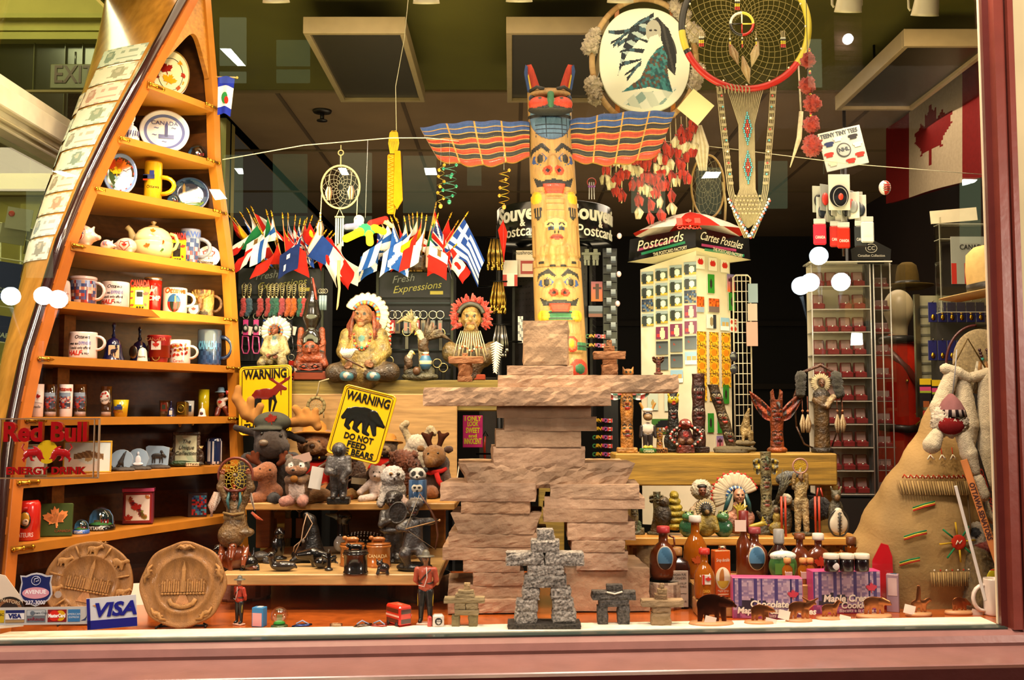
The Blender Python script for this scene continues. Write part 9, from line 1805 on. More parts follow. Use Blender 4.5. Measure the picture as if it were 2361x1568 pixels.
t=TP('clothes_rail','wall-mounted chrome rail on black posts in front of the brick column','rail',1945,215,5.4);m=MB();m.tu([(0,0,0),(90,-20,62)],3,'#b8b8b8');m.tu([(-24,0,74),(0,0,60)],2,'#8a8a90');m.bd('rail','metal',t);m=MB();m.tu([(0,0,0),(0,0,-t.location.z/S(t.location))],4,'#15100f');m.bd('post','satin',t)
t=TP('uniform_mannequin','mannequin in a red dress uniform with crossed rifle badge, by the jewellery tower','mannequin',2080,1180,4.45)
RU='#a8200c';MB().bl([C(0,0,60,52,0,0,200,44,RU),C(0,0,200,44,0,0,330,50,RU),C(0,0,330,50,0,0,380,36,RU),C(-50,0,360,24,-60,-6,230,18,RU),C(50,0,360,24,60,-6,230,18,RU)],vox=5,k=14).bd('red_tunic','cloth',t)
MB().bl([C(0,-4,400,20,0,-4,430,22,'#c0b08c'),E(0,-10,470,34,34,44,'#b8a884')],vox=3.5,k=10).bd('head_and_neck','satin',t)
m=MB();m.tu([(34*CN(a*TAU/20),34*SN(a*TAU/20),396) for a in RG(20)],10,'#14110f',8,cl=1);m.tu([(-44,-34,380),(0,-52,330),(40,-48,270)],8,'#5a1c10',8,flat=.4);m.tu([(-54,-20,196),(0,-56,190),(54,-20,196)],9,'#241410',8,flat=.5);m.bd('collar_and_strap','satin',t)
m=MB();m.tu([(14,-60,200),(44,-60,226)],2,'#b8a02c');m.tu([(44,-60,200),(14,-60,226)],2,'#b8a02c');m.ba(0,-52,300,4,c='#c8a84c',n=8);m.bd('badge','metal',t)
MB().tu([(30,-44,80),(30,-46,20),(16,-48,-60)],10,'#a8981c',8,flat=.5).bd('yellow_cord','cloth',t);MB().bl([C(-20,0,40,34,-20,0,-200,26,'#14141c'),C(26,0,40,34,26,0,-200,26,'#14141c')],vox=6).bd('breeches','cloth',t);zf=-t.location.z/S(t.location);MB().tu([(0,0,-180),(0,0,zf)],10,'#222').bd('stand_pole','satin',t)
def hat(name,lab,px,py,Y,w,h,c,band='#2c2820',rz=0):
 t=TP(name,lab,'hat',px,py,Y,rz);m=MB();m.la([(w,2),(w*1.0,0),(w*.7,-h*.12),(w*.46,-h*.05),(w*.46,h*.1),(w*.43,h*.5),(w*.36,h*.85),(w*.2,h*.98),(w*.08,h*.88),(.1,h*.84)],c=c,n=44);m.bd('felt_body','cloth',t);m=MB();m.la([(w*.475,h*.0),(w*.468,h*.2)],c=band,n=44);m.bd('hat_band','satin',t);return t
hat('felt_hat','yellow felt broad-brimmed hat at the right edge above the hooks',2290,668,3.3,118,106,'#d8b878').rotation_euler=(0,R(-10),0)
hat('felt_hat','dusky brown felt hat deeper in the shop above the red uniform',2092,660,4.6,58,56,'#5c4a24')
t=TP('slatwall_panel','grey slatted hook panel hung with blue carded souvenirs behind the pelts','display panel',2205,960,4.0);zf=-t.location.z/S(t.location);m=MB();m.box(0,4,140,180,6,280,'#8a8468');
for k in RG(12): m.box(0,0,12+k*22,170,2,5,'#4c4a3c')
m.bd('slat_board','matte',t);MB().box(-86,-3,140,12,10,284,'#8f8a74').bd('side_rail','metal',t);MB().box(0,6,zf/2,160,6,-zf,'#3a3830').bd('lower_board','matte',t)
for k in RG(11):
 r=k//6;px=2150+(k%6)*22;py=720+r*88;o=TP('blue_card','blue carded brass souvenir hanging on a hook of the slat panel','souvenir',px,py,3.93,group='blue carded souvenirs on the slat panel');m=MB();m.box(0,0,0,20,2,46,'#1a1c58',.5);m.bd('card','print',o);MB().ba(0,-3,-12,5,3,7,'#b8902c',8).bd('brass_charm','metal',o);MB().tu([(0,4,22),(0,-8,26)],1.4,'#a8a48c',5).bd('hook','metal',o)
for k in RG(4):
 o=TP('yellow_card','black card with yellow top and pink print on the slat panel','souvenir',2135+k*26,906+(k%2)*3,3.9,group='black and yellow cards on the slat panel');m=MB();m.ca(0,0,0,28,66,2,lambda u,v:'#c8a81c' if v>.78 else '#b83c6c' if .6<v<.72 else '#8a9a2c' if .48<v<.56 else '#8a4a24' if v<.2 and .2<u<.8 else '#141218',8,14,edge='#111');m.bd('card','print',o)
t=TP('red_card','red carded souvenir with white key charm below the black and yellow cards','souvenir',2150,985,3.9);MB().box(0,0,0,42,3,76,'#8a1a18',1).bd('card','print',t);m=MB();m.tx('CANADA',0,26,-2,8,'#e0d4cc',w=34);m.ba(-6,-4,-8,8,3,14,'#d8d0c8',8);m.bd('print','print',t)
t=TP('acrylic_case','clear acrylic case with white top strip holding small bottles and figures','display case',2225,720,3.85);m=MB();m.box(0,20,110,110,1.5,220,'#f4f4f0');m.box(-54,10,110,1.5,40,220,'#f4f4f0');m.bd('acrylic_walls','clear',t);m=MB();m.box(0,0,226,108,3,30,'#d8ccb0',m=MR(R(-5),4,'Y'));m.bd('top_strip','satin',t);m=MB()
for z in(0,170,205): m.box(0,12,z,110,34,1.6,'#a8a494')
for x in(-54,54): m.box(x,0,105,1.6,2,210,'#a8a494')
m.bd('shelf_edges','gloss',t);MB().box(0,70,-200,90,40,400,'#2a2620').bd('pedestal','matte',t)
pc_('souvenir_bag','grey bag printed CANADA with a red maple leaf under the acrylic case shelf',2235,600,3.83,84,110,lambda u,v:'#a82820' if v<.45 and (int(u*9)%3==0) else '#8a8c84',14,16);m=MB();m.tx('CANADA',8,30,-1,12,'#1c1c1c',w=60);m.pr(leaf(10,6,16),-2,-1,'#a82820');m.bd('print','print',bpy.data.objects['souvenir_bag'])
# ================= TIPI, PELTS AND STICKS =================
t=TZ('toy_tipi','large toy tipi of tan suede with red, green and yellow stitched symbols and fringes','tipi',2110,1368,ZF);t.location.y=3.12;p0=P(2110,1362,3.12);t.location=(p0.x,3.14,ZF)
TS_='#9c7c48';Rb=lambda z:float(np.interp(z,[0,60,120,180,250,310,360,430],[136,146,148,135,108,76,52,30]))
m=MB();vs=[];n=72;K=30
for j in RG(K+1):
 z=430*j/K
 for i in RG(n): a=TAU*i/n;r=Rb(z)+5*SN(a*6+z*.02)*(1-z/430)+3*SN(z*.09+a*3);vs.append((r*CN(a)*1.0+z*.2,r*.62*SN(a)+20,z))
m.add(vs,[(j*n+i,j*n+(i+1)%n,(j+1)*n+(i+1)%n,(j+1)*n+i) for j in RG(K) for i in RG(n)],TS_);m.bd('suede_cover','leather',t)
def tp(x,z,off=2): # point on the tipi front
 r=Rb(z)+5;xx=x-z*.2;q=max(-.98,min(.98,xx/r));return (x,20-r*.62*math.sqrt(1-q*q)-off-3,z)
m=MB()
for x,z,dx,dz in((-16,212,46,14),(-40,152,46,14),(-52,98,40,12)):
 for k,c in enumerate(('#2a7a4c','#d8c04c','#b83428')): m.tu([tp(x,z-k*3),tp(x+dx/2,z+dz*.6-k*3),tp(x+dx,z+dz-k*3)],1.6,c,5)
for a in RG(8): q=R(a*45+5);m.tu([tp(71+16*CN(q),142+16*SN(q),5),tp(71+42*CN(q),142+42*SN(q),5)],2,['#c8a02c','#2a7a4c'][a%2],5)
for k in RG(14): m.ba(*tp(71,142,6),16,3,16,'#b8301c',14) if k==0 else None
m.tu([tp(63,138,10),tp(67,146,10),tp(71,140,10),tp(77,146,10)],1.4,'#e8dcc4',5)
for k in RG(12): x=-24+k*11;m.tu([tp(x,274),tp(x+4,281),tp(x+8,274)],1.6,'#b8301c',5);m.ba(*tp(x+10,277,3),1.8,c='#e8dcc4',n=6)
for k in RG(3):
 x=36+k*24;m.tu([tp(x,340),tp(x,318)],1,'#b8301c',4)
 for sx in(-1,1): m.tu([tp(x,324),tp(x+sx*7,314)],1.6,'#e8dcc4',4)
for k in RG(9): x=16+k*13;m.ba(*tp(x,84,5),2,c='#b8301c' if k%2 else '#e8dcc4',n=6)
m.bd('painted_symbols','cloth',t)
m=MB()
for z0,x0,x1,L_ in((268,-34,112,28),(80,10,128,30)):
 n_=int((x1-x0)/5)
 for k in RG(n_): x=x0+k*5;a=tp(x,z0,4);b=tp(x,z0-L_,8);m.tu([a,b],[2.5,2.2],mixc('#8f7040','#a88850',k%2),4)
m.bd('fringe','leather',t)
MB().tu([tp(96,60,2),tp(104,180,2),tp(110,300,2)],2,'#5c4424',6).bd('door_seam','leather',t)
m=MB();m.tu([(130,-44,20),(136,-30,240),(100,10,440)],4,'#7a3c1c',8);m.bd('tipi_pole','wood',t)
def sausage(m,pts,r,c='#d8c8a8',fz=1.5):
 for i in RG(len(pts)-1): pass
 m.bl([C(*pts[i],r[i],*pts[i+1],r[i+1],c) for i in RG(len(pts)-1)],vox=3.2,k=4,fuzz=fz)
t=TP('fur_shield','round cream rawhide fur shield with turquoise beads and feathers, hanging at the right edge','shield',2262,834,3.2);m=MB();m.ba(0,0,0,66,10,76,'#c8b080',24);m.bd('hide_disc','fur',t);m=MB();ring(m,-6,-8,72,3,'#4a1412',a0=90,a1=250,rz=92,y=6);m.bd('red_hoop','satin',t)
m=MB()
for k in RG(8): m.tu([(-14+k*4,-14,0),(-22+k*6,-18,-36),(-26+k*8,-18,-72)],[3,5,.8],['#e0d4b8','#b88a4c','#8a5a2c'][k%3],6,flat=.4)
m.bd('feathers','fluff',t);m=MB()
for k in RG(8): m.ba(-10+(k%2)*16+k,-16,26-(k//2)*7,4,c='#3aa090' if k>5 else '#3a1420',n=8)
m.bd('beads','gloss',t)
t=TP('white_pelt','hanging white ermine-like pelts with knotted cords, right of the tipi top','pelt',2240,1000,3.16)
for pts,r in(([(-56,0,150),(-30,-4,140),(-6,-6,128)],[12,13,11]),([(6,-6,130),(40,-4,138),(70,0,134)],[12,13,12]),([(-40,0,140),(-74,-4,60),(-82,-6,0)],[15,20,14]),([(-14,4,120),(-10,0,20),(-20,-2,-70)],[16,25,16]),([(36,-4,126),(44,-6,20),(36,-6,-110)],[17,30,22]),([(80,-2,120),(84,-4,30),(80,-2,-60)],[14,18,12]),([(44,-8,-150),(48,-8,-186)],[19,22])):
 m=MB();sausage(m,pts,r);m.bd('pelt_strip','fluff',t)
m=MB();m.tu([(38,-8,-130),(40,-8,-144)],10,'#3a2418',8);m.tu([(70,0,150),(90,0,260)],2,'#5a4020');m.bd('knot','leather',t)
MB().tu([(-40,2,150),(0,4,220),(40,4,150)],2,'#6a5430').bd('hanging_cord','cloth',t)
t=TP('hanging_doll','fur-trimmed doll with a pink patterned hood and plain red face, above the tipi','doll',2190,975,3.02);m=MB();m.bl([E(0,0,0,40,24,30,'#d8c8b0'),E(-4,6,14,30,22,24,'#d8c8b0')],vox=3,fuzz=7);m.bd('fur_trim','fluff',t)
MB().ba(-4,-17,-6,30,14,21,'#7a1c1c',20).bd('red_face','cloth',t);m=MB();m.la([(34,0),(30,16),(20,36),(6,52),(.1,54)],cf=lambda u,z,r:'#8a5c5c' if z>18 else ('#2c2024' if int(u*26+z)%2 else '#c8b4a8'),n=52,x=6,y=4,z=14);m.bd('knitted_hood','cloth',t)
m=MB();sausage(m,[(-30,-4,-24),(-46,-8,-50)],[14,20]);sausage(m,[(26,-6,-30),(38,-8,-70),(50,-8,-110)],[16,18,12],fz=.8);sausage(m,[(56,-10,-130),(66,-10,-164)],[13,15]);m.bd('fur_limbs','fluff',t);m=MB();m.tu([(52,-8,-116),(54,-8,-124)],9,'#2c1c14');m.tu([(10,6,60),(20,10,120),(26,12,170)],1.4,'#999');m.bd('cuff_and_cord','leather',t)
def stick(lab,x0,y0,x1,y1,Y0,Y1,w,c,txt=None,tc='#3a1410'):
 a=P(x0,y0,Y0);b=P(x1,y1,Y1);s=S(a);d=(b-a)/s;Lg=d.length;q=d.to_track_quat('X','Z').to_matrix().to_4x4();o=T('hockey_stick',lab,'hockey stick',a,s);m=MB();m.box(Lg/2,0,0,Lg,5,w,c,1);
 if txt: m.tx(txt,Lg*.5,0,-3,w*.72,tc,.03,w=Lg*.55)
 m.xf(q);m.bd('shaft','satin',o);return o
stick('orange-wood mini hockey stick lettered OTTAWA SENATORS behind the white stick',2222,1060,2302,1300,3.0,2.95,16,'#c87a3c','OTTAWA SENATORS')
stick('dark mini hockey stick at the extreme right edge behind the orange one',2250,1040,2306,1220,3.06,3.0,12,'#1c1612','OTTAWA','#a8281c')
o=stick('slim white mini hockey stick standing on the floor before the tipi',2203,1120,2272,1385,2.92,2.90,7,'#e0d4cc');MB().box(0,0,0,.1,.1,.1,'#fff')
t=TZ('mask_doll','fur mask with black eyes, beaded yellow face and tan fringe at the far right','mask',2258,1376,ZF,0);t.location=(P(2262,1350,3.06).x,3.08,ZF);MB().bl([E(0,0,150,36,20,34,'#b8a890'),C(-6,-4,110,30,4,-6,20,40,'#8a7040'),E(10,-14,130,26,14,14,'#8a2c14'),PT(-10,-20,164,12,'#15120f'),PT(18,-18,156,9,'#15120f')],vox=3,fuzz=4).bd('fur_body','fur',t);m=MB();m.ba(16,-42,62,17,5,28,cf=lambda u,v,w:'#c8b81c' if SN(v*20)>-.3 else '#b8281c' if v>.6 else '#15120f',n=18);m.bd('beaded_face','gloss',t)
t=TZ('white_mug','white mug at the far right corner with its large round handle toward the left','mug',2292,1418,ZF);t.location.x-=.0;mug_(t,22,84,'#e8d8cc',hs=-1,hh=.7,hz=.46);
t=TZ('black_puck','dark round hockey-puck tin lying in front of the fur mask','puck',2235,1388,ZF);MB().la([(34,0),(35,2),(35,16),(33,19),(.1,19)],c='#3a2c24',n=36).bd('puck_body','satin',t)
# ================= FIGURES ON THE RIGHT =================
t=TC('robed_figurine','standing chief figurine with white headdress under an arched branch hung with fur and feathers','figurine',1896,YB_,ZR);MB().la([(24,0),(25,4),(24,10),(20,12),(.1,12)],c='#2c241c',n=24).bd('base','carved',t);RB_='#5c4424'
MB().bl([C(0,0,14,18,0,0,70,16,RB_),C(0,0,70,16,0,0,120,18,'#6a5230'),E(0,-2,132,20,12,14,'#3a3024'),C(18,-4,124,7,12,-16,104,5,RB_),C(-16,-4,120,7,2,-18,106,5,RB_),C(8,-18,108,5,22,-18,128,7,'#b8a078')],vox=2.2,k=4,fuzz=.8).bd('robed_body','carved',t)
m=MB();m.bl(head(0,-6,160,10,'#5a3a20'),vox=1,k=2);m.bd('head','carved',t);feathers(t,0,160,10,24,-50,230,22,'#c8b890','#a89870',-2,4,4,'headdress','cloth')
m=MB();m.tu([(-58,2,60),(-62,0,130),(-40,0,186),(0,0,202),(34,0,184),(44,0,150)],[2,3,4,4,3,2],'#5a3420',8);m.tu([(-58,2,60),(-40,4,20),(-14,4,8)],2,'#4a2c18',6);m.tu([(44,0,150),(50,2,90),(24,4,14)],2,'#4a2c18',6);m.bd('arched_branch','carved',t)
m=MB();sausage(m,[(-48,-6,176),(-50,-8,136)],[11,9],'#4c4a40',4);sausage(m,[(34,-6,176),(40,-8,134)],[11,9],'#4c4a40',4);m.bd('fur_tuft','fluff',t);m=MB()
for x in(-46,-34,34,46):
 for k in RG(4): m.tu([(x,-8,88),(x+(k-1.5)*3,-10,66),(x+(k-1.5)*2,-10,46)],[2,4,.8],['#c8b48c','#8a6a40'][k%2],5,flat=.4)
 m.tu([(x,-6,130),(x,-8,88)],1,'#8a4a2c',4);m.ba(x,-8,96,3,c='#b87a4c',n=6)
m.bd('feather_drops','fluff',t)
t=TC('wolf_figurine','howling gold wolf on a layered stone ledge, right end beside the leaning totem','figurine',1706,YB_,ZR);MB().bl([E(-12,0,8,50,20,8,'#5c523a'),E(10,0,22,26,14,7,'#6a5e44'),E(-20,-4,2,40,22,5,'#4a4230')],vox=2.2,fuzz=1.5).bd('stone_ledge','stone',t);WF='#a8905c'
MB().bl([E(14,0,52,12,10,20,WF),C(14,-2,64,9,16,-6,84,6,WF),C(16,-6,84,5,20,-10,100,2.5,WF),C(8,-6,50,4,6,-8,28,3,WF),C(20,-6,48,4,22,-8,28,3,WF),C(24,2,44,8,28,2,30,4,WF)],vox=1.5,fuzz=1).bd('wolf','carved',t)
t=TC('moose_bobblehead','upright moose bobblehead in white cap and shirt on a green base lettered CANADA','figurine',1494,YB_-.03,ZR);MB().la([(20,0),(20,9),(18,11),(.1,11)],c='#1c5a28',n=26).bd('green_base','satin',t);MB().tx('CANADA',0,5,-20,6,'#c8c8a0',.03,w=26,wrap=(0,0,20)).bd('lettering','print',t)
MB().bl([C(-6,0,16,5,-6,0,40,6,'#241c18'),C(6,0,16,5,6,0,40,6,'#241c18'),E(0,0,56,14,9,15,'#d8ccb8'),C(-14,0,60,5,-17,-4,38,4,'#241c18'),C(14,0,60,5,17,-4,38,4,'#241c18'),E(0,-2,86,11,10,12,'#2c1c12'),E(0,-9,82,10,8,8,'#7a5c34'),E(0,-2,98,12,10,6,'#d8d0bc'),C(-10,0,100,3,-17,0,114,3,'#a87834'),C(10,0,100,3,17,0,114,3,'#a87834'),E(-6,-4,13,6,8,4,'#c8a838'),E(6,-4,13,6,8,4,'#c8a838'),PT(-5,-11,92,2,'#111'),PT(5,-11,92,2,'#111')],vox=1.5,k=2).bd('body','satin',t)
def fig(name,lab,px,py,prims,vox=1.8,k=3,fuzz=0,fin='carved',cat='figurine',Y=3.36,z=None): t=TC(name,lab,cat,px,Y,z if z is not None else ZS);MB().bl(prims,vox=vox,k=k,fuzz=fuzz).bd('body',fin,t);return t
SH='#8f7a2c'
fig('beehive_figurine','bear figure hugging a ribbed yellow beehive beside the bronze totems',1548,0,[E(8,4,20+k*14,26-abs(k-2)*3-k*1.5,22,10,'#a8942c') for k in RG(6)]+[E(-20,-8,44,20,16,26,'#3c3020'),E(-18,-12,76,12,11,12,'#4a3c28'),PT(-22,-22,80,2,'#111')],k=2,fuzz=1)
t=fig('parka_doll','doll in a white fur-ringed hood standing behind the yellow-coated bear',1618,0,[E(0,0,40,24,16,36,'#c8b090'),E(-22,-2,40,8,8,20,'#b89c7c'),E(22,-2,40,8,8,20,'#b89c7c')],fuzz=1.5,Y=3.40);m=MB();m.bl([E(0,0,100,22,15,22,'#d8ccb4')],vox=2,fuzz=4);m.bd('fur_hood','fluff',t);m=MB();m.bl(head(0,-12,98,12,'#6a3820',old=False)+[E(0,-10,108,12,10,6,'#0f0c0a')],vox=1.2,k=2);m.bd('face','satin',t)
t=fig('bear_chief_figurine','black bear figurine in yellow shirt and pale feather headdress, front centre of the right shelf',1628,0,[E(0,0,26,26,18,26,SH),C(-18,-4,40,9,-22,-14,18,7,SH),C(18,-4,40,9,22,-14,18,7,SH),E(0,-6,62,13,12,14,'#16120f'),C(0,-16,58,5,0,-22,57,4,'#8a6a3c')],Y=3.31);feathers(t,0,64,13,24,-30,210,18,'#c8b890','#3a3020',0,5,0,'headdress','cloth',['#2c4a6c','#c8b080'])
t=fig('chief_bust','bust of a chief with a large fan headdress of cream feathers edged in red',1700,0,[E(0,0,34,40,20,30,'#b87c64'),C(0,-2,60,14,0,-6,76,11,'#a8785c'),E(-30,-2,44,14,12,18,'#b87c64'),E(30,-2,44,14,12,18,'#b87c64')],Y=3.34,vox=2.2);t.scale=t.scale*.92;m=MB();m.bl(head(4,-10,100,18,'#a8785c'),vox=1.4,k=2.4);m.bd('head','satin',t);feathers(t,-2,98,20,62,20,205,22,'#d8c8a8','#b84438',4,10,8,'headdress','cloth',['#2c5a8c','#2c4a7c','#d8ccb0'])
m=MB();m.tu([(-16,-6,104),(-26,-8,80),(-34,-8,56)],[5,6,4],'#1c4a4c');m.tu([(20,-8,104),(28,-8,80),(32,-8,60)],[5,6,4],'#1c4a4c');m.bd('braids','satin',t)
m=MB();m.bl([C(2,-26,20,4,0,-28,60,7,'#a8942c')]+[C(0,-28,60,4,-14+k*8,-30,82-abs(k-2)*3,2.4,'#a8942c') for k in RG(5)]+[C(30,-22,24,6,56,-26,32,6,'#a8942c')]+[C(56,-26,32,3,58+k*3,-28,48-k*6,2.2,'#a8942c') for k in RG(4)],vox=1.6,k=2);m.bd('yellow_antler_hands','satin',t)
t=TC('dream_catcher_figurine','slender figurine made of cords and pale feathers raising a tiny dream catcher',"figurine",1848,3.33,ZS);m=MB();ring(m,0,160,17,2,'#a87c6c',n=26);m.bd('hoop','satin',t);m=MB();web(m,0,160,15,8,4,'#c8a828',.6);m.bd('web','cloth',t);MB().bl([C(-14,0,140,4,-16,0,110,4,'#8a7040'),C(14,0,140,4,14,0,110,4,'#8a7040'),E(0,0,100,14,9,26,'#a8905c'),C(-6,0,80,9,-8,0,14,6,'#b8a070'),C(8,0,80,9,12,0,14,6,'#b8a070'),E(2,0,4,24,12,5,'#4a4430'),E(0,-6,134,6,6,8,'#8a6a48')],vox=1.8,k=4,fuzz=1.5).bd('body','carved',t)
fig('eagle_head_figurine','white-headed eagle figurine with spread ragged wings behind the price tag',1812,0,[E(0,0,30,14,10,34,'#5c5444'),E(0,-4,78,14,12,13,'#d0c8b4'),C(-10,-8,76,5,-20,-10,70,2,'#c8a040'),E(-20,2,64,16,6,12,'#6a6454'),E(22,2,64,16,6,12,'#6a6454')],fuzz=1.5,Y=3.4)
fig('axe_carving','grey stone axe-shaped carving hanging on the right beam',1835,0,[C(-34,0,0,12,-20,0,8,11,'#6a6c6c'),C(-20,0,8,9,10,0,12,7,'#6a6c6c'),C(8,0,14,4,12,0,26,2,'#8a8c8c')],fuzz=1,Y=3.42,z=P(1835,1105,3.42).z,fin='granite',cat='carving')
fig('small_carving','little golden seated woman figurine between the red candles',1791,0,[E(0,0,16,18,12,16,SH),E(0,0,40,9,8,14,'#8f7a34'),E(0,-2,58,6,6,7,'#5a3c24')],Y=3.34)
fig('fur_bag','dark brown furry pouch with red leather handle at the right of the shelf',1890,0,[E(0,0,56,28,12,26,'#1c120e')],fuzz=4,vox=2.4,Y=3.4,fin='fur',cat='bag')
m=MB();m.tu([(-6,0,78),(-2,0,104),(4,0,104),(10,0,78)],2,'#a83420',6,);m.bd('handle','satin',bpy.data.objects['fur_bag'])
t=fig('drum_figurine','wolf-hooded figurine holding a white drop-shaped drum with black lacing, right end of the shelf',1930,0,[E(0,4,50,18,12,36,'#4c4634'),E(0,0,92,11,10,13,'#5c5640'),C(-8,0,100,3,-12,0,112,2.4,'#7a7458'),C(8,0,100,3,12,0,112,2.4,'#7a7458'),E(0,-8,88,6,5,7,'#8a6a44')],Y=3.33);m=MB();m.bl([E(0,-12,28,22,9,24,'#d0c4ac'),E(0,-12,48,12,7,18,'#d0c4ac')],vox=1.8,k=6);m.bd('drum','satin',t);m=MB();m.tu([(0,-22,4),(0,-23,56)],2,'#1c1814');ring(m,0,30,23,2,'#2c2820',y=-14,rz=30)
for k in RG(6): m.tu([(-5,-23,12+k*8),(5,-23,14+k*8)],1,'#1c1814',4)
m.bd('lacing','satin',t)
for px in(1808,1886):
 t=TC('candle_pair','pair of thin red laced candles standing behind the '+('price tag' if px<1850 else 'round maple bottle'),'candles',px,3.31,ZS);m=MB()
 for x in(-5,4): m.tu([(x,0,0),(x,0,92)],2.6,'#b83c20',7)
 m.bd('candles','satin',t)
for k,px in enumerate((1580,1660)): fig('frog_figurine',('left','right')[k]+' mottled green frog figurine peering between the syrup bottles',px+8,0,[E(0,0,20,22,14,22,'#2c5a3c'),E(-2,-6,46,14,12,11,'#4a7a4c'),E(-8,-8,56,5,5,5,'#8a8a4c'),E(6,-8,56,5,5,5,'#8a8a4c'),PT(-8,-13,57,2.4,'#111'),PT(6,-13,57,2.4,'#111')],fuzz=.8,fin='gloss',Y=3.31)
# ================= SYRUP BOTTLES, TINS AND BOXES =================
AM='#5c2408';LA='#a85a10'
ZQ=ZF+.075
board('display_riser','low plank riser under the syrup bottles, behind the cookie boxes','riser',col(1590,3.1,ZQ).x,col(2000,3.1,ZQ).x,3.02,3.24,ZQ,.074,'#b08048')
board('display_riser','small low plank under the swing-top bottle and the orange tin','riser',col(1598,3.0,ZQ).x,col(1696,3.0,ZQ).x,2.93,3.015,ZF+.045,.044,'#b08048')
def bottle(lab,px,py,prof,c,cap,capc,label=None,z=ZF,sq=None,sy=1,neck='lens',handle=0,rz=0,name='syrup_bottle'):
 z=ZQ if z==ZF and 1320<py<1356 and px>1590 else z;t=TC(name,lab,'bottle',px,3.08,ZF+.081) if px==1530 else TC(name,lab,'bottle',px,2.968,ZF+.046) if px==1625 else TC(name,lab,'bottle',px,3.045 if name[0]=='m' else 3.15,ZQ) if z==ZQ else TZ(name,lab,'bottle',px,py,z,rz);st=Matrix.Diagonal((1,sy,1,1));MB().la(prof,c=c,n=36,sq=sq,m=st).bd('glass_body','gloss' if c==AM or c=='#2a0c06' else 'syrup',t)
 r,h=prof[-1];m=MB();m.la([(r+3,h-2),(r+3.4,h+2),(r+3.2,h+cap),(r+1,h+cap+1.4),(.1,h+cap+1.5)],c=capc,n=24);m.bd('cap','satin',t)
 if handle: MB().tu([(r+1,0,h-8),(r+13,0,h-14),(r+14,0,h-30),(r+5,0,h-38)],2.6,c,7).bd('glass_handle','gloss',t)
 if label:
  w,hh,z0,lc,ty,yy=label;m=MB()
  if ty=='oval': m.ba(0,yy+3,z0,w,4,hh,'#b8a890',22);m.ba(0,yy+2,z0,w*.92,4,hh*.93,cf=lambda u,v,q:'#15151a' if v<.38 else '#4c7a9c' if SN(u*9+v*5)>0 else '#3a6484',n=26)
  elif ty=='leaf': m.pr(leaf(0,z0,w),yy-1,yy+2,lc)
  else: m.box(0,yy,z0,w,2,hh,lc,.6)
  if ty not in('oval','leaf'):
   for i,(s_,dz,sz,c_) in enumerate(ty): m.tx(s_,0,z0+dz,yy-1.2,sz,c_,.01,w=w*.8)
  m.bd('label','print',t)
 return t
def flask(r,h,n_=.30): return [(r*.8,0),(r*.95,3),(r,h*.12),(r,h*.42),(r*.9,h*.54),(r*.6,h*.66),(r*n_,h*.72),(r*n_*.95,h*.9),(r*n_*1.1,h*.92)]
bottle('large dark syrup bottle with oval blue winter label, red cap and side handle',1530,1330,flask(32,118,.34),AM,12,'#a82c30',(19,28,52,0,'oval',-30),sy=.9,handle=1)
bottle('squarish dark syrup bottle with a big cream CANADIAN PURE label and gold cap, front left',1560,1400,[(26,0),(30,3),(31,92),(26,106),(12,114),(11,120)],'#2a0c06',16,'#9a6a34',(46,82,46,'#b0a090',[('CANADIAN PURE',32,6,'#4a4038'),('PUR CANADIEN',24,6,'#4a4038'),('MAPLE SYRUP',12,4.5,'#5a5048'),('SIROP D ERABLE',5,4.5,'#5a5048'),('~~~~',-10,8,'#4a4038'),('Product of Canada',-28,5,'#5a5048')],-27),sq=5,sy=.7)
bottle('swing-top amber maple bottle with red stopper, flag label and CANADA in gold letters',1625,1376,flask(24,112,.36),LA,10,'#b8281c',(20,22,46,'#d8ccc0',[('CANADA',-26,7,'#d8a83c')],-24));m=MB();m.pr(leaf(4,46,8),-27,-26,'#c0281c');m.box(-7,-26,46,5,.6,22,'#c0281c');m.bd('flag_print','print',bpy.data.objects['syrup_bottle.002'])
bottle('tall amber bottle with white stopper, wire clip and etched leaf behind the orange tin',1604,1350,flask(28,140,.36),LA,12,'#d0c8bc',(16,16,40,'#a8481c','leaf',-28))
bottle('tall slim bottle with long red neck and paper tag among the syrups',1716,1335,[(16,0),(18,4),(18,70),(15,84),(8,96),(8,118)],AM,34,'#6a1410',(1,1,1,'#fff',[],0)) ;m=MB();m.box(-10,-14,120,26,1,26,'#d8c0b0',m=MR(R(0),4,'Z')@MT((0,0,0)));m.bd('paper_tag','paper',bpy.data.objects['syrup_bottle.004'])
bottle('dark round bottle with the same blue winter label, behind the tall red-necked one',1740,1345,flask(32,112,.34),AM,11,'#8a3438',(20,28,48,0,'oval',-28),sy=.8)
bottle('dark bottle with silver foil neck and white maple leaf labels, right of the vine leaves',1797,1332,[(24,0),(27,4),(27,40),(24,56),(10,76),(9,80)],'#2a0c06',30,'#8a8884',(14,14,56,'#d8d4cc','leaf',-24))
bottle('dark glass bottle with red leaf, beside the foil-necked bottle',1845,1325,flask(26,98,.32),AM,10,'#6a3414',(10,10,34,'#7a1c10','leaf',-24),sy=.6)
bottle('round flat maple bottle with white stopper and a big red leaf inside',1888,1325,flask(32,96,.28),AM,12,'#d0c8bc',(19,16,34,'#a0280f','leaf',-20),sy=.5)
t=bottle('amber maple-leaf-shaped glass bottle with a cork-brown neck, right end of the bottles',1964,1330,[(8,30),(9,60),(8,78)],LA,14,'#5a3014');m=MB();m.pr(leaf(0,36,44),-9,9,'#8a4410');m.bd('leaf_shaped_body','syrup',t)
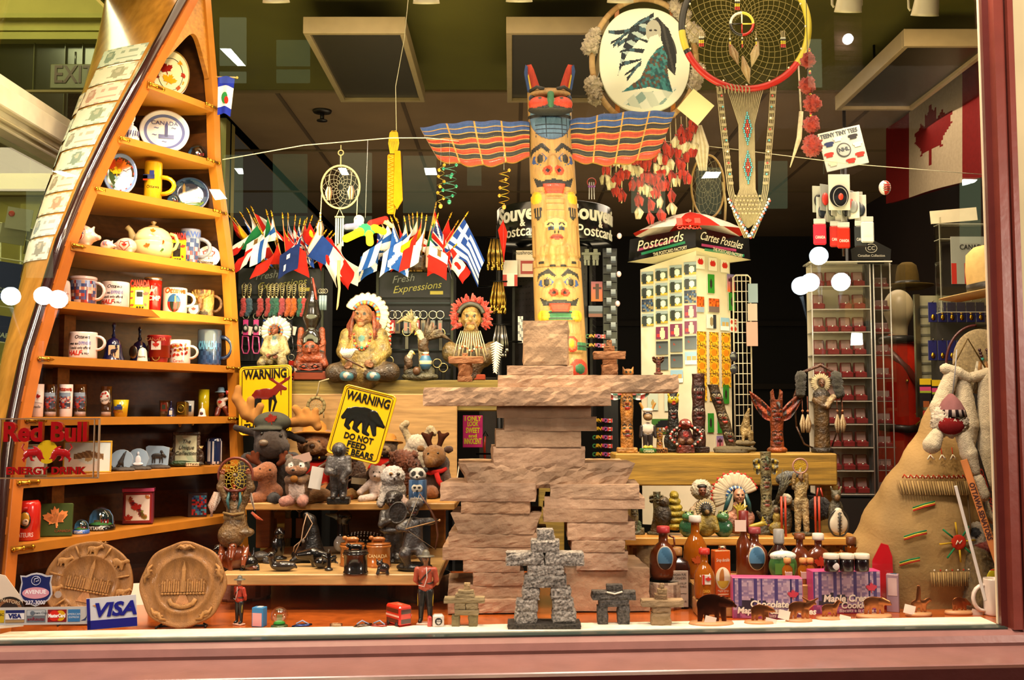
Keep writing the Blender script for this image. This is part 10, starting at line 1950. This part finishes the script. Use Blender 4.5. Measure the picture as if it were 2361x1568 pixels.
for px,py in((1816,1330),(1852,1352),(1868,1346)):
 t=bottle('miniature amber syrup bottle with tan cap behind the cookie boxes',px,py,[(11,0),(12,2),(12,34),(5,44),(5,48)],LA,9,'#c88a4c',(16,16,20,'#c8a098',[],-12),name='miniature_bottle');t['group']='miniature syrup bottles'
for k,(px,lab) in enumerate(((1917,'left jam jar with oval label on the right cookie box'),(1952,'middle plain dark jam jar on the right cookie box'),(1987,'right jam jar with label edge showing on the right cookie box'))):
 jars=TZ('jam_jar',lab,'jar',px,1400,ZF);jars.location=P(px,1317,2.95);m=MB();m.la([(14,0),(16,2),(16,24),(14,29),(.1,29)],c='#14060a',n=26);m.bd('glass','gloss',jars);MB().la([(17,28),(17.4,29),(17.4,37),(16,38.5),(.1,38.5)],c='#d8ccb8',n=28).bd('white_lid','satin',jars)
 if k==0: MB().ba(4,-13.5,12,10,3,9,'#d0c0bc',14).bd('label','print',jars)
t=TC('maple_tin','orange rectangular maple syrup tin with a horse picture in an oval','tin',1668,2.975,ZF+.046,R(10));MB().box(0,14,54,38,26,108,'#c85418',1.5).bd('tin_body','gloss',t);m=MB();m.ba(0,1,44,18,2,26,'#d8c8a0',22);m.ba(0,.4,44,15,2,23,cf=lambda u,v,w:'#c8a838' if v<.4 else '#a86a28' if SN(u*20)>.2 else '#d8c8b0',n=22);m.tx('Sirop derable',0,86,.6,8,'#e0ccb0',w=32,shear=.2);m.box(0,.4,8,26,.6,3,'#e0b088');m.tx('Maple Syrup',0,16,.6,5,'#e0ccb0',w=26);m.bd('label','print',t);MB().la([(9,108),(9,114),(8,117),(.1,117)],x=4,y=14,c='#a89078').bd('cap','metal',t)
t=TC('maple_pouch','carton with green and white leaf print and silver top in front of the foil bottle','carton',1806,3.085,ZQ);MB().bl([E(0,0,34,33,14,34,'#3c6a34'),E(0,0,58,31,13,12,'#d8d8cc')],vox=2).bd('carton','gloss',t);m=MB();m.tx('Maple Cream',0,54,-13,8,'#3c5a34',w=44);m.box(0,-14.6,30,44,.8,24,'#5a8a3c');m.bd('print','print',t)
def cookie(lab,x0,x1,ytop,ybot,rz,l1,l2,l3,side):
 t=TZ('cookie_box',lab,'box',(x0+x1)/2,ybot,ZF,R(rz));w=x1-x0;h=ybot-ytop;MB().box(0,22,h/2,w,42,h,side,1).bd('carton','print',t);m=MB()
 def cf(u,v):
  k=(u*7)%1;st_=SN(u*23)+SN(u*61+1)>.7
  if v>.3 and st_: return '#2a2450' if int(u*7)%2 else '#4a3a6c'
  if .2<v<.5 and .08<u<.5 and v<.5-abs(u-.3)*.4: return '#2c2030'
  if v<.2: return ['#8a3c6c','#a85c84','#6a3458'][hs_(int(u*22),int(v*20),3)]
  return ['#a8889c','#8f7490','#b89aa8','#80688a'][hs_(int(u*26),int(v*18),4)]
 m.ca(0,.6,h/2,w-3,h-4,.5,cf,40,20,edge='#a05c80');m.bd('front_picture','print',t)
 m=MB();m.tx(l1,w*.02,h*.36,-.6,h*.16,'#ecdcc8',.03,shear=.15);m.tx(l2,w*.12,h*.2,-.6,h*.15,'#ecdcc8',.03,shear=.15);m.tx(l3,w*.16,h*.08,-.6,h*.08,'#ecdcc8',shear=.15);m.pr(leaf(w*.36,h*.58,h*.16),-1,0,'#c83c4c');m.bd('lettering','print',t);return t
cookie('purple forest box of Chocolate Maple Cream Cookies, front right',1691,1851,1334,1428,-5,'Chocolate','Maple Cream Cookies','Biscuits a la creme','#b8487c')
cookie('pink forest box reading Maple Cream Cookies with three jam jars on top',1874,2034,1318,1416,3,'Maple Cream','Cookies','Biscuits a la creme d','#c0407c')
t=TZ('red_pouch','shiny red standing foil pouch behind the right cookie box','pouch',2037,1404,ZF,R(-18));m=MB();m.pr([(-24,0),(24,0),(22,120),(14,146),(-2,150),(-22,110)],-4,10,'#b81c24');m.bd('foil_pouch','gloss',t)
t=TZ('small_carton','narrow grey-pink printed carton beside the red pouch','carton',2059,1412,ZF,R(-24));MB().box(0,12,43,27,24,86,'#9a7c88',1).bd('carton','print',t);m=MB();m.box(0,-.6,58,20,.6,40,'#c8a8a4');m.box(2,12,86.4,14,10,.6,'#4c6a8c');m.bd('print','print',t)
t=TZ('vine_leaves','cluster of green silk maple leaves between the bottles','leaves',1724,1392,ZF);t.location.z+=.0
for k,(x,z,r,rt,y) in enumerate(((0,30,30,.2,0),(-22,22,26,1.3,6),(22,22,28,-1.2,8),(-6,14,24,2.4,-8))): m=MB();m.pr(leaf(x,z,r,rt),y,y+1.4,'#3c4a1c',m=MR(R(-12),4,'X'));m.bd('leaf','cloth',t)
MB().tu([(0,4,0),(0,4,26)],2,'#4a4a20').bd('stem','cloth',t)
def cut(lab,px,py,prims,w,c='#5a3020',h=0,tagc=None):
 t=TZ('metal_animal',lab,'ornament',px,py,ZF,R(4));MB().la([(w*.5,0),(w*.53,3),(w*.5,8),(.1,8.5)],c='#c08a5c',n=26,m=Matrix.Diagonal((1,.55,1,1))).bd('wooden_round','satin',t);m=MB();m.bl([(a,b,'#a8643c' if c=='#5a3020' else c) for a,b,_ in prims],vox=1.5,k=2);m.v=[(x,y*.22,z+6) for x,y,z in m.v];m.bd('metal_cutout','metal',t)
 if tagc: MB().box(tagc,-12,10,26,1.5,20,'#e8d8c8',m=MR(R(14),4,'Y')).bd('paper_tag','paper',t)
def quad(s,leg,head_=(1,0),hump=0):
 c=None;return [(a,tuple(v*s for v in b),c) for a,b,c in [('E',(0,0,24,20,5,11+hump,0),0),('C',(16,0,26+hump*.4,8,28*head_[0],0,24+head_[1],5),0),('C',(-14,0,18,5,-16,0,0,3),0),('C',(-6,0,16,4,-7,0,0,2.5),0),('C',(8,0,16,4,8,0,0,2.5),0),('C',(16,0,18,5,18,0,0,3),0),('C',(28*head_[0],0,24+head_[1],3,34,0,21+head_[1],2),0)]]
cut('large copper-toned grizzly cut-out with engraved curls, left of the front tags',1640,1441,quad(1.7,0,hump=3),100,'#5a2c1c',tagc=-8)
cut('black bear cut-out on a wooden round, before the chocolate box',1752,1439,quad(1.05,0,hump=2),70,tagc=20)
cut('moose cut-out with wide antlers on a wooden round',1842,1435,quad(1.2,0,(1,8))+[('C',(26,0,40,3,10,0,50,2),0),('C',(30,0,40,3,46,0,48,2),0)],60,tagc=-42)
cut('howling wolf cut-out on a wooden round before the pink box',1912,1430,quad(.9,0,(.9,16)),60,tagc=30)
cut('slim walking wolf cut-out on a long wooden round',2015,1424,quad(1.2,0,(1.05,-2)),80)
cut('rider on horseback cut-out on a wooden round',2118,1420,quad(.9,0,(1,10))+[('C',(0,0,30,6,2,0,52,5),0),('C',(2,0,56,4,2,0,60,4),0)],60,tagc=-30)
cut('small copper bison cut-out on a wooden round at the right',2212,1416,quad(.85,0,(1,-4),hump=4),66,tagc=34)
t=T('card_rack','white wire greeting card rack beyond the side glass at the far left','card rack',(P(50,900,4.6).x,4.6,0),S(P(50,900,4.6)));m=MB();zb=P(50,1300,4.6).z/t.scale[0];zt_=P(50,505,4.6).z/t.scale[0]
for x in(-60,-12,0,44,66): m.tu([(x,0,0),(x,0,zt_-20-(x+60)*.35)],2.4,'#c8bf94',6)
for k in RG(9): z=zt_-20-k*82;m.tu([(-64,-8,z+10),(0,-10,z),(70,-6,z-24)],2,'#c8bf94',5);m.tu([(-64,-24,z-20),(0,-26,z-30),(70,-22,z-54)],1.6,'#c8bf94',5)
m.box(-30,-6,zt_-22,76,6,24,'#c8c09a',m=None);m.bd('wire_frame','satin',t)
for k,(px,py,w,h,c,tx) in enumerate(((44,505,56,50,'#a8a084','red dot'),(30,540,54,46,'#8c8460','printed'),(22,650,66,88,'#1c2450','blue'),(80,690,40,90,'#b0a888','plain'),(85,560,50,60,'#6a5c28','brown'),(18,760,52,60,'#1c2450','CARDS'),(60,830,60,60,'#a8a080','pale'),(26,880,50,60,'#8c8460','olive'))):
 o=TP('greeting_card',tx+' greeting card pack in the white wire rack at the far left','card',px,py,4.52+.01*k,R(10));MB().box(0,0,0,w,2,h,c,m=MR(R(8),4,'Y')).bd('card','paper',o)
 if tx in('blue','CARDS'): MB().tx('CARDS',0,-h*.25,-1.6,11,'#a8a88c',.03,m=MR(R(8),4,'Y')).bd('lettering','print',o)
 if k==0: MB().ba(-16,-1.5,12,7,1,7,'#b83c28',12).bd('red_dot','print',o)
